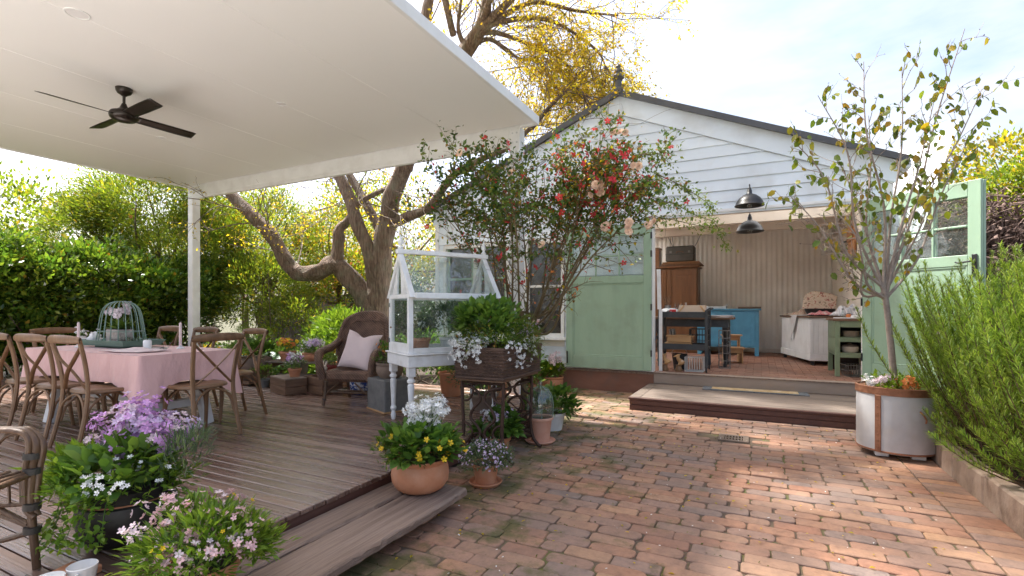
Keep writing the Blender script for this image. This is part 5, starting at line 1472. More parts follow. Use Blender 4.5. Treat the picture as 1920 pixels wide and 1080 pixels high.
t = thing('glass_bowl', 'small glass dish of keys on the table beside the pillar candle', 'dish', (-4.90, 2.62, TT)); MB().lathe([(0, .003), (.04, .003), (.06, .025), (.064, .03), (.06, .029), (.038, .008), (0, .008)], 20).o('dish', MIRRORISH, t, True); MB().tube(spline([(-.03, 0, .012), (0, .02, .03), (.04, .0, .014)]), .006, 6).o('contents', BLACK, t)
t = thing('white_flower_vase', 'little posy of white flowers at the left end of the table', 'vase', (-6.30, 2.62, TT)); MB().lathe([(0, 0), (.03, 0), (.04, .05), (.025, .09), (.03, .10), (0, .098)], 16).o('vase', CERAMIC, t, True)
n = 26; scatter('flowers', np.stack([rng.normal(size=n) * .035, rng.normal(size=n) * .035, .13 + rng.normal(size=n) * .025], 1), np.stack([rng.normal(size=n), rng.normal(size=n), np.ones(n)], 1), rng.uniform(.018, .028, n), F_WHITE, t, 'flower', rng, face=True)
n = 40; scatter('leaves', np.stack([rng.normal(size=n) * .02, rng.normal(size=n) * .02, np.full(n, .10)], 1), np.stack([rng.normal(size=n) * .6, rng.normal(size=n) * .6, np.ones(n)], 1), rng.uniform(.03, .06, n), L_MID, t, 'leaf', rng)

# ================================================================== WICKER AND CANE SEATS
wc = thing('wicker_armchair', 'high backed brown wicker armchair with a pink cushion beside the white plant case', 'armchair', (-4.27, 4.45, DZ), R(15))
b = MB()
def back(u, v):
    s = 2 * u - 1
    w = .315 * (1 + .06 * math.sin(v * 3)) * (1 - .16 * max(0, v - .72) ** 1.2 * 4)
    top = .70 * (1 - .14 * abs(s) ** 3.2)
    return (s * w, .20 + .13 * v - .13 * abs(s) ** 2.4, .36 + v * top)
b.grid(back, 28, 22); solid(b.o('backrest', WICKER, wc, True, 80), .045)
b = MB()
edge = [back(0, k / 10) for k in range(3, 11)] + [back(k / 16, 1) for k in range(1, 16)] + [back(1, 1 - k / 10) for k in range(0, 8)]
b.tube(spline(edge, 2), .027, 8); b.o('rolled_edge', WICKER, wc, True)
b = MB()
ins = [(back(.14, .25 + .6 * k / 6)) for k in range(7)] + [back(.14 + .72 * k / 8, .87) for k in range(1, 8)] + [back(.86, .85 - .6 * k / 6) for k in range(7)]
b.tube([(x, y - .028, z) for x, y, z in ins], .010, 6); b.o('raised_braid', WICKER, wc, True)
MB().box((-.285, -.27, .275), (.285, .21, .405), .035).o('seat', WICKER, wc, True, 30)
for s in (-1, 1):
    p = spline([(s * .315, .16, .74), (s * .345, .02, .655), (s * .355, -.14, .625), (s * .35, -.25, .60), (s * .335, -.285, .52), (s * .315, -.275, .40), (s * .30, -.27, .30)], 6)
    MB().tube(p, [.034, .042, .046, .048, .05, .052, .05, .045, .042, .04][:1] * 1 + [.045] * (len(p) - 1), 10, flat=1.0).o('armrest', WICKER, wc, True)
    MB().tube(spline([(s * .27, -.24, .275), (s * .275, -.25, .14), (s * .285, -.275, 0)]), [.024, .019, .02, .017] + [.019] * 9, 9).o('leg', CANE, wc, True)
    MB().tube(spline([(s * .25, .20, .275), (s * .26, .24, .12), (s * .27, .29, 0)]), .020, 9).o('leg', CANE, wc, True)
    MB().tube([(s * .272, -.245, .13), (s * .262, .24, .13)], .014, 8).o('stretcher', CANE, wc, True)
    MB().tube([(s * .10, -.255, .27), (s * .272, -.252, .12)], .010, 6).o('strut', CANE, wc, True)
    MB().tube(spline([(s * .278, -.26, .065), (s * .276, -.258, .078)], 2), .026, 9).o('binding', BIND, wc, True)
MB().tube([(-.268, 0, .13), (.268, 0, .13)], .014, 8).o('stretcher', CANE, wc, True)
MB().tube([(-.27, -.20, .145), (.27, -.20, .145)], .010, 8).o('stretcher', CANE, wc, True)
def pillow(name, label, mat, loc, w, h, t, rot):
    b = MB()
    for sg in (-1, 1):
        def f(u, v, sg=sg):
            x, y = 2 * u - 1, 2 * v - 1
            e = max(0, (1 - x ** 4) * (1 - y ** 4)) ** .55
            pin = 1 - .10 * (1 - abs(x) ** 2) * abs(y) ** 3 - .0
            pin2 = 1 - .10 * (1 - abs(y) ** 2) * abs(x) ** 3
            dent = .35 * math.exp(-((x) ** 2 * 6 + (y - .85) ** 2 * 3))
            return (x * w / 2 * pin2, sg * t / 2 * e * (1 - dent) + .006 * math.sin(5 * x + 3 * y), y * h / 2 * pin - .05 * math.exp(-x * x * 7) * max(0, y) ** 2)
        b.grid(f, 24, 24)
    o = b.o(name, mat, None, True, 80); o.location = loc; o.rotation_euler = rot
    return tag(o, label, 'cushion')
pillow('cushion', 'pale pink cushion with pointed corners propped on the wicker armchair', PALEPINK, (-4.19, 4.40, DZ + .62), .44, .46, .15, (R(-20), R(8), R(12)))

rc = thing('cane_chair', 'cane pole armchair with dark bindings at the front left corner of the deck', 'armchair', (-2.755, .98, DZ), R(26.6))
pole = lambda pts, r, nm='pole', m=CANE: MB().tube(spline(pts, 6), r * .78, 9).o(nm, m, rc, True)
for y in (0.0, -.52):                                          # the two side frames, front leg at x = 0
    for k in range(3):
        o_ = .015 * (k - 1)
        pole([(.005, y + o_ * .5, .0 if k == 1 else .22), (-.03 + .012 * k, y + o_ * .6, .26), (-.028 + .016 * k, y + o_, .42), (-.012 + .016 * k, y + o_, .52), (-.03, y + o_, .572 + .006 * k), (-.09, y + o_, .588), (-.22, y + o_ * .8, .588), (-.50, y + o_ * .6, .60)], .0155 if k != 1 else .0195, 'leg')
    pole([(-.56, y, 0), (-.52, y, .35), (-.56, y, .62), (-.64, y, .98)], .019, 'leg')
    for z in (.165, .265, .415, .48): MB().tube([(-.014, y, z - .013), (-.012, y, z + .013)], .029, 10, flat=1.1).o('binding', BIND, rc, True)
    pole([(-.02, y, .40), (-.20, y - .01, .375), (-.52, y, .36)], .016, 'seat_rail')
    pole([(-.02, y, .275), (-.25, y, .262), (-.52, y, .26)], .013, 'seat_rail')
    pole([(-.0, y, .16), (-.20, y, .11), (-.54, y, .10)], .016, 'stretcher'); pole([(-.03, y, .19), (-.16, y, .255), (-.30, y, .335)], .014, 'brace'); pole([(-.02, y, .175), (-.14, y + .012, .215), (-.30, y + .015, .25)], .014, 'brace')
    pole([(-.06, y, .575), (-.13, y, .555), (-.21, y, .46), (-.24, y, .375)], .009, 'curl')
    for k in range(9): pole([(-.06 - .05 * k, y, .27), (-.065 - .05 * k, y, .385)], .0075, 'spindle')
pole([(-.02, 0, .40), (.01, -.26, .40), (-.02, -.52, .40)], .017, 'seat_rail'); pole([(-.64, 0, .98), (-.68, -.26, 1.03), (-.64, -.52, .98)], .019, 'top_rail')
for k in range(10): pole([(-.02 - .055 * k, .02, .41 - .004 * k), (-.02 - .055 * k, -.26, .415 - .004 * k), (-.02 - .055 * k, -.54, .41 - .004 * k)], .0105, 'seat_slat')
for k in range(7): pole([(-.53, -.08 - .06 * k, .37), (-.65, -.08 - .06 * k, 1.0)], .009, 'back_spindle')

# ================================================================== WHITE PLANT CASE
pc = thing('plant_case', 'white glazed plant case shaped like a little house on turned legs', 'plant case', (-2.87, 3.63, DZ), R(59.2))
LX, LY = .96, .55
ZB, ZS, ZE, ZR = .565, .675, 1.245, 1.65
TP = [(.018, 0), (.022, .02), (.026, .05), (.020, .07), (.018, .09), (.030, .11), (.030, .125), (.020, .14), (.024, .24), (.030, .36), (.032, .40), (.022, .415), (.036, .43), (.036, .445), (.024, .46), (.028, .48)]
for x in (.035, LX - .035):
    for y in (.035, LY - .035):
        b = MB().lathe(TP, 16, (x, y, 0)); b.box((x - .034, y - .034, .4805), (x + .034, y + .034, ZB), .004)
        b.o('leg', OLDWHITE, pc, True, 30)
MB().box((-.012, -.012, ZB + .001), (LX + .012, LY + .012, ZS), .006).o('base_box', OLDWHITE, pc)
MB().box((-.03, -.03, ZS + .001), (LX + .03, LY + .03, ZS + .016), .006).o('ledge', OLDWHITE, pc)
q = .045
zb = ZS + .017
fr = MB()
for x in (0, LX - q):
    for y in (0, LY - q): fr.box((x, y, zb), (x + q, y + q, ZE), .003)
for y in (.002, LY - q + .002):
    fr.box((q + .0005, y, zb), (LX - q - .0005, y + q - .004, zb + .05), .003); fr.box((q + .0005, y, ZE - .05), (LX - q - .0005, y + q - .004, ZE), .003)
for x in (.002, LX - q + .002):
    fr.box((x, q + .0005, zb), (x + q - .004, LY - q - .0005, zb + .09), .003); fr.box((x, q + .0005, ZE - .04), (x + q - .004, LY - q - .0005, ZE), .003)
fr.o('frame', OLDWHITE, pc)
ov = .05
for x in (.0, LX - q):
    for s in (-1, 1):
        y0 = LY / 2 + s * (LY / 2 + ov); z0 = ZE - .03
        MB().prism([(x - .004, y0, z0), (x - .004, LY / 2, ZR), (x - .004, LY / 2, ZR - .075), (x - .004, y0 - s * .062, z0 - .0)], (q + .008, 0, 0)).o('rafter', OLDWHITE, pc)
    MB().prism([(x + .015, .04, ZE + .003), (x + .015, LY - .04, ZE + .003), (x + .015, LY / 2, ZR - .085)], (.004, 0, 0)).o('gable_pane', CLEAR, pc)
    for s in (-1, 1): MB().prism([(x + .006, LY / 2 + s * .06, ZE + .003), (x + .006, LY / 2 + s * .19, ZE + .003), (x + .006, LY / 2 + s * .02, ZR - .10), (x + .006, LY / 2 + s * .045, ZE + .20)], (.02, 0, 0)).o('gable_fret', OLDWHITE, pc)
MB().box((-.02, LY / 2 - .028, ZR - .012), (LX + .02, LY / 2 + .028, ZR + .032), .006).o('ridge', OLDWHITE, pc)
for s in (-1, 1):
    y0 = LY / 2 + s * (LY / 2 + ov)
    MB().box((q + .006, min(y0, y0 - s * .05), ZE - .045), (LX - q - .006, max(y0, y0 - s * .05), ZE + .012), .006).o('eave_rail', OLDWHITE, pc)
    yA, yB = y0 - s * .03, LY / 2 + s * .03
    MB().prism([(q + .006, yA, ZE - .0 + .012), (LX - q - .006, yA, ZE + .012), (LX - q - .006, yB, ZR - .03), (q + .006, yB, ZR - .03)], (0, 0, .004)).o('roof_pane', CLEAR, pc)
for x in (.022, LX - .022):
    MB().lathe([(.02, 0), (.03, .012), (.014, .03), (.012, .04), (.026, .06), (.026, .078), (.012, .10), (.004, .14), (0, .145)], 14, (x, LY / 2, ZR + .032)).o('finial', OLDWHITE, pc, True)
MB().box((q + .001, .018, zb + .051), (LX - q - .001, .022, ZE - .051)).o('side_pane', CLEAR, pc)
MB().box((q + .001, LY - .022, zb + .051), (LX - q - .001, LY - .018, ZE - .051)).o('side_pane', CLEAR, pc)
for x in (.02, LX - .024): MB().box((x, q + .001, zb + .091), (x + .004, LY - q - .001, ZE - .041)).o('end_pane', CLEAR, pc)
MB().lathe([(0, 0), (.008, .002), (.009, .014), (0, .018)], 10).xf(Matrix.Translation((-.002, .46, ZS + .25)) @ Matrix.Rotation(R(-90), 4, 'Y')).o('knob', CHAIRW, pc, True)
for z in (ZS + .12, ZE - .1): MB().box((-.006, .515, z - .02), (.001, .549, z + .02)).o('hinge', WIRE, pc)
def in_case(x, y, z): 
    c, s = math.cos(R(59.2)), math.sin(R(59.2))
    return (-2.87 + x * c - y * s, 3.63 + x * s + y * c, DZ + z)

# ================================================================== POTTED PLANTS
def pot_prof(r, h, rim=.03, kind='classic'):
    if kind == 'bowl': return [(0, 0), (r * .66, 0), (r * .84, h * .16), (r * .97, h * .42), (r * .99, h * .66), (r * .93, h * .80), (r * .95, h * .83), (r * 1.0, h * .86), (r * 1.01, h * .97), (r * .97, h), (r * .90, h * .985), (r * .88, h * .86), (0, h * .86)]
    if kind == 'belly': return [(0, 0), (r * .62, 0), (r * .82, h * .10), (r * .97, h * .30), (r, h * .50), (r * .97, h * .70), (r * .90, h * .84), (r * .93, h * .90), (r * .99, h * .97), (r * .98, h), (r * .89, h * .985), (r * .85, h * .88), (0, h * .88)]
    return [(0, 0), (r * .70, 0), (r * .90, h - rim - .004), (r * .92, h - rim), (r, h - rim + .004), (r * 1.02, h - .006), (r, h), (r * .93, h - .004), (r * .90, h - .03), (0, h - .03)]
def pot(t, r, h, mat, kind='classic', saucer=None, n=36):
    z = 0.0
    if saucer:
        MB().lathe([(0, 0), (saucer * .86, 0), (saucer, .022), (saucer * .97, .028), (saucer * .90, .024), (saucer * .82, .010), (0, .010)], n).o('saucer', mat, t, True); z = .0105
    p = MB().lathe(pot_prof(r, h, .03, kind), n, (0, 0, z)).o('pot', mat, t, True)
    MB().lathe([(0, h * .885), (r * .86, h * .88)], 20, (0, 0, z)).o('soil', SOIL, t)
    return z + h
def stems(t, rng, tips, base, mat=L_MID, r=.0022, name='stems'):
    b = MB()
    for p in tips:
        q = base + Vector((rng.normal() * .04, rng.normal() * .04, 0)); p = Vector(p)
        b.tube([q, (q + p) / 2 + Vector((p.x - q.x, p.y - q.y, 0)) * -.15 + Vector((0, 0, .02)), p], r, 4, False)
    return b.o(name, mat, t)
def heads(rng, c, rad, k, per, spread, up=1.0):
    """flower positions gathered in k heads"""
    c = np.array(c); K = c + unit(rng.normal(size=(k, 3))) * np.array(rad) * rng.random((k, 1)) ** .4
    i = np.repeat(np.arange(k), per)
    off = rng.normal(size=(k * per, 3)) * spread
    P = K[i] + off
    D = unit(off) + np.array([0, 0, up]) * .5 + unit(P - c) * .6 + rng.normal(size=off.shape) * .25
    return P, D, K

# -- big terracotta bowl at the end of the plank step
rng = np.random.default_rng(41)
t = thing('flower_bowl', 'terracotta bowl of white and yellow flowers on the end of the plank step', 'flower pot', (-1.985, 2.63, .131))
pot(t, .187, .215, TERRA, 'belly', n=48)
P, D = blob(rng, (0, 0, .27), (.22, .22, .12), 760, 46, .7, .16, -.15)
scatter('leaves', P, D, rng.uniform(.045, .085, 760), L_MID, t, 'oval', rng)
P, D = blob(rng, (-.08, -.03, .26), (.22, .22, .12), 500, 30, .8, .14, -.3)
scatter('fine_leaves', P, D, rng.uniform(.03, .055, 500), L_ROSE, t, 'long', rng)
P, D, K = heads(rng, (.02, .04, .50), (.135, .13, .095), 34, 11, .022)
scatter('white_flowers', P, D, rng.uniform(.015, .023, len(P)), F_WHITE, t, 'flower', rng, face=True)
stems(t, rng, K, Vector((0, .02, .25)))
a = rng.uniform(0, 2 * PI, 46); rr = rng.uniform(.17, .30, 46)
P = np.stack([np.cos(a) * rr, np.sin(a) * rr, .27 + .10 * rng.random(46) - (rr - .2) * .35], 1)
scatter('yellow_flowers', P, np.stack([np.cos(a), np.sin(a) - .5, np.full(46, .7)], 1), rng.uniform(.017, .026, 46), F_YELLOW, t, 'flower', rng, face=True)
stems(t, rng, P[:24], Vector((0, 0, .22)), name='yellow_stems')

# -- heather pot at the foot of the sewing stand
rng = np.random.default_rng(42)
t = thing('heather_pot', 'small terracotta pot of silvery heath with tiny flowers at the foot of the sewing stand', 'flower pot', (-1.83, 3.22, .004))
pot(t, .105, .15, TERRA, saucer=.125)
P, D = blob(rng, (0, .01, .19), (.18, .17, .11), 2600, 60, .75, .13, -.35)
scatter('foliage', P, D, rng.uniform(.016, .034, len(P)), L_HEATH, t, 'long', rng)
P, D = blob(rng, (0, .01, .20), (.19, .18, .11), 230, 40, .95, .12, -.2)
scatter('tiny_flowers', P, D, rng.uniform(.007, .012, len(P)), F_PALELILAC, t, 'flower', rng, face=True)
stems(t, rng, [(math.cos(a) * .12, math.sin(a) * .12, .2) for a in np.linspace(0, 6, 14)], Vector((0, 0, .13)), TWIG)

# -- lilac flowers in the black cauldron
rng = np.random.default_rng(43)
t = thing('cauldron_planter', 'black iron cauldron overflowing with lilac flowers at the front of the deck', 'flower pot', (-2.70, 1.30, DZ))
MB().lathe([(0, .012), (.13, .012), (.172, .045), (.192, .10), (.198, .165), (.192, .205), (.182, .212), (.184, .225), (.192, .262), (.196, .272), (.186, .272), (.176, .23), (0, .23)], 48).o('cauldron', IRON, t, True)
MB().lathe([(.1835, .2135), (.1865, .2145), (.1865, .2205), (.1845, .2215)], 48).o('rust_band', COPPER, t, True)
for a in (R(200), R(20)): MB().tube(spline([(.185 * math.cos(a), .185 * math.sin(a), .245), (.225 * math.cos(a), .225 * math.sin(a), .25), (.232 * math.cos(a), .232 * math.sin(a), .215), (.195 * math.cos(a), .195 * math.sin(a), .19)]), .009, 8).o('lug', IRON, t, True)
for a in (0.3, 2.4, 4.5): MB().lathe([(0, 0), (.02, 0), (.026, .03), (0, .035)], 10, (.11 * math.cos(a), .11 * math.sin(a), 0)).o('foot', IRON, t, True)
MB().lathe([(0, .2305), (.175, .2306)], 24).o('soil', SOIL, t)
P, D = blob(rng, (.0, .0, .33), (.22, .22, .10), 230, 34, .7, .15, -.1)
scatter('broad_leaves', P, D, rng.uniform(.06, .11, 230), L_MID, t, 'oval', rng)
P, D = blob(rng, (.0, -.02, .29), (.30, .28, .12), 1300, 50, .75, .13, -.35)
scatter('trailing_leaves', P, D, rng.uniform(.022, .045, len(P)), L_LIME, t, 'leaf', rng)
P, D = blob(rng, (-.24, -.08, .30), (.15, .13, .10), 420, 22, .7, .2, -.3)
scatter('strap_leaves', P, D, rng.uniform(.05, .10, 420), L_LIME, t, 'long', rng)
P, D = blob(rng, (.25, .10, .36), (.10, .10, .16), 560, 20, .7, .25, -.3)
scatter('feathery_leaves', P, D, rng.uniform(.03, .06, 560), L_HEATH, t, 'needle', rng)
P, D, K = heads(rng, (-.03, .08, .51), (.23, .17, .13), 24, 20, .030)
scatter('lilac_flowers', P, D, rng.uniform(.015, .024, len(P)), F_LILAC, t, 'flower', rng, face=True)
stems(t, rng, K, Vector((.03, .02, .25)))
P, D, K = heads(rng, (-.02, .07, .50), (.25, .18, .14), 18, 15, .026)
scatter('mauve_flowers', P, D, rng.uniform(.013, .024, len(P)), F_PALELILAC, t, 'flower', rng, face=True)
stems(t, rng, K, Vector((.03, .02, .25)), name='mauve_stems')
P, D, K2 = heads(rng, (-.01, .06, .51), (.28, .18, .13), 17, 11, .022)
scatter('pale_flowers', P, D, rng.uniform(.015, .022, len(P)), F_PALEPINK, t, 'flower', rng, face=True)
stems(t, rng, K2, Vector((.03, .02, .25)), name='pale_stems')
P, D, K3 = heads(rng, (-.20, -.02, .46), (.06, .06, .05), 4, 7, .016); scatter('side_flowers', P, D, rng.uniform(.016, .022, len(P)), F_PALEPINK, t, 'flower', rng, face=True); stems(t, rng, K3, Vector((-.08, 0, .24)), name='side_stems')
P, D = blob(rng, (.17, -.10, .31), (.17, .14, .12), 60, 22, .95, .1, -.2)
scatter('tiny_white_flowers', P, D + np.array([.5, -.8, .2]), rng.uniform(.010, .015, len(P)), F_WHITE, t, 'flower', rng, face=True)
# creeper trailing over the rim
b = MB(); CP = []; CD = []
for k in range(9):
    a = rng.uniform(2.6, 6.0); p = spline([(.15 * math.cos(a), .15 * math.sin(a), .28), (.23 * math.cos(a), .23 * math.sin(a), .25), (.27 * math.cos(a), .27 * math.sin(a), .14), (.31 * math.cos(a), .31 * math.sin(a), .07 + .05 * rng.random())], 5); b.tube(p, .0022, 4)
    for q_ in p:
        for _ in range(3): CP.append(q_ + Vector(rng.normal(size=3) * .014)); CD.append(rng.normal(size=3) + np.array([math.cos(a), math.sin(a), 0]) * .6)
tag(b.o('creeper_stems', L_MID, t), kind='stuff'); scatter('creeper_leaves', CP, CD, rng.uniform(.020, .036, len(CP)), L_LIME, t, 'oval', rng)

# -- pink daisies in the foreground
rng = np.random.default_rng(44)
t = thing('pink_flower_pot', 'bright green plant covered with small pink flowers on the near end of the plank step', 'flower pot', (-1.985, 1.22, .131))
pot(t, .135, .17, TERRA)
P, D = blob(rng, (.0, .0, .22), (.24, .22, .15), 2300, 64, .70, .14, -.45)
scatter('foliage', P, D, rng.uniform(.03, .062, len(P)), L_LIME, t, 'long', rng)
P, D, K = heads(rng, (0, 0, .30), (.25, .23, .14), 36, 7, .017, 1.2)
P2 = P; scatter('pink_flowers', P, D, rng.uniform(.013, .020, len(P)), F_PINK, t, 'flower', rng, face=True)
K[:, 2] = np.maximum(K[:, 2], .25); stems(t, rng, K, Vector((0, 0, .14)))
P, D, K = heads(rng, (-.05, -.02, .31), (.26, .24, .13), 24, 6, .017, 1.2); scatter('blush_flowers', P, D, rng.uniform(.012, .019, len(P)), F_PALEPINK, t, 'flower', rng, face=True)
K[:, 2] = np.maximum(K[:, 2], .25); stems(t, rng, K, Vector((0, 0, .14)), name='blush_stems')
P, D = blob(rng, (0, 0, .29), (.22, .2, .13), 9, 9, .95, .1, .1); scatter('yellow_buds', P[:9], D[:9], rng.uniform(.009, .012, 9), F_YELLOW, t, 'flower', rng, face=True)

# -- mugs
for x, y, lab in ((-2.385, .99, 'white mug on the deck, the whole one further from the camera'), (-2.385, .885, 'white mug on the deck cut off by the bottom edge of the photo')):
    t = thing('mug', lab, 'mug', (x, y, DZ), R(-40 if y > .95 else -70), 'white mugs on the deck')
    MB().lathe([(0, 0), (.030, 0), (.037, .012), (.046, .065), (.050, .094), (.0475, .096), (.0435, .066), (.034, .012), (0, .010)], 36).o('cup', CERAMIC, t, True)
    MB().tube(spline([(.044, 0, .076), (.068, 0, .078), (.073, 0, .052), (.06, 0, .030), (.038, 0, .022)]), .0055, 8).o('handle', CERAMIC, t, True)
t = thing('terracotta_tile', 'orange terracotta tile lying behind the white mugs', 'tile', (-2.52, 1.015, DZ), R(18)); MB().box((-.075, -.06, 0), (.075, .06, .035), .006).o('tile', TERRA, t)

# -- sewing stand with a wicker basket of flowers
sw = thing('sewing_stand', 'rusty cast iron treadle sewing stand used as a plant table', 'plant stand', (-2.135, 4.0, .004))
for yy in (-.30, .28):
    b = MB()
    w = .20
    for s in (-1, 1):
        b.tube([(x, yy, z) for x, z in [(p.x, p.z) for p in spline([(s * .30, 0, .015), (s * .27, 0, .03), (s * .215, 0, .10), (s * .19, 0, .25), (s * .20, 0, .48), (s * .205, 0, .672)], 6)]], .0155, 8)
        # scroll loops
        b.tube([(p.x, yy, p.z) for p in spline([(s * .19, 0, .64), (s * .06, 0, .60), (s * .02, 0, .52), (s * .09, 0, .44), (s * .12, 0, .36), (s * .05, 0, .29), (s * .02, 0, .22), (s * .10, 0, .16), (s * .20, 0, .13)], 6)], .0125, 7)
        b.tube([(p.x, yy, p.z) for p in spline([(s * .195, 0, .50), (s * .13, 0, .52), (s * .09, 0, .60), (s * .12, 0, .665)], 6)], .0105, 7)
        b.tube([(p.x, yy, p.z) for p in spline([(s * .19, 0, .32), (s * .14, 0, .30), (s * .10, 0, .24), (s * .14, 0, .18), (s * .195, 0, .20)], 6)], .0105, 7)
    for z in (.665, .10): b.tube([(-.21, yy, z), (.21, yy, z)], .011, 8)
    b.tube([(p.x, yy, p.z) for p in spline([(-.19, 0, .10), (-.08, 0, .065), (.08, 0, .065), (.19, 0, .10)], 5)], .0125, 7)
    b.o('iron_end', RUSTIRON, sw, True)
MB().tube([(0, -.29, .10), (0, .27, .10)], .010, 8).tube([(.19, -.29, .62), (.19, .27, .62)], .009, 8).tube([(-.19, -.29, .62), (-.19, .27, .62)], .009, 8).o('tie_rod', RUSTIRON, sw, True)
b = MB(); b.tube([(.12 + .13 * math.cos(a), .17, .36 + .13 * math.sin(a)) for a in np.linspace(0, 2 * PI, 33)], .012, 8, False)
for k in range(5): b.tube([(.12, .17, .36), (.12 + .13 * math.cos(k * 1.257), .17, .36 + .13 * math.sin(k * 1.257))], .007, 6)
b.o('wheel', RUSTIRON, sw, True)
b = MB().box((-.14, -.18, .105), (.12, .12, .112))
for k in range(9): b.box((-.14, -.175 + .033 * k, .1125), (.12, -.16 + .033 * k, .118))
b.tube([(-.05 + .06 * math.cos(a), -.285, .17 + .06 * math.sin(a)) for a in np.linspace(0, 2 * PI, 21)], .008, 6, False)
for k in range(8): b.tube([(-.05 + .055 * math.cos(k * .785), -.285, .17 + .055 * math.sin(k * .785)), (-.05 - .055 * math.cos(k * .785), -.285, .17 - .055 * math.sin(k * .785))], .003, 5)
b.o('treadle', RUSTIRON, sw)
MB().box((-.23, -.36, .686), (.23, .38, .703), .004).o('top_board', RUSTW, sw)
bk = thing('basket_planter', 'dark wicker basket of trailing white flowers and greenery on the sewing stand', 'flower basket', (-2.135, 4.02, .7075))
b = MB()
def side(u, v):
    per_ = u * 4; i = int(per_) % 4; f_ = per_ - int(per_)
    k = 1 + .06 * v
    c = [(-.225, -.37), (.225, -.37), (.225, .37), (-.225, .37), (-.225, -.37)]
    x = c[i][0] + (c[i + 1][0] - c[i][0]) * f_; y = c[i][1] + (c[i + 1][1] - c[i][1]) * f_
    bul = .012 * math.sin(PI * f_)
    nx_ = (0, 1, 0, -1)[i]; ny_ = (-1, 0, 1, 0)[i]
    return (x * k + nx_ * bul, y * k + ny_ * bul, .005 + .245 * v)
b.grid(side, 64, 10); o = b.o('basket_wall', BASKET, bk, True, 50); solid(o, .014)
wv = MB()
for r_ in range(9):                                            # woven rods stand proud, row by row
    z = .012 + .028 * r_
    pts = []
    for k in range(97):
        x, y, _ = side((k / 96) % .99999, (z - .005) / .245)
        o_ = .011 + .005 * (1 if (k + r_) % 2 else -1)
        L = math.hypot(x, y); pts.append((x * (1 + o_ / L), y * (1 + o_ / L), z))
    wv.tube(pts, .0085, 5, False)
wv.o('weave_rods', BASKET, bk, True)
b = MB(); pts = [side((k / 48) % .99999, 1.0) for k in range(49)]; b.tube([(x, y, z + .008) for x, y, z in pts], .018, 8, False); b.o('braided_rim', BASKET, bk, True)
pts = [side((k / 48) % .99999, 0) for k in range(49)]; MB().tube([(x * 1.04, y * 1.03, .014) for x, y, z in pts], .014, 8, False).o('foot_braid', BASKET, bk, True)
MB().box((-.20, -.34, .18), (.20, .34, .20)).o('soil', SOIL, bk)
rng = np.random.default_rng(45)
P, D = blob(rng, (-.10, -.02, .44), (.27, .34, .20), 1100, 50, .7, .16, -.2)
scatter('broad_leaves', P, D, rng.uniform(.045, .085, len(P)), L_MID, bk, 'oval', rng)
P, D = blob(rng, (-.03, .0, .34), (.34, .46, .16), 1900, 56, .8, .12, -.5)
scatter('trailing_leaves', P, D, rng.uniform(.022, .044, len(P)), L_ROSE, bk, 'leaf', rng)
P, D = blob(rng, (.17, .12, .30), (.16, .30, .19), 1500, 34, .7, .18, -.7, -.2)
scatter('feathery_leaves', P, D, rng.uniform(.026, .05, len(P)), L_LIME, bk, 'needle', rng)
P, D, K = heads(rng, (-.08, -.40, .25), (.26, .09, .13), 34, 7, .022); D[:, 1] -= .8
scatter('white_flowers', P, D, rng.uniform(.017, .025, len(P)), F_WHITE, bk, 'flower', rng, face=True); stems(bk, rng, K, Vector((-.05, -.2, .2)))
P, D, K = heads(rng, (.27, -.10, .23), (.06, .30, .13), 18, 7, .020); D[:, 0] += .6; D[:, 1] -= .5
scatter('side_white_flowers', P, D, rng.uniform(.013, .020, len(P)), F_WHITE, bk, 'flower', rng, face=True); stems(bk, rng, K, Vector((.12, -.05, .2)), name='side_stems')
P, D, K = heads(rng, (.18, .18, .42), (.12, .22, .08), 12, 6, .018); scatter('lilac_flowers', P, D, rng.uniform(.011, .017, len(P)), F_PALELILAC, bk, 'flower', rng, face=True); stems(bk, rng, K, Vector((.1, .15, .2)), name='lilac_stems')

def simple_pot(name, label, loc, r, h, mat, kind, leafm, fl, n=500, rad=(.2, .2, .15), zc=None, ls=(.03, .06), tm='leaf', seed=1, saucer=None, fn=60, fs=(.014, .022), low=-.3, cat='flower pot', zf=.05, group=None):
    rng = np.random.default_rng(seed)
    t = thing(name, label, cat, loc, seed * .7, group)
    top = pot(t, r, h, mat, kind, saucer)
    zc = zc if zc is not None else top + rad[2] * .5
    P, D = blob(rng, (0, 0, zc), rad, n, max(14, n // 22), .7, .17, low)
    scatter('foliage', P, D, rng.uniform(ls[0], ls[1], n), leafm, t, tm, rng)
    stems(t, rng, [(math.cos(a) * rad[0] * .5, math.sin(a) * rad[1] * .5, zc) for a in np.linspace(0, 6, 9)], Vector((0, 0, h * .85)))
    for q_, (fm, nm) in enumerate(fl):
        P, D, K = heads(rng, (0, 0, zc + rad[2] * .45 + zf), (rad[0] * .85, rad[1] * .85, rad[2] * .55), max(4, fn // 6), 6, .02)
        D[:, 1] -= .4
        scatter(nm, P, D, rng.uniform(fs[0], fs[1], len(P)), fm, t, 'flower', rng, face=True)
        stems(t, rng, K, Vector((0, 0, h)), name=nm.replace('flowers', 'stems'))
    return t
simple_pot('stand_pot', 'terracotta pot of white and mauve flowers on the bricks under the sewing stand', (-2.10, 3.93, .004), .11, .16, TERRA, 'classic', L_MID, [(F_WHITE, 'white_flowers'), (F_PALELILAC, 'mauve_flowers')], 260, (.17, .15, .12), .26, (.06, .11), 'oval', 51, fn=84)
simple_pot('round_leaf_pot', 'white pot of lush green leaves on the bricks behind the glass cloche', (-2.03, 5.02, .004), .16, .19, OLDWHITE, 'classic', L_MID, [], 520, (.27, .27, .15), .25, (.05, .10), 'oval', 52)
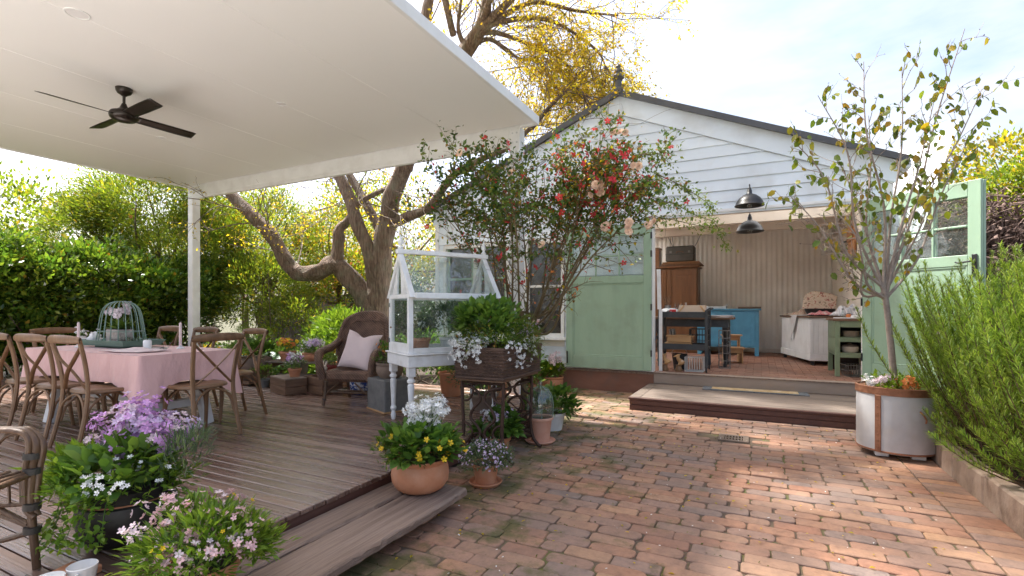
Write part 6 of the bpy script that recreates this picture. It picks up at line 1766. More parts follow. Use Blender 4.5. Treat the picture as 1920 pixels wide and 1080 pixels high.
t = thing('cloche_pot', 'salmon terracotta pot and saucer at the far leg of the sewing stand', 'flower pot', (-1.93, 4.48, .004)); pot(t, .125, .24, TERRAPINK, saucer=.15)
t = thing('glass_cloche', 'bell shaped green glass cloche standing on the salmon pot', 'cloche', (-1.93, 4.48, .2465))
MB().lathe([(.122, .0), (.132, .06), (.135, .14), (.12, .22), (.085, .275), (.03, .30), (.018, .315), (.025, .33), (.02, .345), (0, .35)], 32).o('bell', MIRRORISH, t, True, 80)
b = MB()
for k in range(6): b.tube([(r_ * math.cos(k * PI / 3) * 1.01, r_ * math.sin(k * PI / 3) * 1.01, z) for r_, z in ((.123, .002), (.133, .06), (.136, .14), (.121, .22), (.086, .276), (.03, .30))], .003, 5)
b.o('ribs', GREENWIRE, t, True)
simple_pot('wall_pot', 'wide terracotta pot of pale pink stocks beside the green door on the bricks', (-3.03, 7.50, .004), .19, .21, TERRA, 'bowl', L_LIME, [], 420, (.23, .20, .13), .28, (.05, .10), 'oval', 53, saucer=.17)
wp = bpy.context.scene.objects['wall_pot']; rng = np.random.default_rng(54)
FP = []; FD = []; tips = []
for k in range(9):
    bx_, by_ = rng.uniform(-.16, .2), rng.uniform(-.12, .12); h0 = rng.uniform(.46, .62)
    for z in np.linspace(h0 - .16, h0, 14): FP.append((bx_ + rng.normal() * .022, by_ + rng.normal() * .022, z)); FD.append((rng.normal(), rng.normal() - .5, .3))
    tips.append((bx_, by_, h0))
scatter('pale_pink_flowers', FP, FD, rng.uniform(.022, .034, len(FP)), F_PALEPINK, wp, 'flower', rng, face=True); stems(wp, rng, tips, Vector((0, 0, .2)), name='flower_stems')
simple_pot('sill_pot', 'small pot with a pink and white flower ball on the window sill', (-3.42, 7.79, .842), .07, .11, TERRA, 'classic', L_DARK, [(F_PINK, 'pink_flowers'), (F_WHITE, 'white_flowers')], 60, (.09, .08, .06), .17, (.03, .05), 'leaf', 55, fn=70)

# in and around the case
simple_pot('case_pot', 'red clay pot of dark foliage inside the white plant case at its left', in_case(.22, .26, ZS + .018), .10, .13, TERRA, 'classic', L_DARK, [(F_WHITE, 'white_flowers')], 420, (.14, .14, .11), .20, (.02, .045), 'leaf', 56, fn=36)
simple_pot('case_fern', 'dark green arching foliage in the middle of the white plant case', in_case(.52, .27, ZS + .018), .09, .13, OLDWHITE, 'classic', L_DARK, [], 700, (.20, .17, .16), .30, (.03, .06), 'long', 57)
t = thing('enamel_jug', 'white enamel jug at the right end inside the plant case', 'jug', in_case(.80, .27, ZS + .018), 1.0)
MB().lathe([(0, 0), (.085, 0), (.095, .03), (.085, .16), (.065, .25), (.075, .30), (.07, .30), (.06, .25), (0, .02)], 28).o('body', CERAMIC, t, True); MB().tube(spline([(.07, 0, .28), (.14, 0, .27), (.15, 0, .16), (.09, 0, .10)]), .010, 8).o('handle', CERAMIC, t, True); MB().prism([(-.06, -.03, .30), (-.06, .03, .30), (-.115, 0, .315)], (0, 0, -.02)).o('spout', CERAMIC, t)
t = thing('stone_block', 'square grey stone block on the deck between the armchair and the plant case', 'block', (-3.66, 4.30, DZ), R(-23))
MB().box((-.21, -.17, 0), (.21, .17, .35), .012).o('block', STONE, t); MB().box((-.217, -.177, 0), (.217, .177, .018), .003).o('base_strip', PINE, t)
simple_pot('brown_urn', 'round brown pot of greenery standing on the grey stone block', (-3.66, 4.30, DZ + .3505), .15, .17, BOWLSTONE, 'bowl', L_MID, [(F_ORANGE, 'orange_flowers')], 300, (.20, .18, .14), .24, (.03, .06), 'leaf', 58, fn=30)
simple_pot('plum_bush', 'tub of bushy green and plum coloured sprigs under the right of the plant case', (-2.72, 4.75, DZ), .16, .18, BOWLSTONE, 'classic', L_HEATH, [], 2600, (.36, .34, .30), .36, (.03, .06), 'long', 59)
rng = np.random.default_rng(60); pb = bpy.context.scene.objects['plum_bush']
P, D = blob(rng, (.02, -.12, .44), (.26, .22, .20), 900, 26, .8, .14, -.1); scatter('plum_sprigs', P, D, rng.uniform(.022, .045, 900), L_PLUM, pb, 'long', rng)
simple_pot('orange_trough_pot', 'orange clay pot of yellow flowers behind the plant case legs', (-3.55, 5.35, DZ + .0), .17, .30, TERRA, 'classic', L_MID, [(F_YELLOW, 'yellow_flowers'), (F_WHITE, 'white_flowers')], 380, (.26, .22, .17), .42, (.03, .07), 'leaf', 61, fn=54)
simple_pot('yellow_daisy_pot', 'clay pot of little yellow daisies at the deck edge beyond the plant case', (-2.98, 5.55, DZ), .15, .2, TERRA, 'classic', L_MID, [(F_YELLOW, 'yellow_flowers')], 420, (.28, .24, .2), .38, (.03, .06), 'leaf', 62, fn=60)

# along the back of the deck
t = thing('stone_bowl', 'brown stone bowl of frothy lime green plant at the back left of the deck', 'flower pot', (-6.72, 4.85, DZ))
MB().box((-.22, -.22, .035), (.22, .22, .07), .004).o('dolly', RUSTW, t)
for x in (-.17, .17):
    for y in (-.17, .17): MB().lathe([(0, -.01), (.017, -.01), (.017, .01), (0, .01)], 12).xf(Matrix.Translation((x, y, .0175)) @ Matrix.Rotation(R(90), 4, 'X')).o('castor', BLACK, t)
MB().lathe([(0, .071), (.13, .071), (.20, .13), (.25, .26), (.27, .38), (.262, .40), (.24, .39), (.22, .33), (0, .33)], 32).o('bowl', BOWLSTONE, t, True)
rng = np.random.default_rng(63)
P, D = blob(rng, (0, 0, .62), (.28, .28, .26), 2600, 60, .8, .12, -.5); scatter('frothy_leaves', P, D, rng.uniform(.02, .045, len(P)), L_LIME, t, 'needle', rng)
P, D = blob(rng, (.05, -.05, .46), (.30, .30, .14), 420, 26, .8, .14, -.4); scatter('broad_leaves', P, D, rng.uniform(.05, .10, len(P)), L_MID, t, 'oval', rng)
stems(t, rng, [(math.cos(a) * .15, math.sin(a) * .15, .6) for a in np.linspace(0, 6, 12)], Vector((0, 0, .35)))
bn_ = thing('plank_bench', 'low weathered timber bench carrying pots of pansies at the back of the deck', 'bench', (-6.05, 5.12, DZ), R(14))
for k in range(3): MB().box((-.48, -.16 + .11 * k, .33), (.48, -.06 + .11 * k, .355), .004).o('slat', STEPW, bn_)
for s in (-1, 1):
    for y in (-.13, .13): MB().bar((s * .42, y, 0), (s * .38, y, .329), .045, .045, (0, 1, 0), .003).o('leg', RUSTW, bn_)
    MB().box((s * .385 - .02, -.10, .27), (s * .385 + .02, .10, .328), .003).o('cross_rail', RUSTW, bn_)
MB().box((-.36, -.015, .12), (.36, .015, .16), .003).o('stretcher', STEPW, bn_)
BZ = DZ + .3555
simple_pot('pansy_pot', 'clay pot of golden pansies on the left of the low bench', (-6.25, 5.07, BZ), .12, .13, TERRA, 'classic', L_MID, [(F_YELLOW, 'yellow_flowers'), (F_ORANGE, 'orange_flowers')], 200, (.16, .14, .09), .17, (.03, .05), 'leaf', 64, fn=60, fs=(.02, .03))
simple_pot('violet_pot', 'long clay pot of pale blue violas on the right of the low bench', (-5.83, 5.17, BZ), .15, .12, TERRA, 'bowl', L_MID, [(F_PALELILAC, 'lilac_flowers'), (F_WHITE, 'white_flowers')], 240, (.20, .16, .09), .17, (.03, .05), 'leaf', 65, fn=80, fs=(.018, .028))
for i_, (x, y, rz, w, d, h, lab) in enumerate(((-5.60, 4.56, -.30, .50, .28, .20, 'weathered timber crate on the deck, further left of the pair'), (-5.20, 4.78, -.20, .46, .30, .22, 'weathered timber crate holding a garden statue'))):
    t = thing('timber_crate', lab, 'crate', (x, y, DZ), rz, 'timber crates at the back of the deck')
    for k in range(2):
        z0 = .004 + k * h / 2; z1 = z0 + h / 2 - .004
        for yy in (-d / 2, d / 2 - .014): MB().box((-w / 2, yy, z0), (w / 2, yy + .014, z1), .003).o('side_board', RUSTW, t)
        for xx in (-w / 2, w / 2 - .014): MB().box((xx, -d / 2 + .0145, z0), (xx + .014, d / 2 - .0145, z1), .003).o('end_board', RUSTW, t)
    MB().box((-w / 2 + .015, -d / 2 + .015, .002), (w / 2 - .015, d / 2 - .015, .016)).o('base_board', RUSTW, t)
    if i_ == 0: MB().box((-w / 2, -d / 2, h + .0), (w / 2, d / 2, h + .016), .003).o('lid', STEPW, t)
    else: MB().box((-w / 2 + .015, -d / 2 + .015, h * .4), (w / 2 - .015, d / 2 - .015, h * .55)).o('soil', SOIL, t)
simple_pot('blue_viola_pot', 'clay pot of blue and white violas standing on the left timber crate', (-5.50, 4.58, DZ + .2165), .085, .11, TERRA, 'classic', L_HEATH, [(F_WHITE, 'white_flowers'), (F_LILAC, 'lilac_flowers')], 160, (.16, .13, .09), .16, (.03, .05), 'leaf', 66, fn=48)
simple_pot('red_pot', 'dark red pot of orange flowers behind the garden statue', (-5.30, 5.02, DZ), .11, .34, surf('red_glaze', [(.3, (.20, .03, .03)), (.7, (.28, .05, .04))], 5, .3), 'classic', L_MID, [(F_ORANGE, 'orange_flowers'), (F_YELLOW, 'yellow_flowers')], 260, (.20, .17, .14), .44, (.03, .06), 'long', 67, fn=42)
simple_pot('alyssum_pot', 'clay pot of white alyssum between the red pot and the wicker armchair', (-4.93, 5.05, DZ), .12, .30, TERRA, 'classic', L_HEATH, [(F_WHITE, 'white_flowers')], 240, (.16, .15, .10), .36, (.02, .04), 'leaf', 68, fn=72)
simple_pot('blue_white_pot', 'blue and white glazed pot on the deck behind the wicker armchair', (-4.70, 4.98, DZ), .19, .30, BLUEWHITE, 'bowl', L_MID, [(F_PINK, 'pink_flowers')], 360, (.22, .2, .16), .40, (.04, .08), 'long', 69, fn=36)
st_ = thing('garden_statue', 'small cream garden statue of a seated animal in the right timber crate', 'statue', (-5.14, 4.76, DZ + .121))
MB().tube(spline([(0, 0, 0), (0, 0, .05), (0, -.01, .11), (0, -.02, .16)]), [.068, .072, .075, .078, .076, .07, .066, .06, .056, .052, .048, .045, .043, .042, .041, .04, .04, .04, .038], 14).o('body', CREAMCER, st_, True)
MB().lathe([(0, -.05), (.03, -.042), (.046, -.015), (.048, .012), (.035, .04), (0, .05)], 16, (0, -.03, .20)).o('head', CREAMCER, st_, True)
for s in (-1, 1):
    MB().tube([(s * .018, -.015, .235), (s * .03, -.01, .275), (s * .034, -.004, .30)], [.012, .014, .004], 8).o('ear', CREAMCER, st_, True)
    MB().tube([(s * .03, -.05, .09), (s * .034, -.075, .03), (s * .034, -.095, .0)], [.018, .016, .014], 8).o('foreleg', CREAMCER, st_, True)
MB().tube([(0, -.06, .20), (0, -.085, .19)], [.024, .014], 8).o('muzzle', CREAMCER, st_, True)
for k, (x, y, r_, h, lm, lab) in enumerate(((-6.30, 4.72, .09, .12, L_LIME, 'little grey pot of lime leaves on the deck in front of the bench'), (-5.95, 4.78, .10, .14, L_MID, 'little grey pot of mossy green leaves left of the timber crate'), (-4.55, 5.40, .13, .22, L_LIME, 'stone pot of bright leaves seen under the arm of the wicker chair'))):
    simple_pot('small_pot', lab, (x, y, DZ), r_, h, STONE, 'classic', lm, [], 200, (.16, .14, .11), None, (.03, .06), 'leaf', 70 + k)

for k, (x, y, r_, h, mt_, lm, fl_, lab) in enumerate((
    (-7.30, 5.20, .13, .20, TERRA, L_MID, [(F_YELLOW, 'yellow_flowers')], 'clay pot of yellow flowers behind the stone bowl'),
    (-7.75, 5.55, .15, .24, TERRA, L_LIME, [(F_WHITE, 'white_flowers')], 'clay pot of white flowers at the deck edge beyond the stone bowl'),
    (-6.55, 5.55, .14, .26, STONE, L_HEATH, [(F_PALELILAC, 'lilac_flowers')], 'grey pot of lilac flowers behind the left end of the low bench'),
    (-5.75, 5.62, .14, .30, TERRA, L_LIME, [], 'clay pot of lime foliage behind the right end of the low bench'),
    (-5.35, 5.50, .11, .26, TERRA, L_MID, [(F_PINK, 'pink_flowers')], 'clay pot of pink flowers behind the red pot'),
    (-8.35, 5.30, .16, .26, BOWLSTONE, L_MID, [(F_YELLOW, 'yellow_flowers')], 'brown pot of leafy plants farthest left along the back of the deck'))):
    simple_pot('garden_pot', lab, (x, y, DZ), r_, h, mt_, 'classic', lm, fl_, 320, (r_ * 1.7, r_ * 1.6, r_ * 1.3), None, (.03, .065), 'leaf', 170 + k, fn=48)

# ================================================================== PLANTER WITH THE YOUNG TREE, ROSEMARY
zp = thing('zinc_planter', 'round grey zinc planter with copper straps at the corner of the rosemary bed', 'planter', (1.10, 5.58, .004))
MB().lathe([(0, .045), (.292, .045), (.296, .06), (.296, .585), (.302, .59), (.302, .60), (.290, .60), (.284, .56), (0, .56)], 64).o('drum', ZINC, zp, True)
MB().lathe([(.2975, .548), (.3045, .55), (.3045, .60), (.306, .612), (.296, .616), (.286, .612), (.2865, .5985), (.2978, .598)], 64).o('copper_rim', COPPER, zp, True)
MB().lathe([(.2965, .048), (.2995, .050), (.2995, .062), (.2968, .064)], 64).o('base_band', COPPER, zp, True)
for a in (-PI / 2 - .62, -PI / 2 + 1.25, PI / 2):
    b = MB().box((-.024, -.3045, .05), (.024, -.2972, .547), .002)
    b.xf(Matrix.Rotation(a + PI / 2, 4, 'Z')).o('copper_strap', COPPER, zp)
    b = MB()
    for k in range(8): b.lathe([(0, .004), (.005, .003), (.007, 0)], 8).v
    b = MB()
    for k in range(8):
        t_ = MB().lathe([(.006, 0), (.005, .003), (0, .004)], 8).xf(Matrix.Rotation(a + PI / 2, 4, 'Z') @ Matrix.Translation((0, -.3045, .09 + .06 * k)) @ Matrix.Rotation(R(90), 4, 'X')); b.add(t_.v, t_.f)
    b.o('rivets', COPPER, zp)
MB().tube([tuple(Matrix.Rotation(.45, 3, 'Z') @ Vector(p)) for p in spline([(-.02, -.30, .43), (-.02, -.335, .41), (.0, -.34, .37), (.0, -.335, .34)], 5)], .007, 8).o('ring_handle', COPPER, zp, True)
for a in (-2.3, -.9, .8, 2.4): MB().box((.20 * math.cos(a) - .05, .20 * math.sin(a) - .04, 0), (.20 * math.cos(a) + .05, .20 * math.sin(a) + .04, .044), .006).o('foot_block', OLDWHITE, zp)
MB().lathe([(0, .561), (.283, .5605)], 32).o('soil', SOIL, zp)
rng = np.random.default_rng(80)
P, D = blob(rng, (0, 0, .60), (.25, .25, .06), 420, 34, .6, .2, .0); scatter('underplanting', P, D, rng.uniform(.03, .06, 420), L_LIME, zp, 'leaf', rng)
for fm, nm, c_ in ((F_WHITE, 'white_flowers', (-.20, -.08, .66)), (F_PALEPINK, 'pink_flowers', (-.10, -.13, .68)), (F_ORANGE, 'orange_flowers', (.05, -.2, .66))):
    P, D, K = heads(rng, c_, (.09, .09, .045), 9, 6, .016); D[:, 1] -= .4; scatter(nm, P, D, rng.uniform(.014, .022, len(P)), fm, zp, 'flower', rng, face=True); stems(zp, rng, K, Vector((c_[0] * .8, c_[1] * .8, .57)), name=nm.replace('flowers', 'stems'))

def grow(b, rng, p, d, r, L, depth, tips, kids=(2, 4), turn=.55, up=.15, shrink=.68, segs=5, sides=6, wig=.10):
    """one branch with side shoots; collects twig points"""
    pts = [Vector(p)]; dd = Vector(d).normalized()
    for k in range(segs):
        dd = (dd + Vector(rng.normal(size=3) * wig) + Vector((0, 0, up * .3))).normalized()
        pts.append(pts[-1] + dd * L / segs)
    b.tube(pts, [r * (1 - .55 * k / segs) for k in range(segs + 1)], sides if r > .006 else 4, False)
    if depth <= 1:
        for q_ in pts[1:]: tips.append((q_, dd.copy()))
    if depth <= 0: return
    for _ in range(int(rng.integers(kids[0], kids[1] + 1))):
        t = rng.uniform(.35, 1.0); i = min(segs - 1, int(t * segs)); q_ = pts[i].lerp(pts[i + 1], t * segs - i if t < 1 else 1)
        axis = Vector(rng.normal(size=3)).cross(dd).normalized()
        nd = (Matrix.Rotation(turn * rng.uniform(.6, 1.4), 3, axis) @ dd + Vector((0, 0, up))).normalized()
        grow(b, rng, q_, nd, max(.0022, r * .5), L * shrink * rng.uniform(.7, 1.2), depth - 1, tips, kids, turn, up, shrink, segs, sides, wig)

yt = thing('young_tree', 'slender young tree with pale branches and sparse drooping leaves in the zinc planter', 'tree', (1.10, 5.58, .562))
rng = np.random.default_rng(83)
b = MB(); tips = []
O = Vector((1.10, 5.58, .562))
tr_p = [Vector(p) - O for p in ((1.10, 5.58, .50), (1.08, 5.57, .75), (1.05, 5.557, 1.10), (1.02, 5.54, 1.38), (1.0, 5.53, 1.50))]
b.tube(spline(tr_p, 4), [.030, .022], 10)
b.o('trunk', PALEBARK, yt, True)
b = MB()
forks = [(1.0, 5.53, 1.50), (1.02, 5.54, 1.40), (1.01, 5.535, 1.45)]
tg = [((.27, 5.17, 2.84), .2), ((.25, 5.25, 2.35), .3), ((.47, 5.28, 3.25), .1), ((.84, 5.45, 3.55), .05), ((1.15, 5.6, 3.5), 0), ((1.66, 5.86, 3.85), -.1), ((1.80, 5.93, 3.3), -.15), ((1.70, 5.9, 2.85), -.2), ((.65, 5.36, 1.82), .3), ((.68, 5.7, 2.75), .1), ((1.35, 5.5, 3.1), 0), ((1.42, 5.75, 2.5), -.2), ((.95, 5.9, 3.2), 0), ((.55, 5.1, 2.2), .2)]
for i_, (tp, cv) in enumerate(tg):
    f0 = Vector(forks[i_ % 3]) - O; e = Vector(tp) - O
    m1 = f0.lerp(e, .33) + Vector((-.05 * cv, 0, -.12 if abs(cv) > .15 else .03)) + Vector(rng.normal(size=3) * .03)
    m2 = f0.lerp(e, .68) + Vector(rng.normal(size=3) * .045)
    p = spline([f0, m1, m2, e], 7)
    b.tube(p, [.0145 * (1 - .80 * k / (len(p) - 1)) for k in range(len(p))], 7)
    for k in range(4, len(p) - 1, 1):
        dd = (p[k + 1] - p[k]).normalized(); ax = Vector(rng.normal(size=3)).cross(dd).normalized()
        grow(b, rng, p[k], Matrix.Rotation(.75, 3, ax) @ dd, .0038, .24 * rng.uniform(.5, 1.3), 1, tips, (1, 3), .6, .12, .55, 4, 5, .16)
    tips.append((p[-1], Vector((0, 0, 1))))
b.o('branches', PALEBARK, yt, True)
tp = [t_ for t_ in tips if rng.random() < (.36 if t_[0].z > 1.6 else .10)]
P = np.array([t_[0] for t_ in tp]); n = len(P)
D = rng.normal(size=(n, 3)) * .5 + np.array([0, 0, -1.0])
scatter('leaves', P, D, rng.uniform(.045, .09, n), L_MAG, yt, 'oval', rng, upw=.1)
P2 = np.array([t_[0] for t_ in tips])[::3]; scatter('buds', P2, rng.normal(size=P2.shape) + np.array([0, 0, .6]), rng.uniform(.014, .022, len(P2)), TWIG, yt, 'leaf', rng)

# -- rosemary
rm = thing('rosemary_bush', 'large sprawling bright green rosemary bush spilling over the stone kerb', 'shrub', (1.75, 5.0, .17))
rng = np.random.default_rng(90)
b = MB(); NP = []; ND = []; NS = []
for k in range(520):
    rx, ry = rng.uniform(-.22, .40), rng.uniform(-1.15, .85)
    low_ = k % 4 == 0
    L = rng.uniform(.95, 1.62) if not low_ else rng.uniform(.4, .85)
    lean = Vector((rng.normal() * .22 - (.16 if rx < .1 else 0) - (.30 if low_ else 0), rng.normal() * .24 + (.1 if ry > .2 else -.1), 1.0 if not low_ else rng.uniform(.1, .7)))
    p0 = Vector((rx, ry, 0)); d = Vector((lean.x * 1.6, lean.y * 1.4, lean.z)).normalized()
    pts = [p0]
    S_ = 9
    for s_ in range(S_):
        d = (d + Vector((0, 0, .10)) + Vector(rng.normal(size=3) * .05)).normalized()
        pts.append(pts[-1] + d * L / S_)
    b.tube(pts, [.006, .0018], 4, False)
    m_ = int(L * 230)
    tt = rng.uniform(.30, 1.0, m_) ** .8
    for t in tt:
        f = t * S_; i = min(S_ - 1, int(f)); q_ = pts[i].lerp(pts[i + 1], f - i); ax = (pts[i + 1] - pts[i]).normalized()
        a = Vector(rng.normal(size=3)).cross(ax).normalized()
        NP.append(q_); ND.append(a * .85 + ax * (.55 + .5 * t)); NS.append(rng.uniform(.034, .056) * (1.0 if t < .93 else .65))
b.o('stems', CANE, rm)
scatter('needles', NP, ND, NS, L_ROSEMARY, rm, 'needle', rng)
n = 90; i = rng.integers(0, len(NP), n); scatter('pale_flowers', np.array([NP[q_] for q_ in i]), rng.normal(size=(n, 3)) + np.array([-.6, -.6, .3]), rng.uniform(.010, .016, n), F_PALEPINK, rm, 'flower', rng, face=True)

# ================================================================== BIG TREE
TREE = {
'T':[(-6.9,7.86,-0.2),(-6.94,7.84,0.66),(-6.97,7.83,1.36),(-6.95,7.84,1.94),(-6.86,7.82,2.51),(-6.7,7.84,3.23),(-6.53,7.79,3.67),(-6.21,7.82,4.25),(-5.64,7.85,5.21),(-5.06,8.01,6.13),(-4.68,8.07,6.62),(-4.54,8.02,7.05),(-4.42,8.07,7.84)],
'A':[(-6.96,7.79,0.4),(-7.10,7.72,1.30),(-7.43,7.58,1.88),(-7.72,7.43,2.21),(-8.01,7.29,2.09),(-8.3,7.14,2.03),(-8.56,7.07,2.13),(-8.74,6.98,2.42),(-9.01,6.9,2.87),(-9.36,6.72,3.26),(-9.83,6.6,3.73),(-10.15,6.44,4.3)],
'A2':[(-7.7,7.44,2.15),(-7.68,7.45,2.67),(-7.65,7.46,2.94),(-7.5,7.54,3.13),(-7.29,7.65,3.48),(-6.83,7.77,3.7),(-6.27,7.82,3.89)],
'C':[(-6.97,7.83,1.5),(-7.04,7.66,2.41),(-7.29,7.54,3.13),(-7.55,7.54,3.73),(-7.86,7.51,4.28),(-8.21,7.46,5.09)],
'D':[(-6.89,8.0,2.64),(-7.32,8.04,3.31),(-7.79,8.06,3.96),(-8.25,8.09,4.6)],
'E':[(-6.74,7.86,3.0),(-6.27,7.82,3.12),(-5.5,7.54,3.2),(-4.98,7.57,3.73),(-4.44,7.62,3.96),(-3.89,7.67,4.13),(-3.47,7.77,4.46)],
'F':[(-6.3,7.82,4.1),(-6.21,8.08,5.4),(-6.13,8.25,6.97),(-6.02,8.3,7.73)],
'G':[(-4.85,8.02,6.38),(-4.47,8.05,6.68),(-4.04,8.01,6.9),(-3.49,8.03,7.23)],
'H':[(-4.78,8.04,6.45),(-4.35,8.11,6.62),(-3.57,8.24,6.57),(-3.03,8.38,6.28),(-2.53,8.51,5.81),(-2.4,8.57,5.37)],
'I':[(-4.7,8.09,6.5),(-4.41,8.21,6.5),(-3.92,8.46,6.3),(-3.43,8.7,6.07),(-3.0,8.91,5.62)],
'J':[(-4.98,8.07,6.25),(-4.65,8.34,6.5),(-4.21,8.7,6.2),(-3.85,8.88,6.12),(-3.58,9.01,5.62)],
'K':[(-4.42,8.1,6.7),(-3.67,8.2,6.86),(-2.9,8.32,6.57),(-2.2,8.54,6.41)],
'L':[(-3.5,7.77,4.42),(-3.15,7.93,4.87),(-2.82,8.09,5.1),(-2.58,8.21,4.78)],
'N':[(-4.98,8.07,6.22),(-5.06,7.88,6.52),(-4.98,7.79,6.85),(-4.93,7.82,7.25)],
}
RAD = {'T': [.34, .27, .24, .235, .205, .175, .165, .155, .145, .155, .12, .10, .07], 'A': [.23, .215, .195, .18, .165, .155, .15, .142, .135, .125, .115, .09], 'A2': [.13, .12, .10, .07, .055, .05, .03], 'C': [.17, .145, .125, .115, .10, .07], 'D': [.12, .10, .085, .06], 'E': [.115, .095, .08, .068, .06, .05, .035], 'F': [.17, .15, .12, .09], 'G': [.09, .075, .06, .035], 'H': [.06, .05, .038, .028, .018, .010], 'I': [.055, .042, .032, .022, .012], 'J': [.05, .04, .03, .02, .012], 'K': [.05, .04, .028, .014], 'L': [.04, .03, .02, .01], 'N': [.05, .042, .03, .02]}
bt = thing('old_tree', 'big old tree with furrowed trunk, crooked low limb and thin yellow leaves', 'tree', (-6.95, 7.85, 0))
O = Vector((-6.95, 7.85, 0))
rng = np.random.default_rng(100)
tips = []; tw = MB()
def limb(pts, rad, sub=6, n=16):
    p = spline([Vector(q_) - O for q_ in pts], sub)
    rr = np.interp(np.linspace(0, len(rad) - 1, len(p)), range(len(rad)), rad)
    b = MB()
    b.tube(p, list(rr), n)
    # knots and flutes
    ph = rng.random(6) * 6.28
    for i in range(len(p)):
        for k in range(n):
            j = i * n + k; v = Vector(b.v[j]); c = p[i]
            a = 2 * PI * k / n
            f_ = 1 + .075 * math.sin(3 * a + .7 * i + ph[0]) + .05 * math.sin(5 * a - .5 * i + ph[1]) + .05 * math.sin(.9 * i + ph[2])
            b.v[j] = tuple(c + (v - c) * f_)
    return b, p
for kx, pts in TREE.items():
    b, p = limb(pts, RAD[kx], 6, 18 if RAD[kx][0] > .12 else 9)
    b.o('trunk' if kx == 'T' else 'limb', BARK, bt, True, 80)
    if kx in ('T', 'A', 'C', 'D', 'E', 'F', 'A2'):
        ks = range(len(p) // 2 if kx != 'T' else int(len(p) * .62), len(p), 3)
    else: ks = range(3, len(p), 2)
    for k in ks:
        d = (p[min(k + 1, len(p) - 1)] - p[max(k - 1, 0)]).normalized()
        big = RAD[kx][0] > .12
        for _ in range(2 if not big else 1):
            ax = Vector(rng.normal(size=3)).cross(d).normalized()
            nd = Matrix.Rotation(rng.uniform(.5, 1.1), 3, ax) @ d
            grow(tw, rng, p[k], nd, .016 if big else .010, rng.uniform(.7, 1.25) if not big else rng.uniform(.8, 1.5), 2 if not big else 2, tips, (2, 4), .6, .02, .62, 5, 5, .17)
# unseen limbs added above the patio roof to throw dappled shade on the paving
over = [[(-5.0, 7.6, 6.3), (-4.6, 6.4, 7.0), (-4.1, 4.9, 7.3), (-3.6, 3.2, 7.4), (-3.3, 1.8, 7.3)], [(-4.6, 8.0, 6.7), (-3.4, 7.0, 7.5), (-2.6, 5.6, 7.6), (-2.2, 4.2, 7.5)], [(-4.2, 5.2, 7.25), (-4.9, 4.2, 7.5), (-5.3, 3.0, 7.5)]]
for pts in over:
    b, p = limb(pts, [.06, .05, .04, .03, .02], 6, 9)
    b.o('limb', BARK, bt, True, 80)
    for k in range(6, len(p)):
        for _ in range(3):
            a_ = rng.uniform(0, 2 * PI)
            grow(tw, rng, p[k], Vector((math.cos(a_), math.sin(a_), rng.normal() * .15)), .008, rng.uniform(.8, 1.5), 2, tips, (2, 3), .6, .02, .62, 5, 4, .17)
# big yellow spray hanging right of the roof edge, and bare twigs under the beam
for c_, dirs, cnt, L in (((-3.85, 8.88, 6.1), (.4, .3, -.5), 16, 1.1), ((-3.4, 7.9, 4.6), (.45, .1, .55), 12, 1.0), ((-3.58, 9.0, 5.6), (.5, .1, -.35), 16, 1.0), ((-3.0, 8.9, 5.6), (.3, 0, -.3), 8, .8), ((-4.0, 8.6, 5.9), (-.1, .1, -.8), 10, 1.1), ((-7.5, 7.6, 3.6), (-.2, -.1, .3), 8, 1.3), ((-6.4, 7.8, 3.9), (.4, -.1, .1), 9, 1.2), ((-6.2, 8.0, 5.3), (.5, .1, .4), 8, 1.3)):
    for _ in range(cnt):
        d = Vector(dirs) + Vector(rng.normal(size=3) * .5)
        grow(tw, rng, Vector(c_) - O + Vector(rng.normal(size=3) * .12), d, .009, L * rng.uniform(.7, 1.2), 2, tips, (2, 3), .6, .05, .62, 5, 4, .18)
tw.o('twigs', TWIG, bt, True)
P = np.array([t_[0] for t_ in tips]) ; Dt = np.array([t_[1] for t_ in tips])
W_ = P + np.array(O)
# leaf density: thick in the spray above the gable, thin elsewhere, almost bare under the beam
dens = np.where(W_[:, 2] > 4.5, np.where(W_[:, 0] > -4.4, 2.3, 1.6), np.where(W_[:, 0] < -8.2, 1.6, .35))
cl_ = np.exp(-(((W_ - np.array([-3.3, 8.8, 5.5])) / np.array([.95, 1.3, .65])) ** 2).sum(1))
dens = dens + 2.6 * cl_
dens = np.where((W_[:, 1] < 7.0) & (W_[:, 2] > 5.8), 0.0, dens)
idx = np.repeat(np.arange(len(P)), rng.poisson(dens))
n = len(idx)
scatter('leaves', P[idx] + rng.normal(size=(n, 3)) * .025, Dt[idx] + rng.normal(size=(n, 3)) * .8 + np.array([0, 0, -.25]), rng.uniform(.018, .070, n), L_YELLOW, bt, 'leaf', rng, upw=.5)
idx = np.repeat(np.arange(len(P)), rng.poisson(np.where((W_[:, 1] < 7.0) & (W_[:, 2] > 5.8), 4.5, 0)))
n = len(idx)
scatter('leaves', P[idx] + rng.normal(size=(n, 3)) * .09, Dt[idx] + rng.normal(size=(n, 3)) * .8, rng.uniform(.06, .10, n), L_YELLOW, bt, 'leaf', rng, upw=.8)  # larger leaves on the added overhead limbs, only for their shade

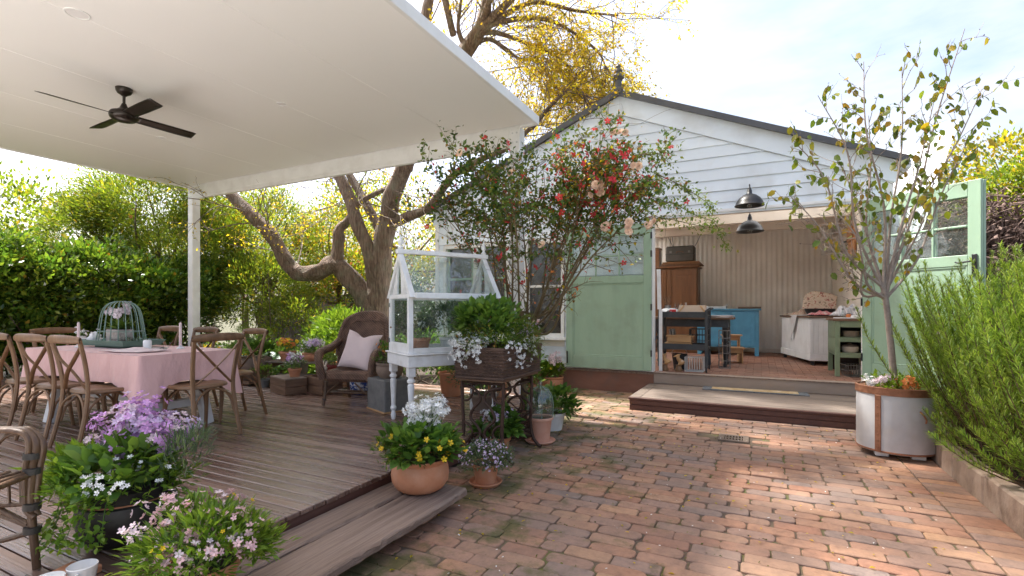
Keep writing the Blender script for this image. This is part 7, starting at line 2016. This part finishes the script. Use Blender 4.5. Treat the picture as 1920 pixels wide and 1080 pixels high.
# ================================================================== CLIMBING ROSE
ro = thing('climbing_rose', 'tall sprawling rose with red hips and peach blooms in front of the white post', 'rose bush', (-2.38, 5.02, .004))
O = Vector((-2.38, 5.02, .004)); rng = np.random.default_rng(110)
b = MB(); tips = []
MB().tube(spline([(0, 0, -.02), (.02, -.01, .5), (-.02, .0, 1.0), (.0, -.02, 1.28)], 5), [.038, .030], 10).o('trunk', ROSESTEM, ro, True)
tg = [(-3.08, 4.55, 2.70), (-2.83, 4.65, 2.90), (-2.55, 4.75, 2.85), (-2.17, 4.95, 2.85), (-1.86, 5.0, 2.93), (-1.55, 5.15, 3.0), (-1.20, 5.33, 2.95), (-1.0, 5.4, 2.75), (-1.10, 5.38, 2.4), (-2.7, 4.7, 2.35), (-1.5, 5.0, 2.85), (-1.35, 5.1, 2.7), (-2.5, 5.2, 2.6), (-1.8, 5.4, 2.6), (-1.5, 4.8, 2.6), (-3.2, 4.75, 2.45), (-2.35, 4.6, 2.65)]
for i_, e in enumerate(tg):
    e = Vector(e) - O; f0 = Vector((rng.normal() * .015, rng.normal() * .015, rng.uniform(1.0, 1.28)))
    side_ = Vector((e.x, e.y, 0)) * .55
    p = spline([f0, f0 + side_ * .45 + Vector((0, 0, .10)) + Vector(rng.normal(size=3) * .06), f0.lerp(e, .6) + Vector(rng.normal(size=3) * .10) + Vector((0, 0, -.05)), e], 7)
    b.tube(p, [.017 * (1 - .75 * k / (len(p) - 1)) for k in range(len(p))], 7)
    for k in range(8, len(p), 1):
        d = (p[k] - p[k - 1]).normalized()
        for _ in range(1 + (k > 13)):
            ax = Vector(rng.normal(size=3)).cross(d).normalized()
            grow(b, rng, p[k], Matrix.Rotation(rng.uniform(.5, 1.2), 3, ax) @ d, .0052, rng.uniform(.22, .48), 1, tips, (1, 3), .7, .05, .62, 4, 4, .22)
b.o('stems', ROSESTEM, ro, True)
P = np.array([t_[0] for t_ in tips]); Dt = np.array([t_[1] for t_ in tips])
Wz = P[:, 2] + O.z
idx = np.repeat(np.arange(len(P)), rng.poisson(np.where(Wz < 1.85, .10, np.where(Wz < 2.2, 1.2, 3.0)))); n = len(idx)
C_ = P[idx] + rng.normal(size=(n, 3)) * .035; D_ = Dt[idx] * .4 + rng.normal(size=(n, 3)) + np.array([0, 0, -.15])
scatter('leaves', C_, D_, rng.uniform(.036, .070, n), L_ROSE, ro, 'leaf', rng, upw=.5)
# hips and small red flowers, thick in the sunny upper right
Wp = P + np.array(O)
w = np.exp(-(((Wp - np.array([-1.50, 5.1, 2.72])) / np.array([.40, 1.0, .33])) ** 2).sum(1)) + .07
w /= w.sum()
k_ = rng.choice(len(P), 1700, p=w); C_ = P[k_] + rng.normal(size=(1700, 3)) * .035
scatter('red_flowers', C_[:300], rng.normal(size=(300, 3)) + np.array([0, -.8, .2]), rng.uniform(.028, .048, 300), F_RED, ro, 'flower', rng, face=True)
scatter('orange_leaves', C_[300:700], rng.normal(size=(400, 3)), rng.uniform(.035, .06, 400), F_ORANGE, ro, 'leaf', rng)
scatter('rosy_leaves', C_[700:1200], rng.normal(size=(500, 3)), rng.uniform(.03, .058, 500), F_RED, ro, 'leaf', rng)
scatter('yellowing_leaves', C_[1200:], rng.normal(size=(500, 3)), rng.uniform(.035, .06, 500), L_YELLOW, ro, 'leaf', rng)
for q_ in [(-1.265, 4.958, 3.08), (-1.443, 4.869, 2.569), (-1.394, 4.893, 2.139), (-1.13, 5.025, 2.746), (-2.308, 4.55, 2.703), (-.976, 5.10, 2.166), (-2.803, 4.35, 2.902), (-1.50, 4.85, 2.50), (-1.18, 5.0, 2.10), (-1.95, 4.7, 1.98)]:
    q_ = Vector(q_) - O
    m_ = 3 if q_.x > .6 else 1
    Pq = np.array(q_) + rng.normal(size=(m_, 3)) * .03; scatter('peach_bloom', Pq, rng.normal(size=(m_, 3)) * .4 + np.array([-.1, -1, .25]), rng.uniform(.036, .050, m_), F_PEACH, ro, 'rose', rng, face=True)
# long young sprays arching across the wall
sp2 = MB(); SP = []; SD = []
for pts in ([(-1.1, 5.38, 2.45), (-.85, 5.5, 2.44), (-.60, 5.62, 2.30), (-.43, 5.7, 2.22), (-.31, 5.77, 1.95)], [(-1.0, 5.4, 2.75), (-.75, 5.52, 2.62), (-.55, 5.65, 2.48), (-.44, 5.7, 2.36)], [(-1.2, 5.3, 2.25), (-.9, 5.45, 2.27), (-.62, 5.58, 2.20), (-.40, 5.7, 2.16)], [(-1.2, 5.33, 2.95), (-1.0, 5.43, 2.98), (-.86, 5.5, 2.86)]):
    p = spline([Vector(q_) - O for q_ in pts], 8); sp2.tube(p, [.006, .002], 5, False)
    for q_ in p:
        for _ in range(9): SP.append(q_ + Vector(rng.normal(size=3) * .035)); SD.append(rng.normal(size=3) + np.array([.3, 0, -.4]))
sp2.o('long_sprays', ROSESTEM, ro); scatter('spray_leaves', SP, SD, rng.uniform(.030, .052, len(SP)), L_SPRAY, ro, 'leaf', rng)

# ================================================================== GARDEN BEHIND THE DECK
fe = thing('paling_fence', 'grey timber paling fence behind the garden', 'fence', (0, 0, 0))
x = -15.0
rs = random.Random(5)
while x < -5.7:
    h = 1.75 + rs.gauss(0, .012)
    MB().box((x + .002, 11.0, .0), (x + .103, 11.018, h), .003).o('paling', FENCEW, fe); x += .106
for z in (.35, 1.5): MB().box((-15, 11.019, z), (-5.7, 11.06, z + .075), .004).o('rail', FENCEW, fe)
for xx in np.arange(-15, -5.6, 2.3): MB().box((xx, 11.061, 0), (xx + .1, 11.15, 1.8), .004).o('fence_post', FENCEW, fe)

def shrub(name, label, cat, loc, blobs, mat, ls, tm='leaf', seed=1, trunk=None, tmat=BARK, fl=None, fn=60, fsz=(.03, .05), upw=.6, group=None):
    rng = np.random.default_rng(seed)
    t = thing(name, label, cat, loc, 0, group)
    PP = []; DD = []
    for c, rad, n, cl, sp_ in blobs:
        P, D = blob(rng, c, rad, n, cl, .72, sp_, -.55); PP.append(P); DD.append(D)
    PP = np.concatenate(PP); DD = np.concatenate(DD)
    ok = PP[:, 2] > .02; PP, DD = PP[ok], DD[ok]
    scatter('crown' if trunk else 'foliage', PP, DD, rng.uniform(ls[0], ls[1], len(PP)), mat, t, tm, rng, upw=upw)
    b = MB()
    if trunk:
        b.tube(spline([(0, 0, -.1), (rng.normal() * .06, rng.normal() * .06, trunk[1] * .5), (rng.normal() * .1, rng.normal() * .1, trunk[1])], 5), [trunk[0], trunk[0] * .6], 10)
        b.o('trunk', tmat, t, True); b = MB()
        for c, rad, n, cl, sp_ in blobs:
            for _ in range(9):
                e = Vector(c) + Vector(rng.normal(size=3) * .45 * np.array(rad)); s_ = Vector((0, 0, trunk[1] * rng.uniform(.55, 1)))
                b.tube(spline([s_, s_.lerp(e, .5) + Vector(rng.normal(size=3) * .12), e], 4), [trunk[0] * .45, .008], 6, False)
        b.o('limbs', tmat, t, True)
    else:
        for c, rad, n, cl, sp_ in blobs:
            for _ in range(10):
                e = Vector(c) + Vector(rng.normal(size=3) * .45 * np.array(rad)); s_ = Vector((c[0] + rng.normal() * rad[0] * .3, c[1] + rng.normal() * rad[1] * .3, 0))
                b.tube(spline([s_, s_.lerp(e, .5) + Vector(rng.normal(size=3) * .06), e], 4), [.018, .005], 5, False)
        b.o('stems', TWIG, t, True)
    for q_, (fm, nm) in enumerate(fl or []):
        i = rng.choice(len(PP), fn); scatter(nm, PP[i] + DD[i] * .05, DD[i] + np.array([.3, -.8, .2]), rng.uniform(*fsz, fn), fm, t, 'flower', rng, face=True)
    return t
# glossy hedge along the left side
hb_ = []
rr_ = np.random.default_rng(7)
for k, y in enumerate(np.arange(.4, 6.6, .85)):
    hb_.append(((-.15 + rr_.normal() * .12, y, .85), (.85, .75, .95), 5200, 120, .12))
    hb_.append(((-.1 + rr_.normal() * .15, y + .3, 1.85 + rr_.normal() * .12), (.85, .75, .90 + .12 * rr_.normal()), 6200, 130, .12))
shrub('laurel_hedge', 'tall dark glossy hedge along the left side of the garden', 'hedge', (-11.4, 0, 0), hb_, L_GLOSS, (.07, .135), 'leaf', 120, None, fl=[(F_WHITE, 'white_blossom')], fn=420, fsz=(.022, .036))
shrub('feathery_tree', 'fine leaved yellow green tree behind the hedge left of the white post', 'tree', (-12.9, 6.9, 0), [((0, 0, 3.6), (1.7, 1.5, 1.25), 24000, 220, .13), ((.9, .3, 2.4), (1.4, 1.2, 1.3), 16000, 140, .14), ((-1.0, -.9, 3.0), (1.0, 1.0, 1.0), 9000, 110, .14)], L_FINE, (.06, .13), 'long', 121, (.10, 2.6), fl=[(F_ORANGE, 'orange_fruit')], fn=50, fsz=(.03, .045))
shrub('feathery_tree', 'fine leaved green tree just right of the white post behind the garden bed', 'tree', (-11.0, 8.4, 0), [((0, 0, 2.9), (1.5, 1.2, 1.35), 13000, 150, .12), ((.4, -.4, 1.6), (1.3, 1.0, 1.0), 7000, 90, .13)], L_FINE, (.05, .11), 'long', 141, (.09, 2.4), fl=[(F_ORANGE, 'orange_fruit')], fn=40, fsz=(.03, .045))
shrub('cumquat_tree', 'yellowing fruit tree with orange leaves behind the low limb of the old tree', 'tree', (-9.5, 9.2, 0), [((0, 0, 2.7), (1.15, 1.0, 1.25), 6500, 100, .14), ((.7, -.2, 1.75), (.9, .8, .8), 3600, 60, .15)], L_CITRUS, (.055, .10), 'leaf', 122, (.08, 2.0), fl=[(F_ORANGE, 'orange_fruit')], fn=110, fsz=(.035, .05))
shrub('green_understory_bush', 'mid green feathery bush to the right of the white post', 'shrub', (-9.55, 7.4, 0), [((-.4, 0, 1.55), (1.0, .75, 1.0), 5200, 70, .15), ((.5, .1, 1.0), (.7, .6, .6), 2600, 40, .16)], L_FINE, (.06, .11), 'long', 123)
shrub('dark_bush', 'dense dark green bush behind the crook of the old tree', 'shrub', (-8.5, 9.6, 0), [((.3, 0, 1.2), (1.1, .8, 1.1), 5200, 70, .13)], L_DARK, (.05, .09), 'leaf', 124)
shrub('lime_fern', 'bright lime green fern clump beside the wicker armchair', 'fern', (-6.35, 6.35, 0), [((0, 0, .55), (.75, .55, .55), 3000, 46, .16), ((-.3, .3, .9), (.55, .45, .35), 1300, 24, .16)], L_LIME, (.07, .14), 'long', 125)
shrub('lime_shrub', 'lime green shrub behind the fern at the foot of the old tree', 'shrub', (-7.5, 7.3, 0), [((0, 0, .75), (.7, .5, .6), 2600, 40, .16)], L_LIME, (.05, .10), 'leaf', 126, fl=[(F_YELLOW, 'yellow_flowers')], fn=30)
shrub('low_edging_plants', 'low mixed green plants edging the bed behind the deck', 'plants', (-8.6, 6.3, 0), [((0, 0, .25), (1.3, .35, .35), 2600, 50, .17), ((1.5, .1, .2), (.8, .3, .3), 1300, 30, .17)], L_MID, (.05, .11), 'oval', 127, fl=[(F_WHITE, 'white_flowers')], fn=40, fsz=(.02, .035))
shrub('bed_plants', 'green and yellow bedding plants between the old tree and the workshop wall', 'plants', (-4.4, 6.9, 0), [((-1.0, 0, .4), (.9, .5, .5), 2400, 40, .16), ((.5, .2, .35), (.9, .4, .45), 2200, 40, .16)], L_MID, (.05, .10), 'leaf', 128, fl=[(F_YELLOW, 'yellow_flowers')], fn=60, fsz=(.022, .034))
shrub('pink_tip_shrub', 'thin shrub with red tips at the top left edge of the photo', 'shrub', (-12.2, 2.6, 0), [((0, 0, 3.6), (.5, .5, .7), 260, 26, .16)], L_MAG, (.08, .13), 'leaf', 129, (.03, 3.0), fl=[(F_RED, 'red_tips')], fn=50, fsz=(.04, .06))
# hosta with big blue-green leaves: each leaf its own piece
ho = thing('hosta', 'clump of big ribbed blue green leaves behind the low bench', 'plant', (-7.35, 5.75, .15))
rng = np.random.default_rng(130)
for k in range(17):
    a = rng.uniform(0, 2 * PI); L = rng.uniform(.38, .62); W2 = L * rng.uniform(.22, .30); el = rng.uniform(.5, 1.1)
    b = MB()
    def lf(u, v, L=L, W2=W2, el=el, a=a):
        s = v; w = W2 * (math.sin(PI * min(1, s * .92 + .05)) ** .7) * (1 if s < .98 else .3)
        r_ = .12 + L * s * math.cos(el * (1 - .6 * s)); z = .30 * math.sin(el) + L * math.sin(el) * (s - .75 * s * s)
        y_ = (2 * u - 1) * w
        return (r_ * math.cos(a) - y_ * math.sin(a), r_ * math.sin(a) + y_ * math.cos(a), z + .10 * abs(2 * u - 1) * w / max(W2, .01) * .5 + .008 * math.sin(18 * u))
    b.grid(lf, 8, 9); b.tube([(0, 0, 0), (.08 * math.cos(a), .08 * math.sin(a), .18), (lf(.5, 0))], .008, 5)
    b.o('leaf', L_HOSTA, ho, True, 80)
sg_ = thing('garden_sign', 'small pale timber board propped at the foot of the old tree', 'sign', (-6.55, 7.15, .0), R(25))
MB().box((-.24, 0, .92), (.24, .02, 1.22), .004).o('board', surf('cream_board', [(.3, (.50, .42, .28)), (.7, (.62, .54, .40))], 6, .7), sg_); MB().box((-.03, .021, 0), (.03, .05, 1.1), .003).o('stake', RUSTW, sg_)

# ================================================================== RIGHT SIDE, BEHIND THE OPEN DOOR
bf = thing('brushwood_fence', 'fence smothered in dead brown vine behind the open green door', 'fence', (0, 0, 0))
MB().box((1.75, 10.75, 0), (9.0, 10.9, 2.75), .01).o('fence_wall', DARKBACK, bf)
rng = np.random.default_rng(140)
vb = MB()
for k in range(2300):
    p0 = Vector((rng.uniform(1.7, 6.4), 10.68 - abs(rng.normal()) * .24, rng.uniform(.9, 3.05)))
    d = Vector((rng.normal(), rng.normal() * .3, rng.normal() * .5 - .1)).normalized(); L = rng.uniform(.25, .75)
    vb.tube([p0, p0 + d * L * .5 + Vector((0, -.05, .06)) + Vector(rng.normal(size=3) * .05), p0 + d * L + Vector((0, 0, -.10))], [.012 * rng.uniform(.5, 1.6), .004], 4, False)
tag(vb.o('dead_vines', DRYVINE, bf), kind='stuff')
n = 8200; P = np.stack([rng.uniform(1.65, 6.4, n), 10.62 - np.abs(rng.normal(size=n)) * .27, rng.uniform(.7, 3.12, n)], 1)
tag(scatter('dead_leaves', P, rng.normal(size=(n, 3)) + np.array([0, -.3, -.6]), rng.uniform(.05, .11, n), DRYVINE, bf, 'leaf', rng, upw=.2), kind='stuff')
lr = thing('leanto_roof', 'pale corrugated lean to sheet beside the right wall of the workshop', 'roof', (0, 0, 0))
cg = MB(); cg.grid(lambda u, v: (1.62 + .68 * u, 8.35 + 1.9 * v, 3.42 - 1.02 * v + .30 * u * (1 - v) - .10 * v * v + .014 * math.cos(2 * PI * u * .68 / .076)), 150, 8)
solid(cg.o('corrugated_sheet', FROST_SHEET, lr, True, 80), .002)
for x in (1.64, 2.22): MB().box((x, 10.2, 0), (x + .07, 10.27, 2.26), .005).o('post', OLDWHITE, lr)
MB().box((1.6, 10.19, 2.262), (2.34, 10.25, 2.30), .005).o('batten', OLDWHITE, lr)
for k, (x, y, h, w, mat, lab, sd) in enumerate(((3.1, 13.7, 3.7, 1.3, L_HILL, 'golden green tree nearest the lean to sheet on the right', 150), (4.55, 13.2, 4.9, 1.5, L_HILL, 'tall golden tree at the right edge beyond the dead vine', 151), (3.9, 12.1, 3.5, 1.2, L_FINE, 'rounded greener tree in front of the golden ones on the right', 152), (5.0, 11.9, 4.2, 1.3, L_FINE, 'dense green tree at the far right over the vine fence', 153))):
    shrub('garden_tree', lab, 'tree', (x, y, 0), [((0, 0, h * .70), (w, w * .8, h * .30), 9000, 120, .12), ((rs.uniform(-.4, .4), -.3, h * .48), (w * .9, w * .7, h * .26), 6000, 90, .13)], mat, (.06, .12), 'leaf', sd, (.10, h * .55), group='trees beyond the vine fence')
# far trees that close the view behind the garden
for k, (x, y, h, w) in enumerate(((-18.5, 6.0, 5.0, 2.6), (-17.0, 12.0, 5.4, 2.8), (-12.5, 15.0, 6.2, 3.0), (-7.5, 16.5, 5.0, 2.8))):
    shrub('backdrop_tree', ('broad tree far behind the glossy hedge at the left edge', 'broad tree beyond the feathery tree', 'tall tree glimpsed beyond the fence through the old tree', 'hazy yellowing tree beyond the fence left of the workshop roof')[k], 'tree', (x, y, 0), [((0, 0, h * .62), (w, w, h * .36), 8000, 120, .12), ((0, -.4, h * .32), (w, w * .9, h * .28), 5000, 90, .12)], (L_FINE, L_FINE, L_CITRUS, L_YELLOW)[k], (.09, .17), 'leaf', 160 + k, (.14, h * .6), group='trees beyond the garden fence')
